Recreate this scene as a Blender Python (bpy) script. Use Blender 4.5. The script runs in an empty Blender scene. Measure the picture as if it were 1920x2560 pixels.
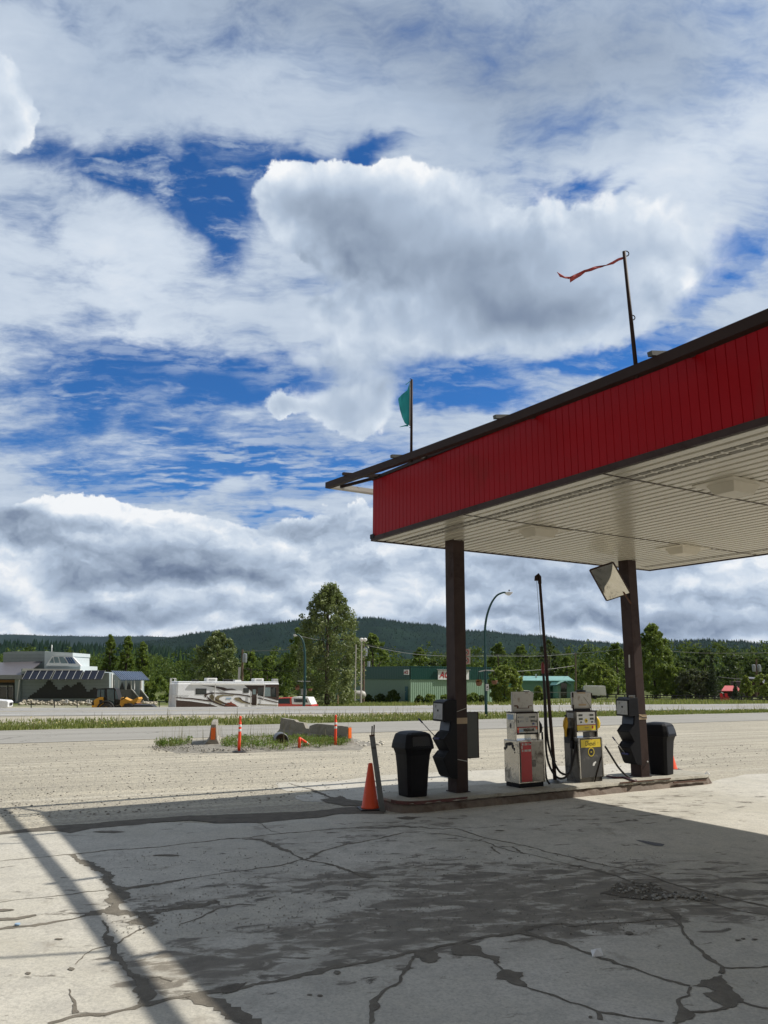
import bpy, math, random
import numpy as np
from mathutils import Matrix, Vector
R = math.radians
rng = np.random.default_rng(7); random.seed(7)
scene = bpy.context.scene
COL = scene.collection
# ------------------------------------------------------------------ camera model (photograph 1920 x 2560)
F, PITCH, ROLL, EYE = 1880.0, R(12.37), R(0.34), 2.1
CM = (Matrix.Rotation(math.pi/2+PITCH, 3, 'X') @ Matrix.Rotation(ROLL, 3, 'Z'))
CMn = np.array(CM); C0 = np.array([0, 0, EYE])
def ray(x, y): return CMn @ np.array([(x-960)/F, -(y-1280)/F, -1.0])
def atz(x, y, z=0.0):
    d = ray(x, y); return C0 + d*(z-EYE)/d[2]
def aty(x, y, Y):
    d = ray(x, y); return C0 + d*(Y/d[1])
def atpl(x, y, p0, n):
    d = ray(x, y); n = np.array(n, float); return C0 + d*(np.dot(np.array(p0, float)-C0, n)/np.dot(d, n))
def atdist(x, y, p):      # on the ray, at the plan distance of point p
    d = ray(x, y); return C0 + d*math.hypot(p[0], p[1])/math.hypot(d[0], d[1])
A = R(59.9)
UV_ROT = math.pi/2-A
U = np.array([math.sin(A), math.cos(A), 0]); V = np.array([-math.cos(A), math.sin(A), 0])
def W(u, v, z=0.0): return U*u+V*v+np.array([0, 0, z])
def uvof(p): return (float(np.dot(p, U)), float(np.dot(p, V)), float(p[2]))
def s63(x, y): return -0.454*x+0.891*y
def s73(x, y): return -0.292*x+0.956*y
def lerp(x, xs, ys): return float(np.interp(x, xs, ys))
def H(x, y):
    a = s63(x, y); b = s73(x, y)
    z = lerp(a, [24, 38], [0, -0.4])
    if b > 66:
        t = x/max(y, 1)
        g1 = lerp(t, [-0.7, -0.46, -0.3, -0.12, -0.06, 0.05, 0.2, 0.35, 0.6], [-1.5, -1.6, -1.75, -1.9, -1.2, -0.95, -0.9, -0.8, -0.8])
        g2 = lerp(t, [-0.7, -0.3, -0.12, -0.02, 0.16, 0.25, 0.6], [-1.2, -1.3, -1.6, -1.5, -1.5, -1.0, -0.75])
        z = lerp(b, [66, 73, 82, 93, 130, 400], [-0.4, g1, g1, g2, g2-0.1, g2-3])
    return z
# ------------------------------------------------------------------ mesh building
XF = {}
def xf(o): return XF.get(o.name, Matrix.Identity(4)) if o else Matrix.Identity(4)
class MB:
    def __init__(s): s.v = []; s.f = []; s.m = []; s.k = 0
    def add(s, vs, fs):
        b = len(s.v); s.v += [tuple(map(float, p)) for p in vs]
        for q in fs: s.f.append([b+i for i in q]); s.m.append(s.k)
        return s
    def box(s, x0, x1, y0, y1, z0, z1):
        return s.add([(x0,y0,z0),(x1,y0,z0),(x1,y1,z0),(x0,y1,z0),(x0,y0,z1),(x1,y0,z1),(x1,y1,z1),(x0,y1,z1)],
                     [(0,3,2,1),(4,5,6,7),(0,1,5,4),(1,2,6,5),(2,3,7,6),(3,0,4,7)])
    def hexa(s, a, b):           # two quads (bottom, top)
        return s.add(list(a)+list(b), [(0,3,2,1),(4,5,6,7),(0,1,5,4),(1,2,6,5),(2,3,7,6),(3,0,4,7)])
    def poly(s, pts): return s.add(pts, [tuple(range(len(pts)))])
    def slab(s, pts, off):       # extrude a polygon by a vector
        n = len(pts); off = np.array(off, float)
        a = [np.array(p, float) for p in pts]; b = [p+off for p in a]
        fs = [tuple(range(n))[::-1], tuple(range(n, 2*n))]+[(i, (i+1) % n, n+(i+1) % n, n+i) for i in range(n)]
        return s.add(a+b, fs)
    def prism(s, prof, y0, y1):  # profile in x,z extruded along y
        return s.slab([(p[0], y0, p[1]) for p in prof], (0, y1-y0, 0))
    def bar(s, a, b, w, h=None):
        a = Vector(a); b = Vector(b); h = h or w; d = (b-a).normalized()
        up = Vector((0,0,1)) if abs(d.z) < 0.95 else Vector((0,1,0))
        sx = d.cross(up).normalized()*w/2; sy = sx.cross(d).normalized()*h/2
        q = lambda p: [p-sx-sy, p+sx-sy, p+sx+sy, p-sx+sy]
        return s.hexa(q(a), q(b))
    def tube(s, pts, r, n=10, cap=True):
        pts = [Vector(p) for p in pts]; rr = r if hasattr(r, '__len__') else [r]*len(pts)
        rings = []; prev = None
        for i, p in enumerate(pts):
            d = (pts[min(i+1, len(pts)-1)]-pts[max(i-1, 0)]).normalized()
            if prev is None: prev = d.orthogonal().normalized()
            sx = (prev-d*prev.dot(d)).normalized(); prev = sx; sy = d.cross(sx)
            rings.append([p+(sx*math.cos(2*math.pi*k/n)+sy*math.sin(2*math.pi*k/n))*rr[i] for k in range(n)])
        vs = [q for g in rings for q in g]
        fs = [(i*n+k, i*n+(k+1) % n, (i+1)*n+(k+1) % n, (i+1)*n+k) for i in range(len(pts)-1) for k in range(n)]
        if cap: fs += [tuple(range(n))[::-1], tuple((len(pts)-1)*n+k for k in range(n))]
        return s.add(vs, fs)
    def lathe(s, c, prof, n=20, axis='Z'):
        c = np.array(c, float); vs = []
        for r, h in prof:
            for k in range(n):
                a = 2*math.pi*k/n; p = (r*math.cos(a), r*math.sin(a), h)
                if axis == 'Y': p = (p[0], p[2], p[1])
                if axis == 'X': p = (p[2], p[0], p[1])
                vs.append(c+np.array(p))
        m = len(prof)
        fs = [(i*n+k, i*n+(k+1) % n, (i+1)*n+(k+1) % n, (i+1)*n+k) for i in range(m-1) for k in range(n)]
        fs += [tuple(range(n))[::-1], tuple((m-1)*n+k for k in range(n))]
        return s.add(vs, fs)
    def rsq(s, c, prof, n=6, pw=5.0):   # rounded-square loft: (half width, half depth, z)
        c = np.array(c, float); vs = []; N = n*4
        for hx, hy, z in prof:
            for k in range(N):
                a = 2*math.pi*(k+.5)/N; ca, sa = math.cos(a), math.sin(a)
                q = (abs(ca)**pw+abs(sa)**pw)**(-1/pw)
                vs.append(c+np.array([hx*ca*q, hy*sa*q, z]))
        m = len(prof)
        fs = [(i*N+k, i*N+(k+1) % N, (i+1)*N+(k+1) % N, (i+1)*N+k) for i in range(m-1) for k in range(N)]
        fs += [tuple(range(N))[::-1], tuple((m-1)*N+k for k in range(N))]
        return s.add(vs, fs)
    def build(s, name, mat, parent=None, world=False, bevel=0, smooth=False, seg=2, **props):
        me = bpy.data.meshes.new(name); vs = s.v
        if world and parent:
            iv = xf(parent).inverted(); vs = [tuple(iv @ Vector(p)) for p in vs]
        me.from_pydata(vs, [], s.f)
        for m in (mat if isinstance(mat, (list, tuple)) else [mat]): me.materials.append(m)
        if max(s.m, default=0): me.polygons.foreach_set('material_index', s.m)
        if smooth: me.polygons.foreach_set('use_smooth', [True]*len(me.polygons))
        me.update(); me.validate()
        o = bpy.data.objects.new(name, me); COL.objects.link(o)
        if parent: o.parent = parent; XF[o.name] = xf(parent)
        if bevel:
            b = o.modifiers.new('bevel', 'BEVEL'); b.width = bevel; b.segments = seg; b.limit_method = 'ANGLE'
            b.harden_normals = False
        tag(o, **props)
        return o
def tag(o, label=None, cat=None, group=None, kind=None):
    if label: o['label'] = label
    if cat: o['category'] = cat
    if group: o['group'] = group
    if kind: o['kind'] = kind
    return o
def empty(name, loc, rz=0.0, **props):
    o = bpy.data.objects.new(name, None); COL.objects.link(o)
    o.location = tuple(map(float, loc)); o.rotation_euler = (0, 0, rz); o.empty_display_size = 0.1
    XF[o.name] = Matrix.Translation(o.location) @ Matrix.Rotation(rz, 4, 'Z')
    return tag(o, **props)
def uvroot(name, u, v, z=0.0, **p): return empty(name, W(u, v, z), UV_ROT, **p)
def copy_tree(o, loc=None, rz=None, parent=None, label=None, group=None):
    c = o.copy(); COL.objects.link(c)
    if parent: c.parent = parent
    if loc is not None: c.location = tuple(map(float, loc))
    if rz is not None: c.rotation_euler = (0, 0, rz)
    if label: c['label'] = label
    if group: c['group'] = group
    for ch in list(o.children): copy_tree(ch, parent=c)
    return c
def fastmesh(name, verts, faces, mat, parent=None, attrs=None, local=False, **props):
    verts = np.asarray(verts, np.float32); faces = np.asarray(faces, np.int32)
    if parent and not local:
        iv = np.array(xf(parent).inverted()); verts = (verts @ iv[:3, :3].T+iv[:3, 3]).astype(np.float32)
    me = bpy.data.meshes.new(name); n, k = faces.shape
    me.vertices.add(len(verts)); me.vertices.foreach_set('co', verts.ravel())
    me.loops.add(n*k); me.loops.foreach_set('vertex_index', faces.ravel())
    me.polygons.add(n); me.polygons.foreach_set('loop_start', np.arange(0, n*k, k, dtype=np.int32))
    me.materials.append(mat)
    for an, av in (attrs or {}).items():
        at = me.attributes.new(an, 'FLOAT', 'POINT'); at.data.foreach_set('value', np.asarray(av, np.float32))
    me.update(calc_edges=True)
    o = bpy.data.objects.new(name, me); COL.objects.link(o)
    if parent: o.parent = parent; XF[o.name] = xf(parent)
    return tag(o, **props)
def text(name, s, size, loc, xdir, ydir, mat, parent, bold=0.0, shear=0.0, depth=0.001, xs=1.0):
    cu = bpy.data.curves.new(name, 'FONT'); cu.body = s; cu.size = size; cu.offset = bold; cu.shear = shear
    cu.extrude = depth; cu.align_x = 'CENTER'; cu.align_y = 'CENTER'; cu.materials.append(mat)
    o = bpy.data.objects.new(name, cu); COL.objects.link(o)
    x = Vector(xdir).normalized(); y = Vector(ydir).normalized(); z = x.cross(y)
    m = Matrix((x*xs, y, z)).transposed().to_4x4(); m.translation = Vector(loc)
    me = bpy.data.meshes.new_from_object(o); bpy.data.objects.remove(o); o = bpy.data.objects.new(name, me); COL.objects.link(o)
    o.parent = parent; o.matrix_local = xf(parent).inverted() @ m; XF[o.name] = xf(parent)
    return o
# ------------------------------------------------------------------ materials
class NT:
    def __init__(s, tree): s.t = tree; s.n = tree.nodes; s.l = tree.links
    def new(s, typ, ins=None, **kw):
        n = s.n.new(typ)
        for k, v in kw.items(): setattr(n, k, v)
        for k, v in (ins or {}).items():
            if isinstance(v, bpy.types.NodeSocket): s.l.new(v, n.inputs[k])
            else: n.inputs[k].default_value = v
        return n
    def math(s, op, a, b=None, c=None, clamp=False):
        i = {0: a}
        if b is not None: i[1] = b
        if c is not None: i[2] = c
        return s.new('ShaderNodeMath', i, operation=op, use_clamp=clamp).outputs[0]
    def vm(s, op, a, b=None):
        i = {0: a}
        if b is not None: i[1] = b
        n = s.new('ShaderNodeVectorMath', i, operation=op)
        return n.outputs['Value'] if op in ('DOT_PRODUCT', 'LENGTH') else n.outputs[0]
    def mix(s, f, a, b, blend='MIX'):
        n = s.n.new('ShaderNodeMix'); n.data_type = 'RGBA'; n.blend_type = blend
        for k, v in ((0, f), (6, a), (7, b)):
            if isinstance(v, bpy.types.NodeSocket): s.l.new(v, n.inputs[k])
            else: n.inputs[k].default_value = v
        return n.outputs[2]
    def noise(s, vec, scale, detail=4, rough=0.55, out=0, dist=0.0):
        return s.new('ShaderNodeTexNoise', {'Vector': vec, 'Scale': scale, 'Detail': detail, 'Roughness': rough, 'Distortion': dist}).outputs[out]
    def ramp(s, f, lo, hi, a=0.0, b=1.0, smooth=False):
        n = s.new('ShaderNodeMapRange', {0: f, 1: lo, 2: hi, 3: a, 4: b}, clamp=True)
        if smooth: n.interpolation_type = 'SMOOTHSTEP'
        return n.outputs[0]
def c4(c): return (c[0], c[1], c[2], 1.0)
MC = {}
def mat(name, col, rough=0.6, metal=0.0, var=0.12, scale=3.0, bump=0.0, bscale=60.0, dirt=None, dirt_amt=0.0, dscale=2.0, spec=0.5, coat=0.0, streak=None, alpha=None):
    if name in MC: return MC[name]
    m = bpy.data.materials.new(name); m.use_nodes = True; t = NT(m.node_tree); b = t.n['Principled BSDF']
    tc = t.new('ShaderNodeTexCoord').outputs['Object']
    if streak: tc = t.vm('MULTIPLY', tc, streak)
    n = t.noise(tc, scale, 5, 0.6)
    k = t.ramp(n, 0.3, 0.7, 1-var, 1+var)
    cc = t.new('ShaderNodeVectorMath', {0: col, 'Scale': k}, operation='SCALE').outputs[0]
    if dirt:
        d = t.ramp(t.noise(tc, dscale, 8, 0.65, dist=0.4), 0.62-dirt_amt*0.4, 0.78-dirt_amt*0.3)
        cc = t.mix(d, cc, c4(dirt))
        t.l.new(t.math('MULTIPLY_ADD', d, 0.3, rough), b.inputs['Roughness'])
    else: b.inputs['Roughness'].default_value = rough
    t.l.new(cc, b.inputs['Base Color']); b.inputs['Metallic'].default_value = metal
    b.inputs['Specular IOR Level'].default_value = spec; b.inputs['Coat Weight'].default_value = coat
    if bump:
        bn = t.noise(t.new('ShaderNodeTexCoord').outputs['Object'], bscale, 4, 0.6)
        t.l.new(t.new('ShaderNodeBump', {'Height': bn, 'Strength': bump, 'Distance': 0.01}).outputs[0], b.inputs['Normal'])
    MC[name] = m; return m
def glass(name, col=(0.02, 0.025, 0.03), rough=0.05):
    return mat(name, col, rough=rough, var=0.05, spec=0.8)
def emis(name, col, s):
    m = bpy.data.materials.new(name); m.use_nodes = True; b = m.node_tree.nodes['Principled BSDF']
    b.inputs['Base Color'].default_value = c4(col); return m
def leafmat(name, c1, c2, trans=0.35, spec=0.3):
    m = bpy.data.materials.new(name); m.use_nodes = True; t = NT(m.node_tree); b = t.n['Principled BSDF']
    a = t.new('ShaderNodeAttribute', attribute_name='var').outputs['Fac']
    cc = t.mix(a, c4(c1), c4(c2)); t.l.new(cc, b.inputs['Base Color']); b.inputs['Roughness'].default_value = 0.5 if spec else 1.0; b.inputs['Specular IOR Level'].default_value = spec
    tr = t.new('ShaderNodeBsdfTranslucent', {'Color': t.mix(0.5, cc, (0.16, 0.2, 0.04, 1))})
    mx = t.new('ShaderNodeMixShader', {0: trans, 1: b.outputs[0], 2: tr.outputs[0]})
    t.l.new(mx.outputs[0], t.n['Material Output'].inputs['Surface']); return m
# ------------------------------------------------------------------ camera
cam = bpy.data.cameras.new('camera'); cam.sensor_fit = 'VERTICAL'; cam.sensor_height = 36; cam.lens = F/2560*36
cam.clip_end = 30000; cam.clip_start = 0.05
co = bpy.data.objects.new('camera', cam); COL.objects.link(co)
co.matrix_world = Matrix.Translation((0, 0, EYE)) @ CM.to_4x4(); scene.camera = co
# ------------------------------------------------------------------ sun and sky
KU, KV = 0.87, 0.285
sv = Vector(tuple(U*KU-V*KV+np.array([0, 0, 1.0]))).normalized()
sl = bpy.data.lights.new('sun', 'SUN'); sl.energy = 5.0; sl.angle = R(0.53); sl.color = (1.0, 0.945, 0.86)
so = bpy.data.objects.new('sun', sl); COL.objects.link(so); so.rotation_euler = sv.to_track_quat('Z', 'Y').to_euler(); so.location = (0, 0, 50)
def world():
    w = bpy.data.worlds.new('World'); scene.world = w; w.use_nodes = True; t = NT(w.node_tree); t.n.clear()
    out = t.new('ShaderNodeOutputWorld')
    sky = t.new('ShaderNodeTexSky', sky_type='NISHITA', sun_disc=False, sun_elevation=math.asin(sv.z),
                sun_rotation=math.atan2(sv.x, sv.y), altitude=700, air_density=1.0, dust_density=0.6, ozone_density=2.0)
    d = t.new('ShaderNodeTexCoord').outputs['Generated']
    xyz = t.new('ShaderNodeSeparateXYZ', {0: d}).outputs
    az = t.math('ARCTAN2', xyz[0], xyz[1]); el = t.math('ARCSINE', xyz[2])
    p = t.new('ShaderNodeCombineXYZ', {0: az, 1: el, 2: 0.0}).outputs[0]
    zz = t.math('MAXIMUM', xyz[2], 0.0)
    inv = t.math('DIVIDE', 1.0, t.math('ADD', zz, 0.16))
    pl = t.new('ShaderNodeCombineXYZ', {0: t.math('MULTIPLY', xyz[0], inv), 1: t.math('MULTIPLY', xyz[1], inv), 2: 0.3}).outputs[0]
    def warp(v, src, sc, amt, det=3, rough=0.55):
        n = t.new('ShaderNodeTexNoise', {'Vector': src, 'Scale': sc, 'Detail': det, 'Roughness': rough}).outputs['Color']
        return t.vm('ADD', v, t.vm('MULTIPLY', t.vm('SUBTRACT', n, (0.5, 0.5, 0.5)), (amt, amt, amt)))
    pw = warp(p, d, 5.0, 0.22, 5); pb = warp(p, d, 9.0, 0.11, 8, 0.62); ps = warp(p, d, 6.0, 0.14, 3)
    def field(base, blobs, pos):
        acc = base
        for (x, y, rx, ry, a) in blobs:
            r = ray(x, y); r = r/np.linalg.norm(r); ca, ce = math.atan2(r[0], r[1]), math.asin(r[2])
            ix, iy = F/rx*math.cos(ce), F/ry
            q = t.new('ShaderNodeVectorMath', {0: pos, 1: (ix, iy, 0), 2: (-ca*ix, -ce*iy, 0)}, operation='MULTIPLY_ADD').outputs[0]
            g = t.math('EXPONENT', t.math('MULTIPLY', t.vm('DOT_PRODUCT', q, q), -1.0))
            acc = t.math('MULTIPLY_ADD', g, a, acc)
        return acc
    def ramp_col(f, stops):
        cr = t.n.new('ShaderNodeValToRGB'); e = cr.color_ramp
        e.elements[0].position, e.elements[0].color = stops[0][0], c4(stops[0][1]); e.elements[1].position, e.elements[1].color = stops[-1][0], c4(stops[-1][1])
        for ps_, cl in stops[1:-1]: e.elements.new(ps_).color = c4(cl)
        t.l.new(f, cr.inputs[0]); return cr.outputs[0]
    STOPS = [(0.0, (.085, .125, .20)), (0.2, (.17, .225, .33)), (0.4, (.30, .37, .48)), (0.6, (.44, .53, .66)), (0.8, (.66, .74, .84)), (1.0, (.93, .95, .97))]
    back = t.ramp(xyz[1], -0.35, 0.35, -0.46, 0.0)  # darkens the unseen sky behind the camera to cut fill light
    # blue sky
    bl = t.mix(1.0, sky.outputs[0], SKY_TINT, 'MULTIPLY')
    def puff(v, sc, det=3.0):
        vo = t.new('ShaderNodeTexVoronoi', {'Vector': v, 'Scale': sc, 'Detail': det, 'Roughness': 0.5, 'Lacunarity': 2.3}, voronoi_dimensions='2D', feature='F1', normalize=True)
        return t.math('SUBTRACT', 1.0, vo.outputs['Distance'])
    # layer A: high thin streaky sheet
    str_ = t.vm('MULTIPLY', pl, (1.0, 1.9, 1.0))
    n1 = t.noise(warp(str_, d, 4.0, 0.35, 4), 3.6, 9, 0.66)
    n1b = t.noise(str_, 1.3, 4, 0.5)
    cA = t.math('MULTIPLY_ADD', t.math('SUBTRACT', n1, 0.5), 3.1, field(0.92, SKY_A, pw))
    cA = t.math('MULTIPLY_ADD', t.math('SUBTRACT', n1b, 0.5), 0.8, cA)
    nv = t.noise(warp(t.vm('MULTIPLY', pl, (1.0, 2.4, 1.0)), d, 9.0, 0.22, 5), 8.5, 7, 0.6)
    veil = t.math('MULTIPLY', t.ramp(t.math('MULTIPLY_ADD', n1b, 0.5, nv), 0.66, 0.90, 0, 0.85, True), t.ramp(field(0.55, SKY_V, ps), 0.0, 1.0))
    aA = t.math('MAXIMUM', t.ramp(cA, -0.25, 1.0, 0, 0.97, True), veil)
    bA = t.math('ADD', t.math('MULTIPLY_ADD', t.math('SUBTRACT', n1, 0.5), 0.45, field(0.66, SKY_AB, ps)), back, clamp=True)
    col = t.mix(aA, bl, t.vm('MULTIPLY', ramp_col(bA, STOPS), (1/SKY_STR,)*3))
    # layer B: big cumulus, crisp bright rims and grey bellies
    sd = (sv.x*0.016, sv.y*0.016, sv.z*0.022); dw = warp(p, d, 12.0, 0.07, 4); dv = t.vm('ADD', dw, (sv.x*0.016, 0.02, 0))
    mixn = lambda v: t.math('MULTIPLY_ADD', puff(v, 9.0, 2.0), 0.8, t.math('MULTIPLY', t.noise(v, 12.0, 7, 0.55), 0.7))
    n2 = t.math('SUBTRACT', mixn(dw), 0.50); n3 = t.math('SUBTRACT', mixn(dv), 0.50)
    fB = field(0.0, SKY_B, pb)
    cB = t.math('MULTIPLY_ADD', t.math('SUBTRACT', n2, 0.5), 0.60, fB)
    sf = field(0.0, [(950,930,420,80,.9),(1500,860,300,70,.9),(560,820,90,160,.7),(1850,600,120,200,.9),(1300,470,260,40,.35)], ps)
    aB = t.math('DIVIDE', t.math('SUBTRACT', cB, t.math('MULTIPLY_ADD', sf, -0.25, 0.42)), t.math('MULTIPLY_ADD', sf, 0.8, 0.13), clamp=True)
    aB = t.ramp(aB, 0, 1, 0, 1, True)
    belly = t.ramp(fB, 0.45, 1.6, 0.0, 0.24)
    bB = t.math('MULTIPLY_ADD', t.math('SUBTRACT', n2, n3), t.ramp(fB, 0.5, 1.3, 1.0, 0.35), field(0.83, SKY_BB, ps))
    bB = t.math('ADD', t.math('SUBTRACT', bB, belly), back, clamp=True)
    col = t.mix(aB, col, t.vm('MULTIPLY', ramp_col(bB, STOPS), (1/SKY_STR,)*3))
    # layer C: low cloud banks above the horizon, flat dark bases
    q = t.vm('MULTIPLY', p, (4.4, 8.2, 1.0)); q = warp(q, d, 10.0, 0.50, 8, 0.62)
    mixc = lambda v: t.math('MULTIPLY_ADD', puff(v, 1.7, 3.0), 0.85, t.math('MULTIPLY', t.noise(v, 1.4, 7, 0.52), 0.65))
    m1 = t.math('SUBTRACT', mixc(q), 0.42); m2 = t.math('SUBTRACT', mixc(t.vm('ADD', q, (0.05, 0.12, 0))), 0.42); m0 = t.noise(t.vm('MULTIPLY', p, (3.0, 9.0, 1.0)), 1.3, 2, 0.4)
    cC = t.math('MULTIPLY_ADD', t.math('SUBTRACT', m1, 0.5), 1.2, field(0.0, SKY_C, pb))
    cC = t.math('ADD', cC, t.ramp(el, 0.13, 0.21, 1.2, -0.05))
    aC = t.ramp(cC, 0.42, 0.58, 0, 1, True)
    bC = t.math('MULTIPLY_ADD', t.math('SUBTRACT', m1, m2), 1.5, field(0.69, SKY_CB, ps))
    bC = t.math('MULTIPLY_ADD', t.math('SUBTRACT', m0, 0.5), 0.9, bC)
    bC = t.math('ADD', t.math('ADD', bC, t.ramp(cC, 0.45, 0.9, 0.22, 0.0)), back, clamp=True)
    col = t.mix(aC, col, t.vm('MULTIPLY', ramp_col(bC, STOPS), (1/SKY_STR,)*3))
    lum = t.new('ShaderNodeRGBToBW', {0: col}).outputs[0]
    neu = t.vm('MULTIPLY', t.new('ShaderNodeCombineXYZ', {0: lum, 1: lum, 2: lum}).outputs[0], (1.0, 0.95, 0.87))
    col = t.mix(t.ramp(xyz[1], 0.10, -0.35, 0.0, 0.85), col, neu)  # unseen rear sky turned neutral to take blue out of the fill
    bg = t.new('ShaderNodeBackground', {'Color': col, 'Strength': SKY_STR})
    t.l.new(bg.outputs[0], out.inputs['Surface'])
    w.cycles.sampling_method = 'MANUAL'; w.cycles.sample_map_resolution = 512
SKY_STR, SKY_TINT = 0.12, (0.17, 0.54, 0.95, 1)
SKY_A = [(200,395,210,50,-.95),(430,440,170,70,-.95),(575,530,80,85,-1.5),(700,350,180,45,-.9),(880,370,110,35,-.9),(1385,440,90,38,-1.5),
 (1800,735,120,45,-1.3),(40,20,90,40,-.8),(120,600,200,40,-.35),(150,850,250,50,-.3),(600,985,330,60,-1.9),(150,960,200,50,-.8),(150,1130,380,60,-.5),
 (640,1140,420,60,-.7),(1150,1000,200,50,-1.9),(1540,890,150,28,-2.0),(800,1215,260,50,-1.1),(450,1215,280,35,-.9),(700,1330,90,25,-1.2),(1500,500,90,20,-.5)]
SKY_AB = [(900,60,600,120,-.20),(1500,190,380,120,-.20),(300,700,300,160,.14),(350,900,300,60,.10),(1650,420,200,110,.12),(700,230,200,60,.06),(1880,150,120,300,.12),(300,250,200,100,-.08)]
SKY_V = [(350,400,380,120,.6),(700,380,250,60,.4),(480,1130,480,90,.5),(600,985,260,40,-.75),(1150,1010,170,45,-.5),(1550,890,120,25,-.5),(200,385,110,20,-.35)]
SKY_B = [(830,560,170,120,1.0),(700,500,90,60,.5),(1010,500,170,95,.9),(1130,640,230,130,.9),(1380,660,250,140,1.0),(1640,600,170,110,.9),(1250,800,330,70,.8),(900,820,230,60,.6),
 (850,900,230,40,.7),(850,1035,120,62,1.3),(905,975,110,50,.8),(700,1012,38,30,1.2),(15,260,50,90,1.1),(1500,830,200,50,.5)]
SKY_BB = [(860,665,220,85,-.25),(1330,775,230,50,-.30),(1090,710,240,70,-.16),(820,560,150,50,-.14),(1250,640,150,50,-.1),(950,915,240,32,-.22),(150,1090,100,30,-.25),(880,1070,90,30,-.12),(690,450,140,40,.15),(1050,430,150,40,.15),(1650,520,200,60,.1)]
SKY_C = [(230,1290,180,45,.9),(60,1290,140,40,.6),(520,1330,200,40,.5),(850,1330,150,50,.9),(900,1290,100,30,.4),(640,1310,70,25,-.5)]
SKY_CB = [(700,1590,900,16,.12),(300,1390,320,50,-.16),(430,1440,270,30,-.22),(80,1320,170,50,-.14),(190,1265,70,22,.5),(300,1290,110,28,.3),(950,1370,150,40,-.10),(760,1420,120,40,.12),
 (250,1540,320,25,-.22),(700,1570,500,22,-.32),(1450,1560,330,38,-.42),(1750,1595,250,14,.4),(1700,1500,260,40,.08),(30,1480,90,60,.30),(900,1500,180,28,.2),
 (1250,1490,200,40,-.12),(1400,1420,120,40,.16)]
world()
scene.view_settings.view_transform = 'Standard'; scene.view_settings.look = 'None'; scene.view_settings.gamma = 1; scene.view_settings.exposure = 0
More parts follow.
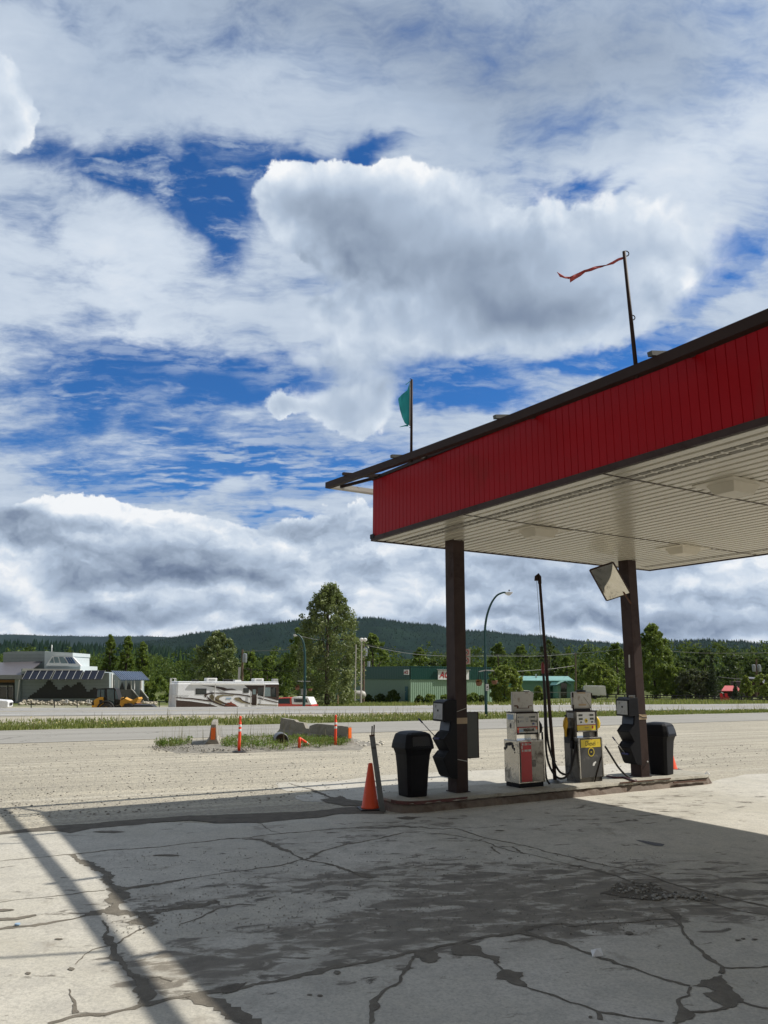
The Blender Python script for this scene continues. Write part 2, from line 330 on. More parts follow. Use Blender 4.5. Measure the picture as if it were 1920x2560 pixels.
# ================================================================== materials
M = dict(
 red=mat('red_paint', (0.30, 0.0035, 0.007), rough=0.45, var=0.07, scale=1.2, spec=0.12, dirt=(0.22, 0.02, 0.02), dirt_amt=0.1, dscale=0.8),
 brown=mat('brown_trim', (0.030, 0.017, 0.013), rough=0.6, spec=0.15, var=0.15, scale=2.5, bump=0.1),
 brown2=mat('brown_column_paint', (0.048, 0.031, 0.027), rough=0.55, spec=0.15, var=0.18, scale=4, dirt=(0.03, 0.018, 0.015), dirt_amt=0.2, bump=0.15),
 cream=mat('cream_soffit', (0.52, 0.48, 0.39), rough=0.22, var=0.05, scale=1.5, spec=0.6, dirt=(0.40, 0.36, 0.29), dirt_amt=0.12, dscale=1.2, streak=(6, 0.5, 1)),
 creamd=mat('lamp_plastic', (0.55, 0.50, 0.40), rough=0.4, var=0.05),
 white=mat('white_paint', (0.75, 0.75, 0.73), rough=0.45, var=0.05),
 offwhite=mat('weathered_white', (0.46, 0.445, 0.405), rough=0.5, var=0.1, dirt=(0.2, 0.13, 0.08), dirt_amt=0.1, dscale=9),
 black=mat('black_plastic', (0.007, 0.007, 0.009), rough=0.5, var=0.2, scale=8, spec=0.16, bump=0.05),
 rubber=mat('black_rubber', (0.014, 0.013, 0.013), rough=0.55, var=0.2),
 dark=mat('dark_recess', (0.006, 0.006, 0.006), rough=0.9, var=0.1),
 steel=mat('brushed_steel', (0.52, 0.50, 0.46), rough=0.22, metal=0.85, var=0.15, scale=3, dirt=(0.15, 0.13, 0.10), dirt_amt=0.32, dscale=3.0),
 steeld=mat('grimy_steel', (0.13, 0.12, 0.105), rough=0.4, metal=0.6, var=0.25, scale=3, dirt=(0.03, 0.028, 0.025), dirt_amt=0.35, dscale=3.0),
 greypan=mat('grey_panel', (0.36, 0.365, 0.36), rough=0.5, var=0.12, scale=5, dirt=(0.16, 0.15, 0.14), dirt_amt=0.15, dscale=12),
 greycab=mat('grey_green_cabinet', (0.055, 0.058, 0.05), rough=0.5, var=0.1, scale=5, dirt=(0.05, 0.05, 0.04), dirt_amt=0.15),
 yellow=mat('yellow_sticker', (0.72, 0.55, 0.03), rough=0.4, var=0.06, dirt=(0.25, 0.18, 0.04), dirt_amt=0.08, dscale=12),
 yellowp=mat('yellow_nozzle_plastic', (0.62, 0.36, 0.02), rough=0.4, var=0.15, dirt=(0.15, 0.08, 0.01), dirt_amt=0.2, dscale=12),
 decalred=mat('faded_red_decal', (0.42, 0.010, 0.014), rough=0.4, var=0.1, dirt=(0.25, 0.05, 0.04), dirt_amt=0.1, dscale=14),
 orange=mat('orange_cone', (0.80, 0.085, 0.02), rough=0.45, var=0.08, dirt=(0.35, 0.06, 0.03), dirt_amt=0.1, dscale=7),
 orange2=mat('orange_post', (0.85, 0.07, 0.02), rough=0.4, var=0.05),
 reflor=mat('orange_reflector', (0.9, 0.16, 0.01), rough=0.35, var=0.05),
 postgrey=mat('grey_post', (0.16, 0.165, 0.16), rough=0.5, metal=0.3, var=0.2, dirt=(0.06, 0.05, 0.045), dirt_amt=0.2, dscale=6),
 rust=mat('rusty_steel', (0.10, 0.045, 0.025), rough=0.7, var=0.3, scale=8),
 tape=mat('tan_tape', (0.42, 0.31, 0.19), rough=0.6, var=0.12, dirt=(0.2, 0.14, 0.08), dirt_amt=0.15, dscale=20),
 blue=mat('blue_grip', (0.015, 0.02, 0.12), rough=0.45, var=0.1),
 alum=mat('aluminium', (0.55, 0.55, 0.55), rough=0.35, metal=0.8, var=0.08),
 lcd=mat('display_glass', (0.045, 0.05, 0.04), rough=0.2, var=0.1, spec=0.6),
 ink=mat('black_ink', (0.01, 0.01, 0.01), rough=0.6, var=0.05),
 redink=mat('red_ink', (0.5, 0.015, 0.02), rough=0.5, var=0.05),
 bluelab=mat('light_blue_label', (0.30, 0.42, 0.55), rough=0.5, var=0.05),
 teal=mat('teal_flag_cloth', (0.025, 0.36, 0.40), rough=0.8, var=0.1),
 pinkred=mat('faded_red_cloth', (0.42, 0.075, 0.07), rough=0.8, var=0.35, scale=14),
)
# ================================================================== CANOPY
ZB = lambda v: 4.55-0.005*(11.9-v)          # underside
ZT = lambda v: 5.69-0.024*(11.9-v)          # top of the red boards
CW, CL = 7.38, 16.5
cu, cv_ = 6.65, 11.89
can = uvroot('fuel_canopy', cu, cv_, 0, label='red boarded fuel station canopy with cream soffit on brown steel columns', cat='canopy')
zb = lambda y: ZB(cv_+y); zt = lambda y: ZT(cv_+y)
Y1 = -CL
def boards(p0, p1, out, n, name, topoff=0.0):
    # vertical boards with narrow grooves; p0->p1 plan line (local), out = outward normal
    b = MB(); p0 = np.array(p0, float); p1 = np.array(p1, float); L = np.linalg.norm(p1-p0); d = (p1-p0)/L; out = np.array(out, float)
    w = L/n; prof = []
    for i in range(n):
        j = 0.0015*math.sin(i*12.9)
        prof += [(i*w, -0.006), (i*w+0.003, -0.006), (i*w+0.008, 0.0+j), ((i+1)*w-0.005, 0.0+j)]
    prof.append((L, -0.006)); vs = []; fs = []
    for a, o in prof:
        p = p0+d*a+out*o; vs += [(p[0], p[1], zb(p[1])+0.002), (p[0], p[1], zt(p[1]))]
    for i in range(len(prof)-1): fs.append((2*i, 2*i+2, 2*i+3, 2*i+1))
    b.add(vs, fs); return b.build(name, M['red'], can)
boards((0, 0), (0, Y1), (-1, 0), 138, 'fascia')
boards((CW, 0), (0, 0), (0, 1), 60, 'fascia'); boards((CW, Y1), (CW, 0), (1, 0), 138, 'fascia')
def rail(b, pts, w, zlo, zhi, ox):  # mitre-less trim strips along the perimeter
    for (x0, y0), (x1, y1) in pts:
        n = 12 if abs(y1-y0) > 1 else 1
        for i in range(n):
            a, c = i/n, (i+1)/n
            q = []
            for s in (a, c):
                x = x0+(x1-x0)*s; y = y0+(y1-y0)*s
                nx, ny = (1, 0) if abs(y1-y0) > 1 else (0, 1)
                q.append((x, y, nx, ny))
            lo = []; hi = []
            for (x, y, nx, ny), k in ((q[0], -1), (q[1], -1), (q[1], 1), (q[0], 1)):
                lo.append((x+nx*k*w/2+ox*nx, y+ny*k*w/2+ox*ny, zlo(y))); hi.append((x+nx*k*w/2+ox*nx, y+ny*k*w/2+ox*ny, zhi(y)))
            b.hexa(lo, hi)
peri = [((0, 0.02), (0, Y1)), ((CW, 0.02), (CW, Y1)), ((0.03, 0), (CW-0.03, 0))]
b = MB(); rail(b, peri, 0.05, lambda y: zb(y)-0.015, lambda y: zb(y)+0.065, 0); b.build('bottom_trim', M['brown2'], can)
b = MB(); rail(b, peri, 0.06, lambda y: zt(y)-0.002, lambda y: zt(y)+0.055, 0); b.build('top_trim', M['brown'], can)
b = MB(); b.hexa([(0.03, 0, zt(0)+0.01), (CW-0.03, 0, zt(0)+0.01), (CW-0.03, Y1, zt(Y1)+0.01), (0.03, Y1, zt(Y1)+0.01)],
                 [(0.03, 0, zt(0)+0.05), (CW-0.03, 0, zt(0)+0.05), (CW-0.03, Y1, zt(Y1)+0.05), (0.03, Y1, zt(Y1)+0.05)]); b.build('roof', M['greypan'], can)
# soffit slats (run along v), V joints between them
b = MB(); n = 38; w = (CW-0.1)/n; prof = []
for i in range(n):
    x = 0.05+i*w
    prof += [(x, 0.035), (x+0.028, 0.035), (x+0.036, 0.0), (x+w-0.034, 0.0), (x+w-0.026, 0.035)]
ys = [-0.02, Y1]; vs = []
for x, z in prof: vs += [(x, ys[0], zb(ys[0])+z), (x, ys[1], zb(ys[1])+z)]
b.add(vs, [(2*i, 2*i+1, 2*i+3, 2*i+2) for i in range(len(prof)-1)])
b.build('soffit', M['cream'], can)
# vent strips: rows of slots beside both edges
for cx in (0.46, 0.60, CW-0.60, CW-0.46):
    b = MB(); y = -0.3
    while y > Y1+0.2:
        b.box(cx-0.042, cx+0.042, y-0.15, y, zb(y)-0.004, zb(y)-0.001); y -= 0.19
    b.build('vent_strip', MC.get('vent') or mat('vent', (0.20, 0.18, 0.145), rough=0.6), can)
# cross joints
def local(p): u_, v_, z_ = uvof(p); return (u_-cu, v_-cv_, z_)
for (x1, y1, x2, y2) in ((1543, 1190, 1900, 1257), (1178, 1292.6, 1813, 1375)):
    p = local(atz(x1, y1, 4.53)); q = local(atz(x2, y2, 4.53)); ym = (p[1]+q[1])/2
    b = MB(); b.box(0.06, CW-0.06, ym-0.012, ym+0.012, zb(ym)-0.006, zb(ym)-0.002); b.build('joint_strip', M['brown2'], can)
# columns
for (lx, ly) in ((1.34, -0.71), (5.81, -0.74), (1.34, -12.2), (5.81, -12.2)):
    b = MB(); b.box(lx-0.122, lx+0.122, ly-0.135, ly+0.135, 0.18 if ly > -5 else 0, zb(ly)+0.02)
    b.box(lx-0.15, lx+0.15, ly-0.16, ly+0.16, 0.176 if ly > -5 else 0, 0.195 if ly > -5 else 0.015)
    c = b.build('column', M['brown2'], can, bevel=0.008)
# overhanging frame outside the fascia
FW = 0.60; fz = lambda v: lerp(v, [-5, 3.6, 4.85, 7.4, 10.05, 12.6], [5.25, 5.31, 5.33, 5.42, 5.56, 5.72])
vt = 12.59-cv_
b = MB(); vv = [12.59, 11.4, 10.05, 8.7, 7.4, 6.1, 4.85, 3.6, 1.0, -2.0, -4.4]
for side in (-FW, CW+FW):
    bb = MB()
    for i in range(len(vv)-1):
        y0, y1 = vv[i]-cv_, vv[i+1]-cv_; z0, z1 = fz(vv[i]), fz(vv[i+1]); t0 = 0.115; 
        bb.hexa([(side-0.05, y0, z0-t0), (side+0.05, y0, z0-t0), (side+0.05, y1, z1-t0), (side-0.05, y1, z1-t0)],
                [(side-0.05, y0, z0), (side+0.05, y0, z0), (side+0.05, y1, z1), (side-0.05, y1, z1)])
    bb.build('frame_beam', M['brown'], can)
b = MB(); z0 = fz(12.59); b.box(-FW+0.05, CW+FW-0.05, vt-0.03, vt-0.002, z0-0.115, z0); b.box(-FW+0.05, CW+FW-0.05, vt-0.13, vt-0.03, z0-0.115, z0-0.10)
b.build('frame_beam', [M['offwhite']], can)
for y in (-0.18+vt-0.4,):
    b = MB(); b.bar((0.02, -0.02, zt(0)+0.045), (-FW+0.25, vt-0.06, z0-0.06), 0.05); b.build('frame_brace', M['brown'], can)
    b = MB(); b.bar((0.02, -0.25, zt(0)+0.05), (-FW+0.03, -0.25, z0-0.10), 0.045); b.build('frame_brace', M['brown'], can)
for (px, py) in ((868, 1188), (990, 1147), (1250, 1049), (1640, 895)):
    p = local(atpl(px, py, W(cu-FW, cv_), U)); y = p[1]; z = fz(y+cv_)+0.027
    b = MB(); b.bar((-FW-0.09, y, z), (0.5, y, max(z, zt(y)+0.09)), 0.06, 0.05); b.build('outrigger', M['brown' if px < 900 else 'greycab'], can)
for y in (-3.2, -7.1, -11.0, -15.0):
    b = MB(); b.bar((CW-0.4, y, zt(y)+0.09), (CW+FW+0.09, y, fz(y+cv_)+0.03), 0.06, 0.05); b.build('outrigger', M['offwhite'], can)
b = MB(); b.box(-0.034, 0.07, 0.022, 0.034, zb(0)+0.03, zb(0)+0.11); b.box(-0.034, -0.026, -0.10, 0.03, zb(0)+0.03, zb(0)+0.11); b.build('corner_bracket', M['black'], can)
# soffit lamps
def lamp(px, py, lab):
    p = atz(px, py, 4.5); u_, v_, _ = uvof(p); r = uvroot('ceiling_lamp', u_, v_, ZB(v_)-0.002, label=lab, cat='ceiling light', group='flat lamps on the canopy ceiling')
    b = MB(); b.box(-0.42, 0.42, -0.30, 0.30, -0.014, 0.0); b.build('mounting_plate', M['creamd'], r, bevel=0.004)
    b = MB(); b.add([(-.27,-.2,-.014),(.27,-.2,-.014),(.27,.2,-.014),(-.27,.2,-.014),(-.20,-.14,-.13),(.20,-.14,-.13),(.20,.14,-.13),(-.20,.14,-.13)],
                    [(0,1,5,4),(1,2,6,5),(2,3,7,6),(3,0,4,7),(4,5,6,7)])
    b.build('lens', M['creamd'], r, bevel=0.01)
    b = MB()
    for i in range(4):
        k = 1-(i+1)*0.13; z = -0.014-0.116*(i+.5)/4.3
        for s in (-1, 1):
            b.box(-.275*k, .275*k, s*.205*k-.004, s*.205*k+.004, z-.004, z+.004); b.box(s*.275*k-.004, s*.275*k+.004, -.205*k, .205*k, z-.004, z+.004)
    b.build('louvre', M['offwhite'], r)
lamp(1833, 1216, 'flat cream ceiling lamp nearest the camera, at the right edge of the photo')
lamp(1347, 1331, 'flat cream ceiling lamp between the red fascia and the left column')
lamp(1708, 1375, 'flat cream ceiling lamp beyond the right column near the far canopy edge')
# flagpoles with their rags
def pole(base, top, r0, name, lab, cat):
    b0 = atpl(base[0], base[1], W(cu-FW, cv_), U); t0 = aty(top[0], top[1], b0[1])
    r = empty(name, b0-np.array([0, 0, 0.1]), 0, label=lab, cat=cat, group='flagpoles on the canopy edge')
    b = MB(); b.tube([b0-np.array([0, 0, 0.1]), t0], [r0, r0*0.8], 8); b.build('pole', M['brown'], r, world=True, smooth=True)
    return r, b0, t0
def onpole(px, py, Y): return aty(px, py, Y)
def cloth(name, pts, Y, mt, par, wav=0.03, lab=None):
    # ribbon given by pairs of pixels (upper, lower edge)
    vs = []; fs = []; n = len(pts)
    for i, (a, c) in enumerate(pts):
        for k in range(4):
            s = k/3; x = a[0]+(c[0]-a[0])*s; y = a[1]+(c[1]-a[1])*s
            vs.append(aty(x, y, Y+wav*math.sin(i*1.7+k*0.9)*min(1, i*0.5+k*.3)))
    for i in range(n-1):
        for k in range(3): fs.append((4*i+k, 4*i+k+1, 4*i+5+k, 4*i+4+k))
    b = MB(); b.add(vs, fs); o = b.build(name, mt, par, world=True, smooth=True)
    s = o.modifiers.new('thickness', 'SOLIDIFY'); s.thickness = 0.004; return o
def ring(par, px, py, Y, r=0.03, w=0.006):
    c = aty(px, py, Y); b = MB(); b.tube([c+np.array([r*math.cos(a), 0, r*math.sin(a)]) for a in np.linspace(-2.2, 2.2, 9)], w, 6); b.build('hook', M['brown'], par, world=True)
r, b0, t0 = pole((1028, 1140), (1029.5, 949), 0.022, 'flagpole', 'short upright flagpole carrying a torn teal flag above the canopy corner', 'flagpole')
Yf = b0[1]; cloth('flag', [((1024, 958), (1025, 1062)), ((1018, 976), (1019, 1063)), ((1010, 982), (1012, 1058)), ((1003, 988), (1006, 1044)), ((995.5, 997), (1000, 1025))], Yf, M['teal'], r)
cloth('flag_hem', [((1029, 955), (1029, 1066)), ((1026.5, 953), (1024.5, 1065)), ((1024.5, 956), (1023.0, 1064))], Yf, M['offwhite'], r, 0.0)
cloth('loose_thread', [((1025, 953), (1025, 955)), ((1018, 958), (1018, 960)), ((1014, 961), (1014, 963))], Yf, M['teal'], r, 0.0)
cloth('loose_thread', [((1020, 1061), (1021, 1066)), ((1012, 1063), (1013, 1066)), ((999, 1067), (999, 1068))], Yf, M['teal'], r, 0.0)
ring(r, 1025, 1066, Yf, 0.02, 0.005); ring(r, 1026, 950, Yf, 0.02, 0.005)
r, b0, t0 = pole((1591, 922), (1560, 629), 0.024, 'flagpole', 'tall leaning flagpole with a shredded faded red streamer on the canopy', 'flagpole')
Yf = b0[1]
cloth('streamer', [((1562, 641), (1561, 647)), ((1545, 646), (1547, 652)), ((1530, 655), (1533, 660)), ((1515, 662), (1515, 664)), ((1500, 664), (1506, 668)), ((1486, 667), (1492, 672)),
                   ((1472, 672), (1478, 677)), ((1460, 675), (1463, 681)), ((1448, 681), (1452, 690)), ((1434, 688), (1440, 697)), ((1424, 693), (1425, 706))], Yf, M['pinkred'], r, 0.04)
cloth('streamer_tail', [((1425, 692), (1424, 698)), ((1412, 692), (1412, 696)), ((1402, 686), (1400, 692)), ((1392, 680), (1396, 684))], Yf, M['pinkred'], r, 0.03)
ring(r, 1565, 634, Yf, 0.032, 0.006); ring(r, 1581, 794, Yf, 0.028, 0.006)
# ================================================================== MIRROR
cm = atdist(1525, 1453, W(12.1, 11.0)); nm = np.array([-0.10, -1.0, -0.50]); nm = nm/np.linalg.norm(nm)
mp = lambda x, y, off=0.0: atpl(x, y, cm, nm)+nm*off
q = [mp(1475, 1425), mp(1532, 1406), mp(1575, 1482), mp(1517, 1501)]
mr = empty('safety_mirror', cm, 0, label='tilted rectangular convex mirror hanging beside the right canopy column', cat='mirror')
b = MB(); n = 12; vs = []
for j in range(n+1):
    for i in range(n+1):
        s, t_ = i/n, j/n; p = (q[0]*(1-s)+q[1]*s)*(1-t_)+(q[3]*(1-s)+q[2]*s)*t_
        vs.append(p+nm*(0.012+0.035*(1-(2*s-1)**2)*(1-(2*t_-1)**2)))
b.add(vs, [(j*(n+1)+i, j*(n+1)+i+1, (j+1)*(n+1)+i+1, (j+1)*(n+1)+i) for j in range(n) for i in range(n)])
b.build('mirror_glass', mat('mirror_glass', (0.62, 0.60, 0.54), rough=0.04, metal=1.0, var=0.04), mr, world=True, smooth=True)
b = MB()
for i in range(4): b.bar(q[i], q[(i+1) % 4], 0.03, 0.035)
b.build('mirror_frame', M['brown2'], mr, world=True)
b = MB(); b.slab([p-nm*0.01 for p in q], -nm*0.01); b.build('mirror_back', M['brown'], mr, world=True)
cb = W(12.46, 11.15, 3.55); b = MB(); b.bar(q[2]*0.5+cm*0.5-nm*0.03, W(12.36, 11.02, 3.62), 0.03); b.bar(cm-nm*0.03, W(12.36, 11.1, 3.9), 0.025); b.build('bracket', M['rust'], mr, world=True)
# ================================================================== PUMP ISLAND
def island_outline(inset=0.0, jit=0.0):
    pts = []; i = inset
    u0, u1, v0, v1 = 6.56+i, 14.15-i, 10.68+i, 11.72-i
    def arc(cx, cy, rr, a0, a1, n=8): return [(cx+rr*math.cos(a), cy+rr*math.sin(a)) for a in np.linspace(a0, a1, n)]
    rr = 0.34-i
    pts += arc(u0+rr, v0+rr, rr, math.pi, 1.5*math.pi); 
    n = 60
    pts += [(u0+rr+(u1-rr-.1-u0-rr)*k/n, v0) for k in range(1, n)]
    pts += arc(u1-rr, v0+rr, rr, 1.5*math.pi, 2*math.pi); pts += arc(u1-rr, v1-rr, rr, 0, math.pi/2)
    pts += arc(u0+rr, v1-rr, rr, math.pi/2, math.pi)
    return pts
def concrete_mat(name, base, stain, stains=()):
    m = bpy.data.materials.new(name); m.use_nodes = True; t = NT(m.node_tree); b = t.n['Principled BSDF']
    p = t.new('ShaderNodeTexCoord').outputs['Object']
    big = t.noise(p, 0.55, 6, 0.6, dist=0.5); mid = t.noise(p, 3.2, 6, 0.65); fine = t.noise(p, 45, 4, 0.7); ag = t.noise(p, 170, 3, 0.6)
    col = t.mix(t.ramp(big, 0.35, 0.68), c4([c*1.06 for c in base]), c4([base[0]*0.86, base[1]*0.85, base[2]*0.80]))
    col = t.mix(t.ramp(mid, 0.48, 0.72), col, c4([c*0.76 for c in base]))
    m2 = t.noise(p, 20, 4, 0.7); col = t.mix(t.ramp(m2, 0.46, 0.66, 0, 0.6), col, c4([c*0.66 for c in base]))
    col = t.mix(t.ramp(fine, 0.34, 0.50, 0.55, 0.0), col, c4([c*0.55 for c in base])); col = t.mix(t.ramp(fine, 0.56, 0.70, 0.0, 0.35), col, c4([min(1, c*1.3) for c in base]))
    col = t.mix(t.ramp(ag, 0.62, 0.72, 0.0, 0.35), col, c4([min(1, c*1.5) for c in base]))
    col = t.mix(t.ramp(ag, 0.28, 0.36, 0.45, 0.0), col, c4([c*0.35 for c in base]))
    st = t.noise(t.vm('ADD', p, (31.3, 4.2, 0)), 1.7, 9, 0.66, dist=0.6)
    col = t.mix(t.ramp(st, 0.60, 0.68, 0.0, 0.55), col, c4(stain))
    if stains:
        wp = t.vm('ADD', p, t.vm('MULTIPLY', t.vm('SUBTRACT', t.noise(p, 1.1, 5, 0.6, out=1), (.5, .5, .5)), (1.6, 1.6, 0)))
        acc = 0.0
        for (x, y, ru, rv, am, tl) in stains:
            c = atz(x, y); R2 = Matrix.Rotation(-UV_ROT-tl, 3, 'Z'); 
            q = t.vm('SUBTRACT', wp, tuple(c)); q = t.new('ShaderNodeVectorRotate', {'Vector': q, 'Angle': -UV_ROT-tl}, rotation_type='Z_AXIS').outputs[0]
            q = t.vm('MULTIPLY', q, (1/ru, 1/rv, 0)); g = t.math('EXPONENT', t.math('MULTIPLY', t.vm('DOT_PRODUCT', q, q), -1.0))
            acc = t.math('MULTIPLY_ADD', g, am, acc)
        rot = t.new('ShaderNodeVectorRotate', {'Vector': p, 'Angle': -UV_ROT+0.35}, rotation_type='Z_AXIS').outputs[0]
        nz = t.noise(t.vm('MULTIPLY', rot, (1.0, 2.1, 1)), 2.6, 10, 0.64, dist=0.5)
        ms = t.math('MULTIPLY_ADD', t.math('SUBTRACT', nz, 0.5), 4.2, t.math('MINIMUM', t.math('MULTIPLY_ADD', acc, 1.05, -0.14), 0.84))
        k = t.ramp(ms, 0.40, 0.72)
        dcol = t.mix(t.ramp(nz, 0.45, 0.65), (0.185, 0.162, 0.125, 1), (0.080, 0.069, 0.054, 1))
        dcol = t.mix(t.ramp(ag, 0.60, 0.70, 0.0, 0.6), dcol, (0.36, 0.34, 0.29, 1)); dcol = t.mix(t.ramp(fine, 0.3, 0.45, 0.5, 0.0), dcol, (0.07, 0.06, 0.05, 1))
        col = t.mix(t.math('MULTIPLY', k, 0.92), col, dcol)
        warm = t.math('MULTIPLY', t.ramp(acc, 0.05, 0.5, 0.0, 0.5), t.ramp(mid, 0.35, 0.6))
        col = t.mix(warm, col, (0.26, 0.24, 0.20, 1))
    t.l.new(col, b.inputs['Base Color']); b.inputs['Roughness'].default_value = 0.85; b.inputs['Specular IOR Level'].default_value = 0.25
    hgt = t.math('MULTIPLY_ADD', ag, 0.35, t.math('MULTIPLY_ADD', fine, 0.8, mid))
    t.l.new(t.new('ShaderNodeBump', {'Height': hgt, 'Strength': 0.35, 'Distance': 0.01}).outputs[0], b.inputs['Normal'])
    return m
STAINS = [(760, 2350, 1.0, .30, .55, 0), (900, 2330, 1.2, .45, .75, 0), (1080, 2320, 1.1, .5, .6, 0), (1250, 2270, 1.6, .6, .85, -.2), (1450, 2265, 1.5, .6, .8, -.25), (1590, 2290, 1.2, .35, .9, -.3),
 (1150, 2190, 2.2, .6, .42, -.3), (960, 2160, 1.6, .4, .22, 0), (730, 2215, 1.8, .3, .42, 0), (1330, 2200, 1.8, .6, .35, -.3), (1020, 2060, 1.3, .4, .55, 0), (880, 2100, 1.6, .5, .36, 0), (545, 2265, 1.0, .2, .4, 0),
 (1250, 2090, 3.0, .6, .12, 0), (1720, 2190, 3.0, .8, .26, 0), (1640, 2030, 3.5, .9, .30, .1), (1500, 2010, 1.0, .3, .35, 0), (1680, 1990, 1.2, .3, .42, 0), (540, 2425, .55, .45, .85, 0), (450, 2400, .4, .2, .5, 0), (1060, 2400, .6, .25, .5, 0), (300, 2260, .5, .5, .3, 0), (1850, 2230, 2.0, .8, .22, 0)]
CONC = concrete_mat('concrete', (0.525, 0.502, 0.44), (0.24, 0.215, 0.175), STAINS)
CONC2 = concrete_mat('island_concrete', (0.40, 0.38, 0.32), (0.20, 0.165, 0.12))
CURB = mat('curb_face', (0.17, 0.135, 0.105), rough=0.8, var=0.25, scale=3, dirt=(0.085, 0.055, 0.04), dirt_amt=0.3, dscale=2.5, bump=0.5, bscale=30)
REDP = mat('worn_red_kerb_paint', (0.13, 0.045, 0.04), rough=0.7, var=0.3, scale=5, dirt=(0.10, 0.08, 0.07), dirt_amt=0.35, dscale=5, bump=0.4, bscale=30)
isl = empty('pump_island', (0, 0, 0), 0, kind='structure')
o0 = island_outline(-0.0); N = len(o0)
def jr(i, s): return 0.006*math.sin(i*1.3+s)+0.004*math.sin(i*3.7+s*2)+(random.random()-.5)*0.008
rings = [[(u_, v_+jr(i, 1), 0.0) for i, (u_, v_) in enumerate(island_outline(-0.055))],
         [(u_, v_+jr(i, 2), 0.105+jr(i, 5)*.6) for i, (u_, v_) in enumerate(island_outline(0.0))]]
crumb = [(u_, v_+(0.020 if 8.4 < u_ < 12.0 else 0.006)+jr(i, 3), 0.12+jr(i, 4)*.8) for i, (u_, v_) in enumerate(island_outline(0.008))]
lip = [(u_, v_-0.012+jr(i, 6)*1.2, 0.135+jr(i, 7)*.6) for i, (u_, v_) in enumerate(island_outline(-0.008))]
top = [(u_, v_+jr(i, 6), 0.172+jr(i, 8)*.3) for i, (u_, v_) in enumerate(island_outline(0.0))]
inn = [(u_, v_, 0.18) for (u_, v_) in island_outline(0.035)]
def ringmesh(rs, name, mt):
    b = MB(); vs = [tuple(W(*p)) for g in rs for p in g]
    b.add(vs, [(k*N+i, k*N+(i+1) % N, (k+1)*N+(i+1) % N, (k+1)*N+i) for k in range(len(rs)-1) for i in range(N)]); return b
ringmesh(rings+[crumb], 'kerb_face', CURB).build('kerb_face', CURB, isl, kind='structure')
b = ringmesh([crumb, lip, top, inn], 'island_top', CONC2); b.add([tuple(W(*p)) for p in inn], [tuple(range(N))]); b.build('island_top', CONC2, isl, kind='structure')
# red paint on the rounded near corner, rusty edge strip on the right
b = MB(); idx = list(range(0, 16)); vs = []
for i in idx:
    u_, v_ = island_outline(-0.014)[i]; vs += [tuple(W(u_-0.002, v_-0.006, 0.125+jr(i, 7)*.5)), tuple(W(u_, v_-0.006, 0.176))]
b.add(vs, [(2*i, 2*i+2, 2*i+3, 2*i+1) for i in range(len(idx)-1)]); b.build('painted_edge', REDP, isl, kind='structure')
b = MB(); b.bar(W(11.35, 10.66, 0.177), W(12.75, 10.655, 0.175), 0.02, 0.02); b.bar(W(12.78, 10.62, 0.10), W(13.75, 10.62, 0.09), 0.03, 0.02); b.build('steel_edge', M['rust'], isl, kind='structure')
# ================================================================== BINS
def bin_(u_, v_, rot, lab, z=0.18):
    r = empty('rubbish_bin', W(u_, v_, z), UV_ROT+rot, label=lab, cat='rubbish bin', group='black rubbish bins on the pump island')
    b = MB(); b.rsq((0, 0, 0), [(.185,.185,0),(.19,.19,.01),(.215,.215,.45),(.235,.235,.66),(.262,.262,.745),(.272,.272,.76)], n=6, pw=9); b.build('body', M['black'], r, smooth=False, bevel=0.004)
    b = MB(); b.rsq((0, 0, 0), [(.285,.285,.752),(.288,.288,.775),(.275,.275,.86),(.245,.245,.965),(.232,.232,.99),(.17,.19,1.02),(.08,.1,1.035),(.01,.01,1.038)], n=6, pw=9); b.build('lid', M['black'], r, bevel=0.006)
    for (sx, sy) in ((0, -1), (0, 1)):
        b = MB(); P = lambda a, z, o: (a, sy*((.288-(z-.775)*0.232)+o), z)
        b.poly([P(-.17, .81, .004), P(.17, .81, .004), P(.165, .93, .004), P(.14, .955, .004), P(-.14, .955, .004), P(-.165, .93, .004)])
        f = b.build('flap', mat('flap_plastic', (0.016, 0.016, 0.018), rough=0.35, var=0.25, scale=10, spec=0.4), r); s_ = f.modifiers.new('t', 'SOLIDIFY'); s_.thickness = 0.008; s_.offset = 0
    return r
bin_(7.06, 11.17, 0, 'square black plastic rubbish bin in the shade on the near end of the pump island')
bin_(13.14, 11.20, R(17), 'square black plastic rubbish bin half in sun, right of the right canopy column')
# ================================================================== CONES
def cone(p, rz, lab, h=0.71):
    r = empty('traffic_cone', p, rz, label=lab, cat='traffic cone', group='orange traffic cones')
    b = MB(); b.box(-.185, .185, -.185, .185, 0.002, .03); b.build('base', M['rubber'], r, bevel=0.01)
    b = MB(); b.lathe((0, 0, 0), [(.15, .03), (.145, .045), (.135, .06), (.035, h-.01), (.028, h), (.02, h-.004)], 28); b.build('cone_body', M['orange'], r, smooth=True)
cone(atz(925, 2024, 0), R(14), 'orange traffic cone on a black base left of the near rubbish bin', 0.72)
cone(atz(1693, 1929, 0)+U*0.1+V*0.25, R(10), 'orange traffic cone mostly hidden behind the right rubbish bin', 0.5)
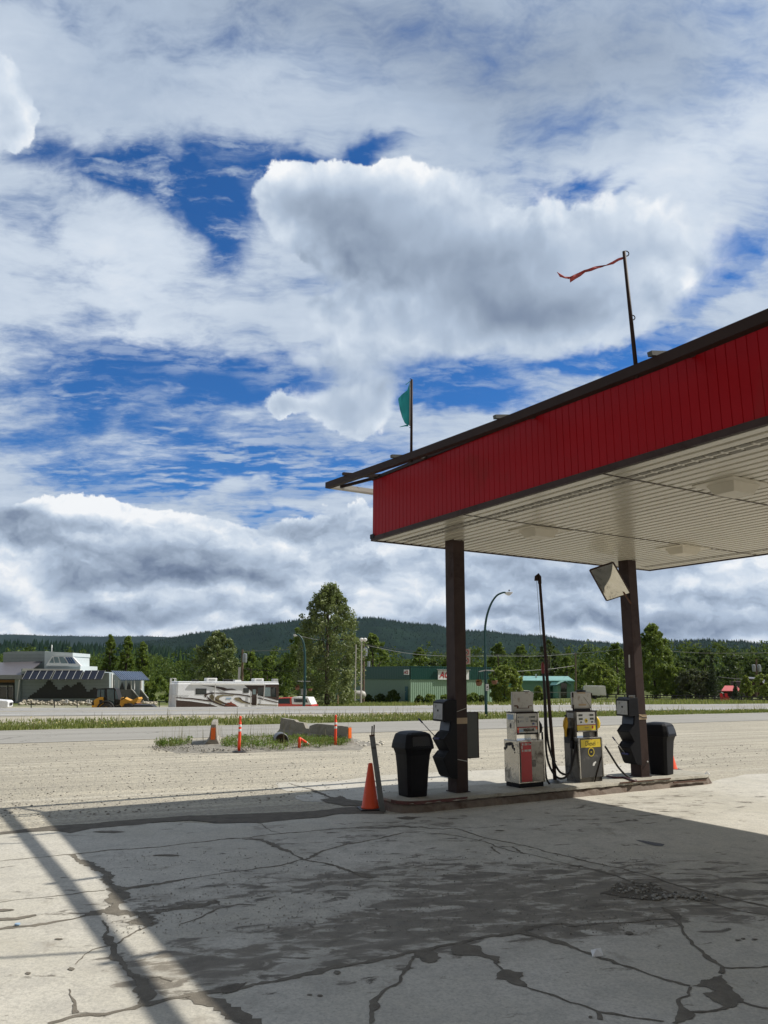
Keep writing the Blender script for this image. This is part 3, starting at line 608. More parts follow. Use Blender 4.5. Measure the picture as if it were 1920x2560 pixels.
# leaning grey post with two rods
p0 = atz(957, 2029, 0); pt = atdist(930, 1838, p0-U*0.05)
r = empty('leaning_post', p0, 0, label='leaning flat grey steel post with two thin rods sticking out of its top', cat='post')
b = MB(); b.bar(p0-np.array([0, 0, 0.03]), pt, 0.085, 0.05); b.build('post', M['postgrey'], r, world=True, bevel=0.004)
b = MB(); b.bar(pt-(pt-p0)*0.012, pt+(pt-p0)*0.006, 0.09, 0.055); b.build('cap', M['rust'], r, world=True)
for a, c in (((928.5, 1840), (931, 1815)), ((933.5, 1838), (936, 1812))):
    b = MB(); b.tube([atdist(a[0]+1, a[1]+3, pt), atdist(c[0]-.5, c[1], pt)], 0.011, 8); b.build('rod', M['brown'], r, world=True)
# ================================================================== WINDSCREEN STATIONS
def station(u_, v_, lab, first=True):
    r = uvroot('washer_station', u_, v_, 0, label=lab, cat='windscreen washer station', group='windscreen washer stations on the canopy columns')
    hw = 0.165
    b = MB(); b.prism([(0, .41), (-.13, .43), (-.17, .47), (-.295, .745), (-.17, .868), (-.295, 1.055), (-.15, 1.19), (-.11, 1.40), (0, 1.40)], -hw, hw)
    b.build('housing', M['black'], r, bevel=0.006)
    b = MB(); b.prism([(0, 1.36), (-.26, 1.355), (-.285, 1.36), (-.275, 1.68), (-.20, 1.715), (0, 1.72)], -hw-.004, hw+.004); b.build('towel_box', M['black'], r, bevel=0.008)
    b = MB(); b.poly([(-.2885, -hw+.03, 1.39), (-.2885, hw-.03, 1.39), (-.2805, hw-.03, 1.655), (-.2805, -hw+.03, 1.655)][::-1]); o = b.build('front_panel', M['greypan'], r); s_ = o.modifiers.new('t', 'SOLIDIFY'); s_.thickness = 0.006; s_.offset = 0
    b = MB(); b.box(-.292, -.282, -.02, .012, 1.52, 1.555); b.build('lock', M['dark'], r)
    for (ta, tb) in (((-.283, .752), (-.182, .850)), ((-.283, 1.062), (-.165, 1.172))):
        d = np.array([tb[0]-ta[0], tb[1]-ta[1]]); nrm = np.array([-d[1], d[0]])/np.linalg.norm(d)
        b = MB(); q = lambda p, o, y: (p[0]+nrm[0]*o, y, p[1]+nrm[1]*o)
        b.poly([q(ta, .004, -hw+.02), q(ta, .004, hw-.02), q(tb, .004, hw-.02), q(tb, .004, -hw+.02)]); t_ = b.build('tray_well', M['dark'], r)
        b = MB()
        for y in (-hw+.01, hw-.01): b.bar(q(ta, .006, y), q(tb, .006, y), .018, .014)
        b.bar(q(ta, .006, -hw), q(ta, .006, hw), .018, .014); b.build('tray_rim', M['black'], r)
    b = MB(); b.prism([(-.151, 1.20), (-.113, 1.36), (-.120, 1.36), (-.158, 1.20)], -hw+.03, hw-.03); b.build('back_panel', mat('blue_black_panel', (0.02, 0.027, 0.04), rough=0.35, var=0.15), r)
    return r
station(7.87, 11.18, 'black windscreen washer and towel station strapped to the left canopy column')
station(12.34, 11.15, 'black windscreen washer and towel station on the right canopy column')
def squeegee(hx, hy, tx, ty, anchor, lab):
    p1 = atdist(tx, ty, anchor); p0 = atdist(hx, hy, anchor-U*0.25+V*0.05)
    r = empty('squeegee', p1, 0, label=lab, cat='squeegee', group='blue handled squeegees')
    d = p1-p0
    b = MB(); b.tube([p0+d*0.2, p1], 0.0085, 8); b.build('shaft', M['alum'], r, world=True, smooth=True)
    b = MB(); b.tube([p0, p0+d*0.04, p0+d*0.22], [.010, .015, .013], 8); b.build('handle', M['blue'], r, world=True, smooth=True)
    b = MB(); b.bar(p1-V*0.08, p1+V*0.08, 0.03, 0.03); b.build('head', M['blue'], r, world=True)
squeegee(1046, 1796, 1092, 1846, W(7.62, 11.18), 'squeegee with blue handle standing in the tray of the left washer station')
squeegee(1531, 1842, 1563, 1884, W(12.1, 11.15), 'squeegee with blue handle standing in the tray of the right washer station')
# cabinet, straps, notices on columns
r = uvroot('electrical_cabinet', 8.27, 11.17, 0, label='tall narrow grey green steel cabinet strapped to the left canopy column', cat='cabinet')
b = MB(); b.box(-.145, .145, -.05, .06, .72, 1.50); b.build('cabinet_box', M['brown'], r, bevel=0.004)
b = MB(); b.box(-.125, .115, -.056, -.051, .735, 1.485); b.build('cabinet_door', M['greycab'], r)
colf = lambda px, py, c=1: atpl(px, py, W(7.99 if c == 1 else 12.46, (11.18 if c == 1 else 11.15)-0.135), V)   # -v face
colu = lambda px, py, c=1: atpl(px, py, W((7.99 if c == 1 else 12.46)-0.122, 11.15), U)   # -u face
def plate(name, pts, nrm, mt, lab, cat, th=0.004, **kw):
    b = MB(); nrm = np.array(nrm); b.slab([p+nrm*0.002 for p in pts], nrm*th); r = empty(name, pts[0], 0, label=lab, cat=cat, **kw); b.build('panel', mt, r, world=True); return r
plate('tape_band', [colf(1139.5, 1810), colf(1168, 1809), colf(1168, 1794), colf(1139.5, 1795)], -V, M['tape'], 'tan tape band wrapped round the left canopy column', 'tape')
plate('cable_strap', [colf(1139, 1781), colf(1166.5, 1770.5), colf(1166.5, 1769), colf(1139, 1779.5)], -V, M['offwhite'], 'thin pale strap slanting up across the left canopy column', 'strap')
plate('cable_strap', [colf(1144, 1899.5), colf(1167.5, 1904), colf(1167.5, 1902), colf(1144, 1897.5)], -V, M['offwhite'], 'thin pale strap low down across the left canopy column', 'strap')
r = plate('tape_band', [colf(1597, 1799, 2), colf(1617, 1798.5, 2), colf(1616, 1785, 2), colf(1597, 1786, 2)], -V, M['tape'], 'torn tan tape band wrapped round the right canopy column', 'tape')
b = MB(); b.bar(colf(1597, 1789, 2)-V*.008, colf(1607, 1794, 2)-V*.008, .012); b.bar(colf(1607, 1794, 2)-V*.008, colf(1616, 1793, 2)-V*.008, .012); b.bar(colf(1604, 1785, 2)-V*.008, colf(1616, 1785, 2)-V*.008, .008); b.build('dark_band', M['ink'], r, world=True)
r = plate('wall_notice', [colu(1572, 1758, 2), colu(1588, 1758, 2), colu(1588, 1738, 2), colu(1572, 1738, 2)], -U, M['offwhite'], 'small framed notice on the right canopy column above the washer station', 'notice')
b = MB(); b.slab([colu(1575, 1755, 2)-U*.007, colu(1585, 1755, 2)-U*.007, colu(1584, 1741, 2)-U*.007, colu(1575, 1741, 2)-U*.007], -U*0.002); b.build('print', M['tape'], r, world=True)
plate('peeling_sticker', [colu(1572.5, 1669, 2), colu(1575.8, 1669, 2), colu(1575, 1637, 2), colu(1571.5, 1637, 2)], -U, M['offwhite'], 'narrow peeling white strip high on the right canopy column', 'sticker')
r = empty('cable_stub', W(12.46, 11.01, .6), 0, label='thin cable with a pale plug dangling low on the right canopy column', cat='cable')
b = MB(); b.tube([colf(1608, 1922, 2)-V*.01, colf(1609, 1915, 2)-V*.012, colf(1613, 1909, 2)-V*.012, colf(1617, 1905, 2)-V*.012], .004, 6); b.build('wire', M['ink'], r, world=True)
b = MB(); b.lathe(colf(1617.5, 1904, 2)-V*.015, [(.002, -.015), (.015, -.008), (.015, .008), (.002, .015)], 10); b.build('plug', M['white'], r, world=True)
# ================================================================== FUEL DISPENSERS
def dispenser(kind, u_, v_, lab):
    z0 = 0.18; D = 0.40; Wd = 0.60
    r = uvroot('fuel_dispenser', u_, v_, z0, label=lab, cat='fuel pump', group='old fuel pumps on the island')
    st = M['steel'] if kind == 1 else M['steeld']
    b = MB(); b.box(.015, Wd-.015, .02, D-.02, 0, .075); b.build('plinth', M['black'] if kind == 1 else M['steeld'], r)
    b = MB(); b.box(0.0, Wd, 0.0, D, .075, .80); cab = b.build('cabinet', st, r, bevel=0.006)
    for x in (0.004, Wd-.004): b = MB(); b.box(x-.012, x+.012, -.012, .012, .075, .80); b.build('edge_trim', M['steel'], r, bevel=.003)
    # front panel & markings
    if kind == 1:
        b = MB(); b.box(.045, Wd-.03, -.006, -.001, .09, .785); b.build('front_panel', mat('grimy_front_steel', (0.27, 0.255, 0.22), rough=.4, metal=.5, var=.2, scale=5, dirt=(.10, .085, .065), dirt_amt=.35, dscale=5), r)
        b = MB(); b.box(.030, .045, -.006, -.001, .09, .785); b.build('shadow_gap', M['dark'], r)
        b = MB(); b.box(.055, .30, -.009, -.0065, .10, .780); dc = b.build('red_decal', M['decalred'], r)
        b = MB()
        for (x0, x1, zc) in ((.075, .115, .745), (.13, .14, .745), (.155, .195, .745), (.21, .22, .745), (.235, .255, .745), (.265, .29, .745),
                             (.075, .105, .635), (.12, .13, .635), (.14, .21, .635), (.225, .29, .635)):
            b.box(x0, x1, -.0115, -.0092, zc-.018, zc+.018)
        b.box(.065, .095, -.0115, -.0092, .665, .72); b.build('letter_outline', M['offwhite'], dc, bevel=.006)
        b = MB(); b.box(.31, .40, -.009, -.0065, .35, .47); b.build('grime_patch', mat('grime', (0.14, 0.13, 0.11), rough=0.7, var=0.4, scale=30), r)
        b = MB(); b.box(.40, .40+.004, -.009, -.0065, .34, .48); b.build('label_edge', M['offwhite'], r)
        b = MB(); b.lathe((.275, -.0118, .757), [(.001, -.001), (.012, -.001), (.012, .001), (.001, .001)], 12, axis='Y'); b.build('lock', M['ink'], r)
        # flaked paint on the side
        b = MB()
        for (y, z, ry, rz_) in ((.26, .735, .07, .035), (.20, .75, .06, .03), (.33, .70, .03, .06), (.15, .70, .03, .05), (.11, .655, .022, .035), (.095, .60, .012, .02), (.37, .65, .03, .03)):
            b.poly([(-.003, y+ry*math.cos(a)*(1+.2*math.sin(3*a)), z+rz_*math.sin(a)*(1+.2*math.cos(2*a))) for a in np.linspace(0, 2*math.pi, 14)[:-1][::-1]])
        o = b.build('paint_flakes', M['ink'], r); s_ = o.modifiers.new('t', 'SOLIDIFY'); s_.thickness = .002; s_.offset = 0
    else:
        b = MB(); b.box(.03, Wd-.03, -.006, -.001, .09, .785); b.build('front_panel', mat('charcoal_panel', (0.05, 0.05, 0.05), rough=.42, var=.2, dirt=(.16, .15, .14), dirt_amt=.12, dscale=6, spec=.6), r)
        b = MB(); b.box(.045, Wd-.045, -.009, -.0065, .63, .775); o = b.build('yellow_band', M['yellow'], r)
        text('lettering', 'Diesel', .125, (u0w(r, .29, -.0105, .70)), U, (0, 0, 1), M['ink'], o, bold=-.0015, xs=.85)
        b = MB(); b.poly([(.325+.011*math.cos(a), -.0106, .772+.010*math.sin(a)) for a in np.linspace(0, 2*math.pi, 8)[:-1]]); b.build('flame_mark', M['redink'], o)
        b = MB(); b.lathe((.30, -.0095, .545), [(.002, -.0015), (.082, -.0015), (.082, .0015), (.002, .0015)], 32, axis='Y'); o = b.build('round_sticker', M['yellow'], r)
        b = MB(); b.lathe((.30, -.0118, .545), [(.062, -.0006), (.066, -.0006), (.066, .0006), (.062, .0006)], 32, axis='Y'); b.build('sticker_ring', M['ink'], o)
        b = MB(); b.lathe((.30, -.0118, .545), [(.002, -.0008), (.034, -.0008), (.034, .0008), (.002, .0008)], 24, axis='Y'); b.build('sticker_emblem', M['ink'], o)
        b = MB(); b.box(.28, .32, -.0135, -.0128, .538, .552); b.build('sticker_bar', M['yellow'], o)
        b = MB(); b.poly([(x, -.0075, z) for x, z in ((.325, .29), (.375, .295), (.385, .325), (.42, .345), (.41, .375), (.36, .355), (.33, .33))]); b.build('torn_sticker', M['white'], r)
        b = MB(); b.bar((.555, -.012, .45), (.345, -.012, -.0), .026, .004); b.build('hanging_strap', M['brown'], r)
    # counter top with pillars and display head
    b = MB(); b.box(.0, Wd, .0, D, .80, .812); b.build('counter', M['steel'], r, bevel=.004)
    y0, y1 = .08, .32
    for (x0, x1) in ((.01, .045), (Wd-.045, Wd-.01)):
        b = MB(); b.box(x0, x1, y0, y1, .812, 1.29); b.build('side_pillar', st, r, bevel=.005)
    b = MB(); b.box(.0455, Wd-.0455, y0+.012, y1-.012, .905, 1.285); b.build('head_box', M['black'], r, bevel=.003)
    b = MB(); b.box(.40, Wd-.0455, y0+.03, y1-.03, .813, .904); b.build('valve_box', st, r)
    b = MB(); b.box(.005, Wd-.005, y0-.005, y1+.005, 1.291, 1.303); b.build('head_cap', M['brown'], r)
    b = MB(); b.box(.060, Wd-.058, y0+.004, y0+.011, 1.045, 1.278); fp = b.build('display_panel', M['offwhite'] if kind == 1 else M['white'], r)
    yy = y0+.0035
    def rect(nm, x0, x1, zA, zB, mt): q = MB(); q.box(x0, x1, yy-.003, yy, zA, zB); return q.build(nm, mt, fp)
    if kind == 1:
        rect('counter_window', .115, .225, 1.195, 1.228, M['greypan']); rect('counter_window', .385, .495, 1.195, 1.232, M['lcd'])
        rect('counter_window', .130, .225, 1.125, 1.158, M['greypan']); rect('counter_window', .385, .495, 1.125, 1.162, M['lcd'])
        rect('keypad', .425, .475, 1.075, 1.108, M['blue']); rect('dash', .27, .33, 1.128, 1.134, M['ink']); rect('centre_label', .26, .33, 1.15, 1.21, M['greypan'])
        for (s, x, z, sz) in (('$', .092, 1.211, .032), ('$', .362, 1.211, .032), ('5', .092, 1.135, .062), ('6', .518, 1.135, .062)):
            text('numeral', s, sz, u0w(r, x, yy-.004, z), U, (0, 0, 1), M['ink'], fp, bold=.0012)
        for (x, dx) in ((.066, 1), (.539, -1)):
            q = MB(); q.poly([(x, yy-.0035, 1.155), (x+dx*.014, yy-.0035, 1.163), (x+dx*.014, yy-.0035, 1.147)]); q.build('arrow', M['ink'], fp)
    else:
        for x in (.11, .40):
            rect('counter_window', x, x+.10, 1.20, 1.238, M['lcd']); rect('counter_window', x, x+.10, 1.13, 1.168, M['lcd']); rect('keypad', x+.03, x+.08, 1.075, 1.105, M['lcd'])
            text('numeral', '$', .03, u0w(r, x-.018, yy-.004, 1.218), U, (0, 0, 1), M['ink'], fp)
        for rr, mt, k in ((.042, M['yellow'], .001), (.017, M['ink'], .003)):
            q = MB(); q.lathe((.30, yy-k, 1.115), [(.001, -.001), (rr, -.001), (rr, .001), (.001, .001)], 24, axis='Y'); q.build('round_sticker', mt, fp)
        rect('side_strip', .52, .535, 1.07, 1.15, M['greypan'])
    b = MB(); b.box(.060, Wd-.058, y0+.002, y0+.011, .935, 1.025 if kind == 1 else 1.03)
    gp = b.build('grade_panel', M['offwhite'] if kind == 1 else M['yellow'], r); yy = y0+.0012
    b = MB(); b.box(.058, Wd-.056, y0+.001, y0+.011, 1.031, 1.040); b.build('red_divider', M['redink'], r)
    if kind == 1:
        def rc(nm, x0, x1, zA, zB, mt): q = MB(); q.box(x0, x1, yy-.0015, yy, zA, zB); return q.build(nm, mt, gp)
        rc('red_end', .062, .098, .937, .985, M['redink']); rc('orange_end', .062, .098, .985, 1.023, M['reflor']); rc('orange_end', .505, .535, .99, 1.023, M['reflor']); rc('fine_print_label', .105, .205, .955, .995, M['bluelab'])
        text('lettering', 'REGULAR', .066, u0w(r, .335, yy-.003, .983), U, (0, 0, 1), M['ink'], gp, bold=.0028, xs=.9)
    else:
        text('lettering', 'Diesel', .045, u0w(r, .30, yy-.003, .99), U, (0, 0, 1), M['tape'], gp, xs=.9)
        q = MB(); q.poly([(.46+.022*math.cos(a), yy-.002, .99+.026*math.sin(a)) for a in np.linspace(0, 2*math.pi, 14)[:-1]]); q.build('red_seal', M['redink'], gp)
        b = MB(); b.box(.055, Wd-.055, y0-.012, y0+.01, .918, .932); b.build('ledge', M['steel'], r)
    # side label and filler hole
    b = MB(); b.box(.006, .0095, y0+.04, y1-.03, 1.17, 1.26); b.build('side_label', M['bluelab'] if kind == 1 else M['greypan'], r)
    b = MB(); b.poly([(.0085, .20+.020*math.cos(a), 1.06+.05*math.sin(a)) for a in np.linspace(0, 2*math.pi, 14)[:-1][::-1]]); b.build('nozzle_slot', M['ink'], r)
    # top advert panel
    if kind == 1:
        b = MB(); b.box(.04, .54, .17, .21, 1.305, 1.665); tp = b.build('top_sign', M['offwhite'], r, bevel=.006)
        b = MB(); b.box(.17, .43, .166, .1695, 1.365, 1.374); b.box(.08, .16, .166, .1695, 1.40, 1.425); b.box(.42, .50, .166, .1695, 1.405, 1.415); b.box(.41, .43, .166, .1695, 1.365, 1.41); b.box(.14, .18, .166, .1695, 1.365, 1.41)
        b.build('torn_label', M['rust'], tp); b = MB(); b.box(.35, .42, .166, .1695, 1.638, 1.650); b.build('torn_label', M['rust'], tp)
    else:
        b = MB(); b.box(.05, .55, .15, .23, 1.335, 1.66); tp = b.build('top_sign', M['offwhite'], r, bevel=.03)
        b = MB(); b.box(.09, .51, .16, .22, 1.303, 1.334); b.build('sign_base', M['ink'], r)
        for (x, z, hh) in ((.042, 1.60, .09), (.542, 1.59, .09), (.042, 1.37, .09)):
            b = MB(); b.box(x, x+.018, .145, .17, z-hh/2, z+hh/2); b.build('edge_clip', M['brown'], tp)
        b = MB(); b.box(.19, .39, .147, .1495, 1.395, 1.43); b.build('torn_label', M['tape'], tp); b = MB(); b.box(.17, .38, .147, .1495, 1.625, 1.65); b.build('torn_label', M['tape'], tp)
        b = MB(); b.tube([(.33, .145, 1.56), (.44, .143, 1.45), (.52, .141, 1.33), (.53, .141, 1.29)], .006, 6); b.build('pale_cord', M['offwhite'], tp)
        b = MB(); b.rsq((.30, .19, 0), [(.12, .04, 1.662), (.115, .035, 1.685), (.05, .02, 1.692)], 4, 4); b.build('cap_light', M['black'], tp)
    return r
def u0w(r, x, y, z): return tuple(xf(r) @ Vector((x, y, z)))
def nozzle(r, mt, x, y, z, sx):
    b = MB(); b.tube([(x, y, z+.15), (x+sx*.03, y-.02, z+.14), (x+sx*.05, y-.03, z+.08), (x+sx*.05, y-.02, z), (x+sx*.035, y, z-.08), (x+sx*.03, y, z-.20)], [.022, .032, .048, .05, .03, .02], 10)
    b.tube([(x+sx*.05, y-.03, z+.10), (x+sx*.11, y-.04, z+.04), (x+sx*.10, y-.03, z-.04), (x+sx*.04, y, z-.09)], .009, 6)
    o = b.build('nozzle', mt, r, smooth=True)
    b = MB(); b.tube([(x, y, z+.14), (x+sx*.02, y-.01, z+.20), (x+sx*.05, y-.02, z+.19)], .016, 8); b.build('spout', M['ink'], o)
d1 = dispenser(1, 9.18, 10.98, 'stainless steel regular petrol pump with a red stripe, nearer the left column')
nozzle(d1, M['black'], .62, .2, .98, 1)
d2 = dispenser(2, 10.66, 10.98, 'grimy dark diesel pump with yellow band and yellow nozzles near the right column')
nozzle(d2, M['yellowp'], -.045, .26, 1.02, -1); nozzle(d2, mat('bright_yellow', (.8, .58, .02), rough=.4), .64, .2, 1.02, 1)
b = MB(); b.box(-.05, -.002, .16, .34, .70, .98); b.build('nozzle_holster', M['ink'], d2, bevel=.01)
b = MB(); b.box(-.045, -.002, .12, .2, .60, .76); b.build('hose_swivel', M['black'], d2, bevel=.01)
def pts(lst, uv0, uv1):   # hose through pixels, plan position interpolated between two island points
    out = []
    for k, (x, y) in enumerate(lst):
        s = k/(len(lst)-1); a = W(*uv0)*(1-s)+W(*uv1)*s; out.append(atdist(x, y, a))
    return out
def smooth(P, n=4):
    P = [np.array(p) for p in P]; P = [2*P[0]-P[1]]+P+[2*P[-1]-P[-2]]; o = []
    for i in range(1, len(P)-2):
        for k in range(n):
            t_ = k/n; a, b_, c, d = P[i-1:i+3]
            o.append(0.5*((2*b_)+(-a+c)*t_+(2*a-5*b_+4*c-d)*t_*t_+(-a+3*b_-3*c+d)*t_**3))
    return o+[P[-2]]
for L_, n_ in (([(1357, 1668), (1360, 1720), (1362, 1780), (1364, 1850), (1368, 1895), (1380, 1928), (1396, 1945), (1412, 1944), (1424, 1930), (1432, 1905), (1441, 1855)], 'a'),
               ([(1358, 1672), (1363, 1740), (1366, 1810), (1371, 1860), (1383, 1900), (1398, 1928), (1412, 1936), (1420, 1934), (1428, 1915), (1429, 1870)], 'b')):
    b = MB(); b.tube(smooth(pts(L_, (10.1, 11.2), (10.6, 11.12))), .021, 8); b.build('hose', M['rubber'], d2, world=True, smooth=True)
b = MB(); b.tube(smooth(pts([(1355, 1830), (1358, 1870), (1362, 1905), (1366, 1945), (1374, 1960)], (9.85, 11.25), (9.95, 11.15))), .018, 8); b.build('hose', M['rubber'], d1, world=True, smooth=True)
h3 = [(1513, 1866), (1528, 1890), (1548, 1921), (1570, 1942), (1590, 1951)]
b = MB(); b.tube(smooth(pts(h3, (11.3, 11.2), (12.2, 11.0))), .020, 8); b.build('hose', M['rubber'], d2, world=True, smooth=True)
h4 = [atz(x, y, .20) for x, y in ((1590, 1951), (1583, 1952), (1562, 1944), (1540, 1944), (1517, 1940))]
b = MB(); b.tube(smooth(h4), .020, 8); b.build('hose', mat('burgundy_hose', (.06, .012, .016), rough=.5), d2, world=True, smooth=True)
# hose mast
p0 = atz(1388, 1956, .18); p1 = aty(1348, 1437, p0[1]); e = lambda s: p0+(p1-p0)*s
r = empty('hose_mast', p0, 0, label='tall thin leaning brown pipe mast with a hooked top between the two pumps', cat='mast')
b = MB(); b.tube([p0, e(.5), e(.97)], [.037, .032, .028], 10); b.build('pipe', M['brown2'], r, world=True, smooth=True)
b = MB(); b.tube([e(.955), e(.99), e(1.0)+np.array([-.01, 0, .0]), e(.99)+np.array([-.06, 0, .0]), e(.97)+np.array([-.065, 0, 0])], [.036, .04, .036, .036, .04], 10); b.build('elbow', M['brown'], r, world=True, smooth=True)
b = MB(); b.lathe(p0, [(.02, 0), (.15, .0), (.15, .012), (.10, .02), (.05, .05), (.038, .05)], 20); b.build('base_plate', M['postgrey'], r, world=True)
ct = e(.968)+np.array([-.06, 0, 0]); cb = pts([(1357, 1668), (1357, 1668)], (10.1, 11.2), (10.1, 11.2))[0]
b = MB(); b.tube([ct, cb], .004, 5); b.build('cable', M['ink'], r, world=True)
b = MB(); b.tube([cb+np.array([0, 0, .10]), cb+np.array([0, 0, .06]), cb, cb-np.array([0, 0, .12])], [.006, .03, .036, .028], 8); b.build('hose_clamp', mat('dark_red', (.16, .015, .015), rough=.5), r, world=True)
# ================================================================== GROUND
def gravel_mat():
    m = bpy.data.materials.new('gravel_ground'); m.use_nodes = True; t = NT(m.node_tree); b = t.n['Principled BSDF']
    p = t.new('ShaderNodeTexCoord').outputs['Object']
    # streaks along the driving direction (u)
    rot = t.new('ShaderNodeVectorRotate', {'Vector': p, 'Angle': -UV_ROT+R(6)}, rotation_type='Z_AXIS').outputs[0]
    st = t.noise(t.vm('MULTIPLY', rot, (0.10, 1.1, 1)), 1.6, 7, 0.62, dist=0.3)
    big = t.noise(p, 0.16, 5, 0.6); fine = t.noise(p, 11.0, 5, 0.75); peb = t.new('ShaderNodeTexVoronoi', {'Vector': p, 'Scale': 26.0}); ag = t.noise(p, 70, 3, 0.7)
    col = t.mix(t.ramp(st, 0.36, 0.64), (0.55, 0.505, 0.395, 1), (0.385, 0.355, 0.285, 1))
    col = t.mix(t.ramp(big, 0.42, 0.62, 0, 0.5), col, (0.34, 0.315, 0.25, 1))
    col = t.mix(t.ramp(fine, 0.46, 0.66, 0, 0.6), col, (0.17, 0.16, 0.145, 1))
    trk = t.noise(t.vm('MULTIPLY', rot, (0.05, 2.6, 1)), 1.3, 5, 0.6, dist=0.5); col = t.mix(t.ramp(trk, 0.54, 0.66, 0, 0.45), col, (0.24, 0.225, 0.19, 1)); col = t.mix(t.ramp(trk, 0.44, 0.36, 0, 0.4), col, (0.60, 0.57, 0.48, 1))
    col = t.mix(t.ramp(ag, 0.30, 0.42, 0.6, 0.0), col, (0.13, 0.12, 0.11, 1))
    col = t.mix(t.ramp(ag, 0.60, 0.72, 0.0, 0.5), col, (0.52, 0.50, 0.44, 1))
    cell = t.ramp(t.new('ShaderNodeSeparateColor', {0: peb.outputs['Color']}).outputs[0], 0.80, 0.95, 0, 0.45)
    col = t.mix(cell, col, (0.16, 0.155, 0.15, 1))
    # grassy ground beyond the highway
    s = t.vm('DOT_PRODUCT', p, (-0.292, 0.956, 0.0)); g = t.ramp(t.math('MULTIPLY_ADD', t.noise(p, 0.12, 6, 0.65), 60.0, s), 112, 130)
    g2 = t.ramp(t.noise(p, 1.2, 6, 0.7), 0.35, 0.65)
    gr = t.mix(g2, (0.075, 0.11, 0.03, 1), (0.16, 0.17, 0.06, 1))
    col = t.mix(g, col, gr)
    t.l.new(col, b.inputs['Base Color']); b.inputs['Roughness'].default_value = 0.9; b.inputs['Specular IOR Level'].default_value = 0.15
    h = t.math('MULTIPLY_ADD', fine, 1.0, t.math('MULTIPLY', peb.outputs['Distance'], -1.2))
    t.l.new(t.new('ShaderNodeBump', {'Height': h, 'Strength': 0.55, 'Distance': 0.02}).outputs[0], b.inputs['Normal'])
    return m
GRAV = gravel_mat()
def axis_vals(spec):
    o = []
    for a, b_, st in spec: o += list(np.arange(a, b_, st))
    return np.array(o+[spec[-1][1]])
rs = axis_vals([(-7000, -1000, 2000), (-1000, -200, 200), (-200, -60, 20), (-60, 140, 4), (140, 400, 26), (400, 1000, 200), (1000, 9000, 2000)])
ss = axis_vals([(-400, -40, 90), (-40, 24, 16), (24, 38, 7), (38, 60, 5.5), (60, 130, 2.5), (130, 400, 27), (400, 1000, 200), (1000, 9000, 2000)])
r63 = np.array([0.891, 0.454]); n63 = np.array([-0.454, 0.891])
vs = []; 
for s_ in ss:
    for r_ in rs:
        x, y = r63*r_+n63*s_; vs.append((x, y, H(x, y)))
nr = len(rs); fs = [(j*nr+i, j*nr+i+1, (j+1)*nr+i+1, (j+1)*nr+i) for j in range(len(ss)-1) for i in range(nr-1)]
fastmesh('ground', vs, fs, GRAV, kind='structure')
def strip(name, mt, d, n, s0, s1, r0, r1, off, step=4.0, cut=None):
    d = np.array(d); n = np.array(n); vs = []; k = int((r1-r0)/step); m = max(1, int(round((s1-s0)/3.5)))
    for i in range(k+1):
        for j in range(m+1):
            x, y = d*(r0+(r1-r0)*i/k)+n*(s0+(s1-s0)*j/m); vs.append((x, y, H(x, y)+off))
    fs = [(i*(m+1)+j, (i+1)*(m+1)+j, (i+1)*(m+1)+j+1, i*(m+1)+j+1) for i in range(k) for j in range(m)]
    return fastmesh(name, vs, fs, mt, kind='structure')
def asphalt(name, base, base2, sc=1.0):
    m = bpy.data.materials.new(name); m.use_nodes = True; t = NT(m.node_tree); b = t.n['Principled BSDF']
    p = t.new('ShaderNodeTexCoord').outputs['Object']
    rot = t.new('ShaderNodeVectorRotate', {'Vector': p, 'Angle': -R(24)}, rotation_type='Z_AXIS').outputs[0]
    st = t.noise(t.vm('MULTIPLY', rot, (0.06, 1.0, 1)), 1.1*sc, 6, 0.65)
    fine = t.noise(p, 14.0, 5, 0.75)
    col = t.mix(t.ramp(st, 0.38, 0.64), c4(base), c4(base2)); col = t.mix(t.ramp(fine, 0.5, 0.72, 0, 0.45), col, c4([c*0.6 for c in base2]))
    cr = t.new('ShaderNodeTexVoronoi', {'Vector': t.vm('ADD', p, t.vm('MULTIPLY', t.noise(p, 0.8, 4, out=1), (2.0, 2.0, 0))), 'Scale': 0.22}, feature='DISTANCE_TO_EDGE').outputs[0]
    col = t.mix(t.ramp(cr, 0.0, 0.006, 0.6, 0.0), col, (0.06, 0.055, 0.05, 1))
    t.l.new(col, b.inputs['Base Color']); b.inputs['Roughness'].default_value = 0.9; b.inputs['Specular IOR Level'].default_value = 0.2
    return m
D63, N63, D73, N73 = (0.891, 0.454), (-0.454, 0.891), (0.956, 0.292), (-0.292, 0.956)
FR = asphalt('frontage_asphalt', (0.335, 0.325, 0.295), (0.27, 0.26, 0.235)); HW = asphalt('highway_asphalt', (0.34, 0.335, 0.315), (0.29, 0.285, 0.27))
strip('frontage_road', FR, D63, N63, 28.8, 39.6, -120, 260, 0.012)
strip('highway', HW, D73, N73, 52.5, 65.0, -200, 500, 0.02)
WHITE = mat('road_paint', (0.72, 0.72, 0.70), rough=0.6, var=0.15, scale=0.6, dirt=(0.42, 0.41, 0.38), dirt_amt=0.25)
strip('road_marking', WHITE, D73, N73, 54.2, 54.5, -200, 500, 0.028)
strip('road_marking', WHITE, D73, N73, 63.1, 63.3, -200, 500, 0.028)
strip('road_marking', mat('road_paint_yellow', (0.50, 0.36, 0.06), rough=0.7), D73, N73, 58.7, 58.85, -200, 500, 0.028)
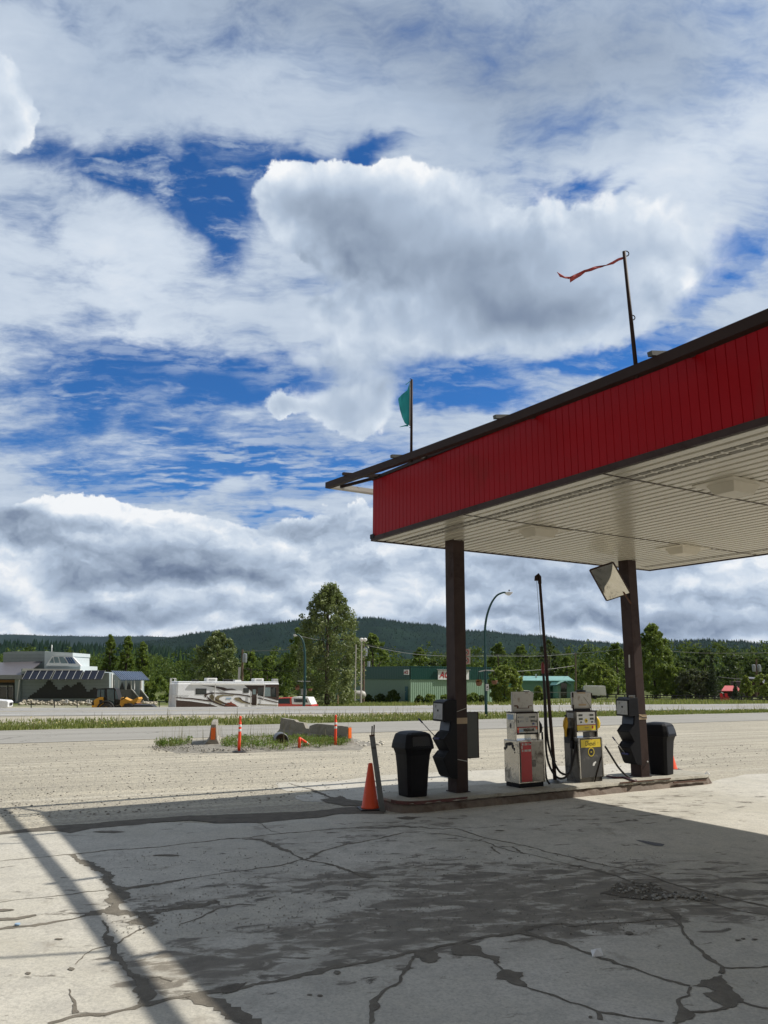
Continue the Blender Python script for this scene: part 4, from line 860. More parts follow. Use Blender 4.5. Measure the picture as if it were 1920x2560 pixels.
# ---- ragged outlines in plan
def fractal(pts, it=4, amp=0.16, closed=True, rnd=None):
    rnd = rnd or random; P = [np.array(p[:2], float) for p in pts]
    for k in range(it):
        o = []; n = len(P); m = n if closed else n-1
        for i in range(m):
            a, b_ = P[i], P[(i+1) % n]; d = b_-a; L = np.linalg.norm(d)
            o.append(a)
            if L > 0.02: o.append((a+b_)/2+np.array([-d[1], d[0]])*(rnd.random()-.5)*2*amp)
        if not closed: o.append(P[-1])
        P = o
    return P
from mathutils.geometry import tessellate_polygon
def flat(b, P, z):
    tri = tessellate_polygon([[Vector((p[0], p[1], 0)) for p in P]])
    b.add([(p[0], p[1], z) for p in P], [t if ((P[t[1]][0]-P[t[0]][0])*(P[t[2]][1]-P[t[0]][1])-(P[t[1]][1]-P[t[0]][1])*(P[t[2]][0]-P[t[0]][0])) > 0 else t[::-1] for t in tri])
G = lambda pl: [atz(x, y)[:2] for x, y in pl]
# concrete apron: everything on the near side of the gutter line
edge = [W(-60, 11.2), W(-20, 12.2)]+[atz(x, y) for x, y in ((-200, 2108), (0, 2083), (60, 2076), (125, 2073), (175, 2082), (235, 2066), (330, 2060), (440, 2056), (540, 2060), (650, 2058), (735, 2049), (800, 2045), (860, 2034), (915, 2034), (985, 2037))]
edge += [W(7.2, 10.75), W(13.9, 10.75), W(16, 11.3), W(22, 10.0), W(60, 8.0)]
er = [e[:2] for e in edge]; er = fractal(er, 3, 0.03, closed=False)
b = MB(); flat(b, [W(60, -60)[:2], ]+er[::-1]+[W(-60, -60)[:2]], 0.004); b.build('concrete_apron', CONC, kind='structure')
# far slab beyond the gutter
b = MB()
flat(b, fractal(G([(694, 1964), (690, 1958), (735, 1957), (830, 1955), (905, 1944), (960, 1938), (1100, 1930), (1300, 1920), (1480, 1912), (1600, 1907), (1660, 1925), (1560, 1962), (1400, 1970), (1100, 1985), (975, 2015), (912, 2010), (880, 2002), (838, 2004), (790, 2005), (757, 2004), (742, 1998), (738, 1990), (775, 1985), (845, 1975), (720, 1976), (700, 1972)]), 3, 0.05), 0.004)
flat(b, fractal(G([(690, 1962), (690, 1958), (735, 1955), (770, 1970), (790, 1975), (750, 1978), (716, 1978)]), 3, 0.05), 0.005)
b.build('concrete_slab', CONC, kind='structure')
# ---- dirt: joints, cracks, patches of grit
def dirt_mat(name, c1, c2, rough=0.95):
    m = bpy.data.materials.new(name); m.use_nodes = True; t = NT(m.node_tree); b = t.n['Principled BSDF']
    p = t.new('ShaderNodeTexCoord').outputs['Object']
    col = t.mix(t.ramp(t.noise(p, 6, 6, 0.7), 0.35, 0.65), c4(c1), c4(c2)); ag = t.noise(p, 120, 3, 0.7)
    col = t.mix(t.ramp(ag, 0.62, 0.72, 0.0, 0.7), col, c4([c*2.4 for c in c2])); col = t.mix(t.ramp(ag, 0.25, 0.38, 0.6, 0.0), col, c4([c*0.4 for c in c1]))
    t.l.new(col, b.inputs['Base Color']); b.inputs['Roughness'].default_value = rough; b.inputs['Specular IOR Level'].default_value = 0.15
    t.l.new(t.new('ShaderNodeBump', {'Height': ag, 'Strength': 0.6, 'Distance': 0.01}).outputs[0], b.inputs['Normal']); return m
DIRT = dirt_mat('grit', (0.13, 0.117, 0.095), (0.20, 0.18, 0.145)); DARK = dirt_mat('damp_grit', (0.105, 0.095, 0.078), (0.16, 0.142, 0.115))
rr = random.Random(5)
ZK = [0.006]
def nz_(): ZK[0] += 0.00006; return ZK[0]
def crack(b, pl, w, z=None):
    z = nz_()
    # pl: pixel polyline, w: widths (m) per point
    P = [atz(x, y)[:2] for x, y in pl]; w = w if hasattr(w, '__len__') else [w]*len(P); Wd = [q*(.7 if q < .04 else .48 if q < .1 else .62) for q in w]
    for k in range(4):
        o = []; ow = []
        for i in range(len(P)-1):
            a, c = P[i], P[i+1]; d = c-a; o.append(a); ow.append(Wd[i])
            if np.linalg.norm(d) > 0.06: o.append((a+c)/2+np.array([-d[1], d[0]])*(rr.random()-.5)*0.16); ow.append((Wd[i]+Wd[i+1])/2*(0.6+rr.random()*0.8))
        o.append(P[-1]); ow.append(Wd[-1]); P, Wd = o, ow
    vs = []
    for i, p in enumerate(P):
        d = P[min(i+1, len(P)-1)]-P[max(i-1, 0)]; d = d/(np.linalg.norm(d)+1e-9); nn = np.array([-d[1], d[0]])
        l, r_ = Wd[i]*(.3+rr.random()*.4), Wd[i]*(.3+rr.random()*.4)
        vs += [(*(p+nn*l), z+i*4e-6), (*(p-nn*r_), z+i*4e-6)]
    b.add(vs, [(2*i+1, 2*i+3, 2*i+2, 2*i) for i in range(len(P)-1)])
def patch(b, pl, z=None, amp=0.2, it=5): flat(b, fractal(G(pl), it, amp, rnd=rr), nz_())
b = MB()
crack(b, [(0, 2154), (116, 2143), (194, 2135), (310, 2124), (480, 2108), (625, 2095), (720, 2083), (839, 2073), (960, 2064), (1040, 2068), (1110, 2074)], [.025, .03, .03, .03, .045, .07, .09, .06, .05, .09, .05])
crack(b, [(0, 2257), (133, 2242), (220, 2230), (262, 2227)], [.025, .03, .03, .05]); 
crack(b, [(300, 2226), (405, 2210), (480, 2196), (607, 2178), (700, 2165), (752, 2150), (772, 2148), (804, 2129), (868, 2111), (960, 2094), (1010, 2083)], [.14, .10, .05, .05, .06, .06, .06, .09, .08, .09, .06])
crack(b, [(179, 2138), (226, 2163), (269, 2191), (289, 2220), (290, 2250), (275, 2275)], [.14, .22, .20, .24, .30, .25])
crack(b, [(-20, 2326), (87, 2315), (191, 2297), (255, 2279), (300, 2283), (376, 2285), (477, 2268), (546, 2254)], [.10, .10, .05, .26, .22, .16, .20, .14])
crack(b, [(376, 2290), (350, 2305), (390, 2312)], [.2, .3, .2]); crack(b, [(385, 2312), (330, 2336), (295, 2360), (262, 2368), (231, 2376), (205, 2398), (188, 2413)], [.06, .04, .035, .03, .02, .015, .01])
crack(b, [(450, 2312), (500, 2296), (546, 2272), (600, 2262), (640, 2264)], [.02, .04, .05, .05, .02])
crack(b, [(257, 2303), (262, 2338), (269, 2349), (284, 2367), (283, 2392), (312, 2416), (324, 2434), (350, 2450), (359, 2478), (372, 2492)], [.03, .04, .12, .09, .10, .09, .07, .10, .16, .20])
patch(b, [(352, 2446), (372, 2452), (366, 2470), (386, 2496), (356, 2518), (350, 2500), (330, 2480), (352, 2466)])
crack(b, [(121, 2562), (185, 2543), (266, 2537), (353, 2515), (420, 2499), (480, 2490), (560, 2478)], [.10, .09, .06, .10, .09, .09, .10])
crack(b, [(560, 2484), (625, 2467), (711, 2451), (772, 2436), (860, 2415), (960, 2397), (1041, 2380), (1134, 2362), (1249, 2340), (1293, 2333), (1320, 2320), (1405, 2311), (1440, 2318), (1550, 2309), (1689, 2300)], [.08, .06, .10, .12, .10, .09, .08, .08, .10, .10, .16, .10, .06, .05, .05])
crack(b, [(480, 2492), (540, 2510), (575, 2530), (640, 2570)], [.20, .26, .22, .20])
crack(b, [(430, 2455), (400, 2444), (372, 2447)], [.015, .012, .012]); crack(b, [(173, 2475), (181, 2500), (186, 2520), (190, 2535)], [.01, .02, .05, .08])
# X crack
crack(b, [(605, 2098), (650, 2100), (690, 2117), (726, 2131), (745, 2143), (757, 2150), (778, 2154), (842, 2166), (894, 2186), (930, 2196)], [.03, .16, .17, .08, .07, .07, .06, .08, .14, .14])
crack(b, [(604, 2047), (640, 2056), (663, 2068), (676, 2078), (700, 2082)], [.01, .025, .02, .02, .02])
# slab joint from the island corner to the right edge
crack(b, [(1110, 2073), (1134, 2071), (1206, 2094), (1278, 2108), (1356, 2128), (1440, 2147), (1498, 2161), (1619, 2190), (1689, 2213), (1773, 2235), (1845, 2252), (1925, 2269)], [.03, .05, .035, .04, .05, .07, .03, .04, .06, .05, .08, .09])
crack(b, [(1061, 2083), (1139, 2090), (1197, 2102), (1238, 2117), (1287, 2131), (1333, 2139), (1440, 2166), (1538, 2190), (1579, 2206), (1631, 2216), (1689, 2241), (1735, 2249), (1776, 2259), (1831, 2274), (1925, 2291)], [.02, .03, .04, .05, .03, .02, .025, .03, .06, .05, .09, .08, .03, .03, .015])
crack(b, [(1197, 2102), (1214, 2096)], .02); crack(b, [(1230, 2118), (1236, 2128), (1250, 2136)], .05); crack(b, [(1280, 2118), (1296, 2128), (1310, 2136)], [.05, .09, .05])
# right hand cracks
crack(b, [(1654, 2270), (1692, 2292), (1700, 2312), (1709, 2334), (1744, 2373), (1773, 2399), (1806, 2419), (1802, 2436)], [.04, .13, .07, .05, .06, .09, .08, .08])
crack(b, [(1808, 2421), (1830, 2423), (1925, 2418)], .025)
patch(b, [(1790, 2444), (1806, 2440), (1816, 2462), (1836, 2482), (1862, 2508), (1828, 2522), (1796, 2510), (1772, 2496), (1756, 2486), (1790, 2480), (1766, 2470), (1732, 2466), (1752, 2454)])
crack(b, [(1858, 2508), (1880, 2516), (1925, 2524)], [.05, .03, .035])
crack(b, [(1307, 2332), (1365, 2348), (1440, 2373), (1483, 2390), (1527, 2404), (1552, 2414), (1585, 2423), (1625, 2439), (1671, 2454), (1726, 2467)], [.14, .12, .07, .05, .09, .03, .05, .03, .07, .05])
crack(b, [(1726, 2470), (1724, 2491), (1695, 2503), (1708, 2526), (1712, 2545), (1686, 2562)], [.04, .04, .05, .10, .13, .05]); crack(b, [(1715, 2532), (1787, 2529), (1830, 2518)], [.04, .03, .05])
patch(b, [(1139, 2364), (1195, 2366), (1208, 2384), (1250, 2394), (1251, 2408), (1238, 2412), (1212, 2397), (1196, 2391), (1160, 2390), (1130, 2386)])
patch(b, [(1036, 2382), (1072, 2376), (1096, 2386), (1092, 2406), (1070, 2410), (1050, 2396), (1018, 2398)])
crack(b, [(1240, 2411), (1256, 2427)], .02); patch(b, [(1258, 2426), (1306, 2433), (1298, 2450), (1322, 2472), (1285, 2464), (1265, 2452), (1238, 2450), (1242, 2436)])
crack(b, [(1320, 2472), (1350, 2481), (1392, 2494), (1425, 2509), (1466, 2519), (1495, 2532), (1570, 2544), (1660, 2557)], [.02, .02, .05, .02, .05, .05, .02, .02]); crack(b, [(1494, 2532), (1500, 2552)], [.05, .09])
crack(b, [(1032, 2397), (1012, 2430), (1000, 2457), (966, 2474), (950, 2490), (934, 2507), (930, 2530), (926, 2562)], [.05, .07, .03, .05, .03, .12, .08, .02])
b.build('crack_dirt', DIRT, kind='structure')
# broken-up grit stains in the middle of the apron
b = MB()
def blotch(cx, cy, rx, ry, n, sz, seed):
    q = random.Random(seed)
    for i in range(n):
        a = q.random()*6.283; rad = math.sqrt(q.random()); x = cx+rx*rad*math.cos(a); y = cy+ry*rad*math.sin(a)
        s_ = sz*(1.25-rad)*(0.4+q.random()*1.1); k = 7
        c = atz(x, y)[:2]; ph = q.random()*6
        P = []
        for j in range(k):
            an = 6.283*j/k; rr_ = s_*(0.55+q.random()*0.7); v2 = np.array([math.cos(an)*rr_*2.3, math.sin(an)*rr_*0.9])
            P.append(c+U[:2]*v2[0]*0.9+V[:2]*v2[1])
        flat(b, fractal(P, 3, 0.22, rnd=q), 0.0125+0.00005*(i % 40))
patch(b, [(552, 2476), (600, 2462), (628, 2456), (600, 2474), (556, 2486)])
b.build('grit_stains', DARK, kind='structure')
b = MB()
patch(b, [(0, 2082), (60, 2074), (125, 2066), (250, 2058), (400, 2046), (480, 2040), (600, 2036), (682, 2033), (798, 2027), (900, 2016), (960, 2022), (960, 2036), (900, 2035), (842, 2036), (798, 2045), (729, 2050), (653, 2058), (538, 2059), (480, 2052), (400, 2056), (300, 2066), (230, 2072), (176, 2084), (125, 2078), (60, 2082), (0, 2088)], .010, .06)
patch(b, [(800, 2000), (850, 1990), (880, 2001), (940, 2006), (920, 2013), (860, 2016), (820, 2008)], .0100, .12)
crack(b, [(722, 1958), (760, 1970), (800, 1984), (845, 2000), (880, 2008)], [.05, .09, .10, .14, .2], .011)
patch(b, [(985, 2046), (1010, 2043), (1045, 2045), (1020, 2050)], .0105, .2)
patch(b, [(1545, 2208), (1590, 2214), (1640, 2212), (1660, 2232), (1700, 2244), (1650, 2252), (1560, 2246), (1500, 2236)], .0122, .12)
b.build('damp_gutter', DARK, kind='structure')
b = MB(); patch(b, [(1589, 2101), (1610, 2103), (1662, 2112), (1655, 2117), (1638, 2116), (1612, 2109)], .010, .06); b.build('tar_patch', mat('tar_patch', (.10, .10, .105), rough=.8), kind='structure')
b = MB(); patch(b, [(0, 2275), (30, 2275), (37, 2277), (10, 2281), (0, 2281)], .010, .08); patch(b, [(-5, 2298), (40, 2296), (88, 2288), (92, 2291), (40, 2302), (-5, 2304)], .010, .08)
for (x, y, w_, h_) in ((148, 2350, 12, 2), (178, 2425, 10, 4), (70, 2436, 8, 3), (843, 2434, 10, 5), (800, 2492, 8, 2.5), (774, 2490, 8, 2), (1572, 2335, 12, 4), (1845, 2353, 8, 2), (1886, 2351, 9, 2), (1858, 2349, 6, 2), (1476, 2546, 6, 3), (420, 2140, 40, 2), (272, 2081, 42, 3), (1250, 2078, 14, 1.2)):
    patch(b, [(x-w_, y), (x-w_*.4, y-h_), (x+w_*.5, y-h_*.8), (x+w_, y), (x+w_*.3, y+h_), (x-w_*.5, y+h_*.7)], .010, .12, 3)
b.build('small_stains', DIRT, kind='structure')
# stones: in the pothole, on the gravel, pale rocks by the barriers
STONE = mat('stones', (0.27, 0.255, 0.22), rough=0.85, var=0.45, scale=25)
def stones(name, places, lab=None, mt=STONE, **kw):
    ico = [(0, 0, 1)]+[(math.cos(a)*.89, math.sin(a)*.89, .45) for a in np.linspace(0, 6.283, 6)[:-1]]+[(math.cos(a+.63)*.89, math.sin(a+.63)*.89, -.45) for a in np.linspace(0, 6.283, 6)[:-1]]+[(0, 0, -1)]
    F_ = [(0, i+1, (i+1) % 5+1) for i in range(5)]+[(i+1, i+6, (i+1) % 5+1) for i in range(5)]+[(i+6, (i+1) % 5+6, (i+1) % 5+1) for i in range(5)]+[(11, (i+1) % 5+6, i+6) for i in range(5)]
    ico = np.array(ico); vs = []; fs = []
    for k, (x, y, z, s_) in enumerate(places):
        a = rng.random()*6.28; sc = np.array([1, .55+.4*rng.random(), .35+.35*rng.random()])*s_
        q = ico*sc*(0.8+0.4*rng.random((12, 1))); ca, sa = math.cos(a), math.sin(a)
        q = np.stack([q[:, 0]*ca-q[:, 1]*sa, q[:, 0]*sa+q[:, 1]*ca, q[:, 2]], 1)+np.array([x, y, z+s_*.15])
        vs.append(q); fs += [tuple(12*k+i for i in f) for f in F_]
    return fastmesh(name, np.concatenate(vs), fs, mt, **kw)
pl = []
for i in range(55):
    a = rng.random()*6.28; r_ = math.sqrt(rng.random()); p = atz(1592+62*r_*math.cos(a), 2222+17*r_*math.sin(a)); pl.append((p[0], p[1], .012, .010+.020*rng.random()**2))
for i in range(60):
    p = atz(1690+50*rng.standard_normal(), 2246+5*rng.standard_normal()); pl.append((p[0], p[1], .012, .012+.02*rng.random()))
stones('pothole_stones', pl, kind='stuff')
pl = []
for i in range(2600):
    x = 560+1400*rng.random()-300; y = 2130+210*rng.random(); p = atz(x, y)
    pl.append((p[0], p[1], .010, .003+.007*rng.random()**2))
stones('loose_grit', pl, kind='stuff')
pl = []
for i in range(5000):
    y = 1860+185*rng.random(); x = -40+2000*rng.random(); p = atz(x, y); u_, v_, _ = uvof(p)
    if 6.3 < u_ < 14.4 and 10.3 < v_ < 12.1: continue
    if v_ < 12.6: continue
    pl.append((p[0], p[1], 0.0, .008+.022*rng.random()**3))
stones('loose_gravel', pl, kind='stuff')
# little bits of litter
r = empty('paper_scrap', atz(1492, 2392), 0.3, label='small crumpled white paper scrap lying on the cracked concrete', cat='litter')
b = MB(); b.add([(-.05, -.02, .01), (.04, -.03, .012), (.06, .03, .05), (-.03, .035, .04), (.0, .0, .055)], [(0, 1, 4), (1, 2, 4), (2, 3, 4), (3, 0, 4)]); o = b.build('paper', M['white'], r); s_ = o.modifiers.new('t', 'SOLIDIFY'); s_.thickness = .003
r = empty('bottle_cap', atz(43, 2316), 0, label='tiny pale blue round cap lying by the crack at the left edge', cat='litter'); b = MB(); b.lathe((0, 0, .012), [(.022, 0), (.024, .004), (.022, .012), (.01, .014)], 14); b.build('cap', M['bluelab'], r)
r = empty('paper_scrap', W(13.98, 10.75, .17), 0, label='crumpled white scrap caught on the far broken end of the island', cat='litter'); b = MB(); b.add([(-.05, -.03, .0), (.05, -.03, .0), (.06, .03, .02), (-.04, .03, .01), (.0, .0, .07)], [(0, 1, 4), (1, 2, 4), (2, 3, 4), (3, 0, 4)]); o = b.build('paper', M['white'], r); s_ = o.modifiers.new('t', 'SOLIDIFY'); s_.thickness = .003
# ================================================================== WEED ISLAND WITH BARRIERS
GRASS = leafmat('grass_blades', (0.12, 0.17, 0.035), (0.30, 0.31, 0.10), 0.4)
WEED = leafmat('weed_leaves', (0.10, 0.17, 0.03), (0.20, 0.30, 0.06), 0.4)
DRYG = leafmat('dry_stalks', (0.28, 0.24, 0.13), (0.36, 0.33, 0.20), 0.2)
def blades(name, P, hgt, wid, mt, lean=0.35, **kw):
    n = len(P); P = np.asarray(P, float); a = rng.random(n)*6.283; h = hgt*(0.5+rng.random(n)); w_ = wid*(0.6+0.8*rng.random(n))
    dx, dy = np.cos(a), np.sin(a); la = rng.random(n)*6.283; ll = lean*h*rng.random(n)
    v = np.zeros((n, 4, 3)); v[:, 0] = P; v[:, 0, 0] -= dx*w_/2; v[:, 0, 1] -= dy*w_/2; v[:, 1] = P; v[:, 1, 0] += dx*w_/2; v[:, 1, 1] += dy*w_/2
    v[:, 2] = P; v[:, 2, 0] += np.cos(la)*ll+dx*w_/6; v[:, 2, 1] += np.sin(la)*ll+dy*w_/6; v[:, 2, 2] += h
    v[:, 3] = v[:, 2]; v[:, 3, 0] -= dx*w_/3; v[:, 3, 1] -= dy*w_/3
    var = np.repeat(rng.random(n), 4)
    return fastmesh(name, v.reshape(-1, 3), np.arange(4*n).reshape(n, 4), mt, attrs={'var': var}, **kw)
def leafclumps(name, C, rad, size, per, mt, parent=None, flatz=0.8, **kw):
    C = np.asarray(C, float); n = len(C)*per; c = np.repeat(C, per, 0); rad = np.repeat(np.broadcast_to(rad, len(C)), per)
    d = rng.standard_normal((n, 3)); d /= np.linalg.norm(d, axis=1)[:, None]; d[:, 2] *= flatz
    c = c+d*(rad*rng.random(n)**0.45)[:, None]
    a = rng.standard_normal((n, 3)); a += d*0.6; a[:, 2] += 0.3; a /= np.linalg.norm(a, axis=1)[:, None]
    t1 = np.cross(a, rng.standard_normal((n, 3))); t1 /= np.linalg.norm(t1, axis=1)[:, None]; t2 = np.cross(a, t1)
    s_ = (size*(0.6+0.8*rng.random(n)))[:, None]
    v = np.stack([c-t1*s_, c-t2*s_*0.55, c+t1*s_, c+t2*s_*0.55], 1)
    var = np.repeat(np.clip(np.repeat(rng.random(len(C)), per)*0.6+rng.random(n)*0.4, 0, 1), 4)
    return fastmesh(name, v.reshape(-1, 3), np.arange(4*n).reshape(n, 4), mt, parent=parent, attrs={'var': var}, **kw)
CB = concrete_mat('barrier_concrete', (0.33, 0.31, 0.27), (0.18, 0.16, 0.13))
def gz(x, y): p = atz(x, y, 0); return np.array([p[0], p[1], H(p[0], p[1])])
# mound of gravel and weeds
mound = mat('mound_gravel', (0.24, 0.225, 0.19), rough=.95, var=.3, scale=6, dirt=(.13, .12, .10), dirt_amt=.3, dscale=8, bump=.8, bscale=12)
b = MB(); P = fractal([p[:2] for p in (gz(395, 1872), gz(480, 1850), gz(640, 1842), (atz(760, 1842)), atz(880, 1846), atz(945, 1860), atz(900, 1876), atz(760, 1878), atz(600, 1882), atz(440, 1884))], 2, .08)
c = sum(P)/len(P); rings_ = [[(*(c+(p-c)*k), zz) for p in P] for k, zz in ((1.0, 0.0), (.8, .05), (.5, .10), (.2, .12))]
n = len(P); b.add([q for g in rings_ for q in g], [(k*n+i, k*n+(i+1) % n, (k+1)*n+(i+1) % n, (k+1)*n+i) for k in range(3) for i in range(n)]+[tuple(3*n+i for i in range(n))]); b.build('gravel_mound', mound, smooth=True, kind='structure')
def jersey(name, a, bb, lab, hgt=0.62, tilt=0.0, broken=None, refl=True):
    a = np.array([a[0], a[1], 0.0]); bb = np.array([bb[0], bb[1], 0.0]); d = bb-a; L = np.linalg.norm(d); rz = math.atan2(d[1], d[0])
    r = empty(name, a, rz, label=lab, cat='concrete barrier', group='broken concrete barriers'); prof = [(-.27, -.05), (-.27, .04), (-.12, .24), (-.075, hgt), (.075, hgt), (.12, .24), (.27, .04), (.27, -.05)]
    def zz(x, z): 
        t_ = tilt*x; return z+t_
    b = MB(); xs = np.linspace(0, L, 14); vs = []
    for i, x in enumerate(xs):
        cut = 0
        if broken: cut = broken(x/L)
        for (y, z) in prof: vs.append((x+(0.03*math.sin(z*40+i) if i in (0, 13) else 0), y+rr.uniform(-.004, .004), zz(x, min(z, hgt-cut) if z > .3 else z)+rr.uniform(-.004, .004)))
    m = len(prof); b.add(vs, [(i*m+k, i*m+(k+1) % m, (i+1)*m+(k+1) % m, (i+1)*m+k) for i in range(13) for k in range(m)]+[tuple(range(m))[::-1], tuple(13*m+k for k in range(m))])
    b.build('concrete_body', CB, r, bevel=.012)
    return r, L
def reflector(r, x, sgn, z0, z1, hw=.06):
    b = MB(); xx = x+sgn*.012; b.box(min(xx, xx+sgn*.02), max(xx, xx+sgn*.02), -hw, hw, z0, z1); b.build('orange_reflector', M['reflor'], r)
vdir = gz(530, 1869)
r, L = jersey('concrete_barrier', gz(531, 1868), gz(531, 1868)[:3]+np.array([-.35, 1.9, 0]), 'chipped concrete barrier seen end on, orange reflector, at the left of the weeds', .72, 0, lambda s: .05*(s < .1)+.04*math.sin(s*20))
reflector(r, 0, -1, .22, .56, .065)
e1 = gz(873, 1862)
r, L = jersey('concrete_barrier', e1, e1+np.array([-1.35, 1.25, 0]), 'concrete barrier with an orange reflector on its end, right of the weeds', .56, 0.02, lambda s: .0 if s < .8 else .10*(s-.8)/.2)
reflector(r, 0, -1, .20, .52, .065)
e2 = e1+np.array([-1.30, 1.32, 0])
r, L = jersey('concrete_barrier', e2, e2+np.array([-1.15, 1.0, 0]), 'cracked concrete barrier slab tilted up among the weeds behind the reflector one', .60, 0.06, lambda s: .16*(s < .18)+.05*(s < .5))
# delineator posts
def delin(px, py, top, lab, broken=False):
    p = gz(px, py); r = empty('delineator_post', p, 0, label=lab, cat='traffic post', group='orange flexible traffic posts')
    b = MB(); b.lathe((0, 0, 0), [(.20, 0.0), (.20, .012), (.17, .035), (.08, .045), (.05, .05)], 8); b.build('rubber_base', M['rubber'], r)
    hgt = atdist(px, top, p)[2]-p[2]
    if not broken:
        b = MB(); b.lathe((0, 0, 0), [(.045, .045), (.043, .3), (.040, hgt*.82), (.028, hgt*.84), (.026, hgt*.9), (.034, hgt*.91), (.034, hgt*.97), (.022, hgt)], 14); b.build('tube', M['orange2'], r, smooth=True)
        for z in (.575, .70):
            b = MB(); b.lathe((0, 0, 0), [(.0435, hgt*z), (.0445, hgt*z+.002), (.0440, hgt*(z+.065)), (.043, hgt*(z+.067))], 14); b.build('reflective_band', M['white'], r, smooth=True)
    else:
        b = MB(); b.lathe((0, 0, 0), [(.045, .045), (.043, hgt*.9), (.03, hgt)], 12); b.build('tube', M['orange2'], r, smooth=True)
        k0 = np.array([0, 0, hgt*.97]); k1 = gz(779, 1869)-p+np.array([0, 0, .03]); 
        b = MB(); b.tube([k0, k0+(k1-k0)*.5, k1], [.035, .04, .03], 10); tp = b.build('snapped_top', M['orange2'], r, smooth=True)
        b = MB(); b.tube([k0+(k1-k0)*.52, k0+(k1-k0)*.64], [.042, .041], 10); b.build('reflective_band', M['white'], tp, smooth=True)
        b = MB(); b.tube([k0+(k1-k0)*.72, k0+(k1-k0)*.82], [.040, .039], 10); b.build('reflective_band', M['white'], tp, smooth=True)
delin(597, 1881, 1790, 'upright orange traffic post with white bands at the left end of the weeds')
delin(748, 1874, 1844, 'snapped orange traffic post folded over in front of the weeds', True)
delin(838, 1868, 1787, 'upright orange traffic post with white bands in front of the right barrier')
# culvert pipe end
p = gz(704, 1868); r = empty('steel_drum', p, 0, label='round grey steel drum lying on its side in the weeds, open end showing', cat='drum')
ax = np.array([-0.26, 1.0, 0.0]); ax /= np.linalg.norm(ax); c = np.array([p[0], p[1], p[2]+.205])
b = MB(); n = 24; sx = np.cross(ax, [0, 0, 1.0]); sx /= np.linalg.norm(sx); sz = np.array([0, 0, 1.0]); vs = []
for (rad, dd) in ((.205, 0), (.205, .6), (.19, .6), (.155, .28), (.175, .03), (.19, -.01)):
    vs += [tuple(c+ax*dd+(sx*math.cos(a)+sz*math.sin(a))*rad) for a in np.linspace(0, 6.283, n+1)[:-1]]
b.add(vs, [(k*n+i, k*n+(i+1) % n, ((k+1) % 6)*n+(i+1) % n, ((k+1) % 6)*n+i) for k in range(6) for i in range(n)]); b.build('shell', mat('drum_steel', (.16, .165, .17), rough=.5, metal=.4, var=.2), r, world=True, smooth=False)
b = MB(); b.tube([c+ax*.12, c+ax*.16], [.165, .165], 20); b.build('inner_plate', mat('rust_plate', (.09, .06, .045), rough=.8, var=.4, scale=12), r, world=True)
b = MB(); b.tube([c+ax*.06, c+ax*.12], [.05, .06], 12); hb = b.build('hub', M['ink'], r, world=True)
for a in (0.4, 1.97, 3.54, 5.11):
    b = MB(); d = sx*math.cos(a)+sz*math.sin(a); b.bar(c+ax*.10+d*.05, c+ax*.10+d*.10, .03); b.build('spoke', M['rust'], r, world=True)
# weeds
def inpoly(x, y, P):
    ins = False; j = len(P)-1
    for i in range(len(P)):
        if (P[i][1] > y) != (P[j][1] > y) and x < (P[j][0]-P[i][0])*(y-P[i][1])/(P[j][1]-P[i][1])+P[i][0]: ins = not ins
        j = i
    return ins
def scatter(poly, n):
    out = []; xs = [p[0] for p in poly]; ys = [p[1] for p in poly]
    while len(out) < n:
        x = min(xs)+(max(xs)-min(xs))*rng.random(); y = min(ys)+(max(ys)-min(ys))*rng.random()
        if inpoly(x, y, poly): q = atz(x, y); out.append((q[0], q[1], H(q[0], q[1])+.03))
    return out
wp1 = [(560, 1852), (640, 1846), (700, 1848), (750, 1846), (790, 1848), (870, 1858), (868, 1868), (800, 1874), (740, 1876), (680, 1878), (600, 1876), (552, 1874)]
wp2 = [(385, 1866), (470, 1858), (480, 1862), (440, 1868), (400, 1872)]
wp3 = [(740, 1836), (800, 1842), (865, 1858), (860, 1868), (760, 1868), (735, 1856)]
wc = scatter(wp1, 190)+scatter(wp2, 26)+scatter(wp3, 150)
wc = [(x, y, z+.05+.14*rng.random()) for x, y, z in wc]
leafclumps('weeds', wc, .12, .028, 26, WEED, kind='stuff')
blades('weed_grass', scatter(wp1, 1500)+scatter(wp2, 260)+scatter(wp3, 800), .19, .015, GRASS, kind='stuff')
blades('dry_weed_stalks', scatter(wp1, 60)+scatter(wp2, 16)+scatter([(440, 1850), (560, 1840), (560, 1868), (500, 1866)], 30), .5, .012, DRYG, .2, kind='stuff')
pl = [(*q[:2], H(q[0], q[1])+.06, 0.012+.035*rng.random()**2) for q in [atz(*c) for c in [(380+250*rng.random(), 1866+18*rng.random()) for _ in range(420)]]]
stones('mound_stones', pl, kind='stuff')
pl = [(*q[:2], .0, .03+.08*rng.random()**2) for q in [atz(884+75*rng.random()**1.2, 1854+12*rng.random()) for _ in range(34)]]
stones('pale_rocks', pl, mt=mat('pale_rock', (.46, .44, .38), rough=.85, var=.25, scale=8), kind='stuff')
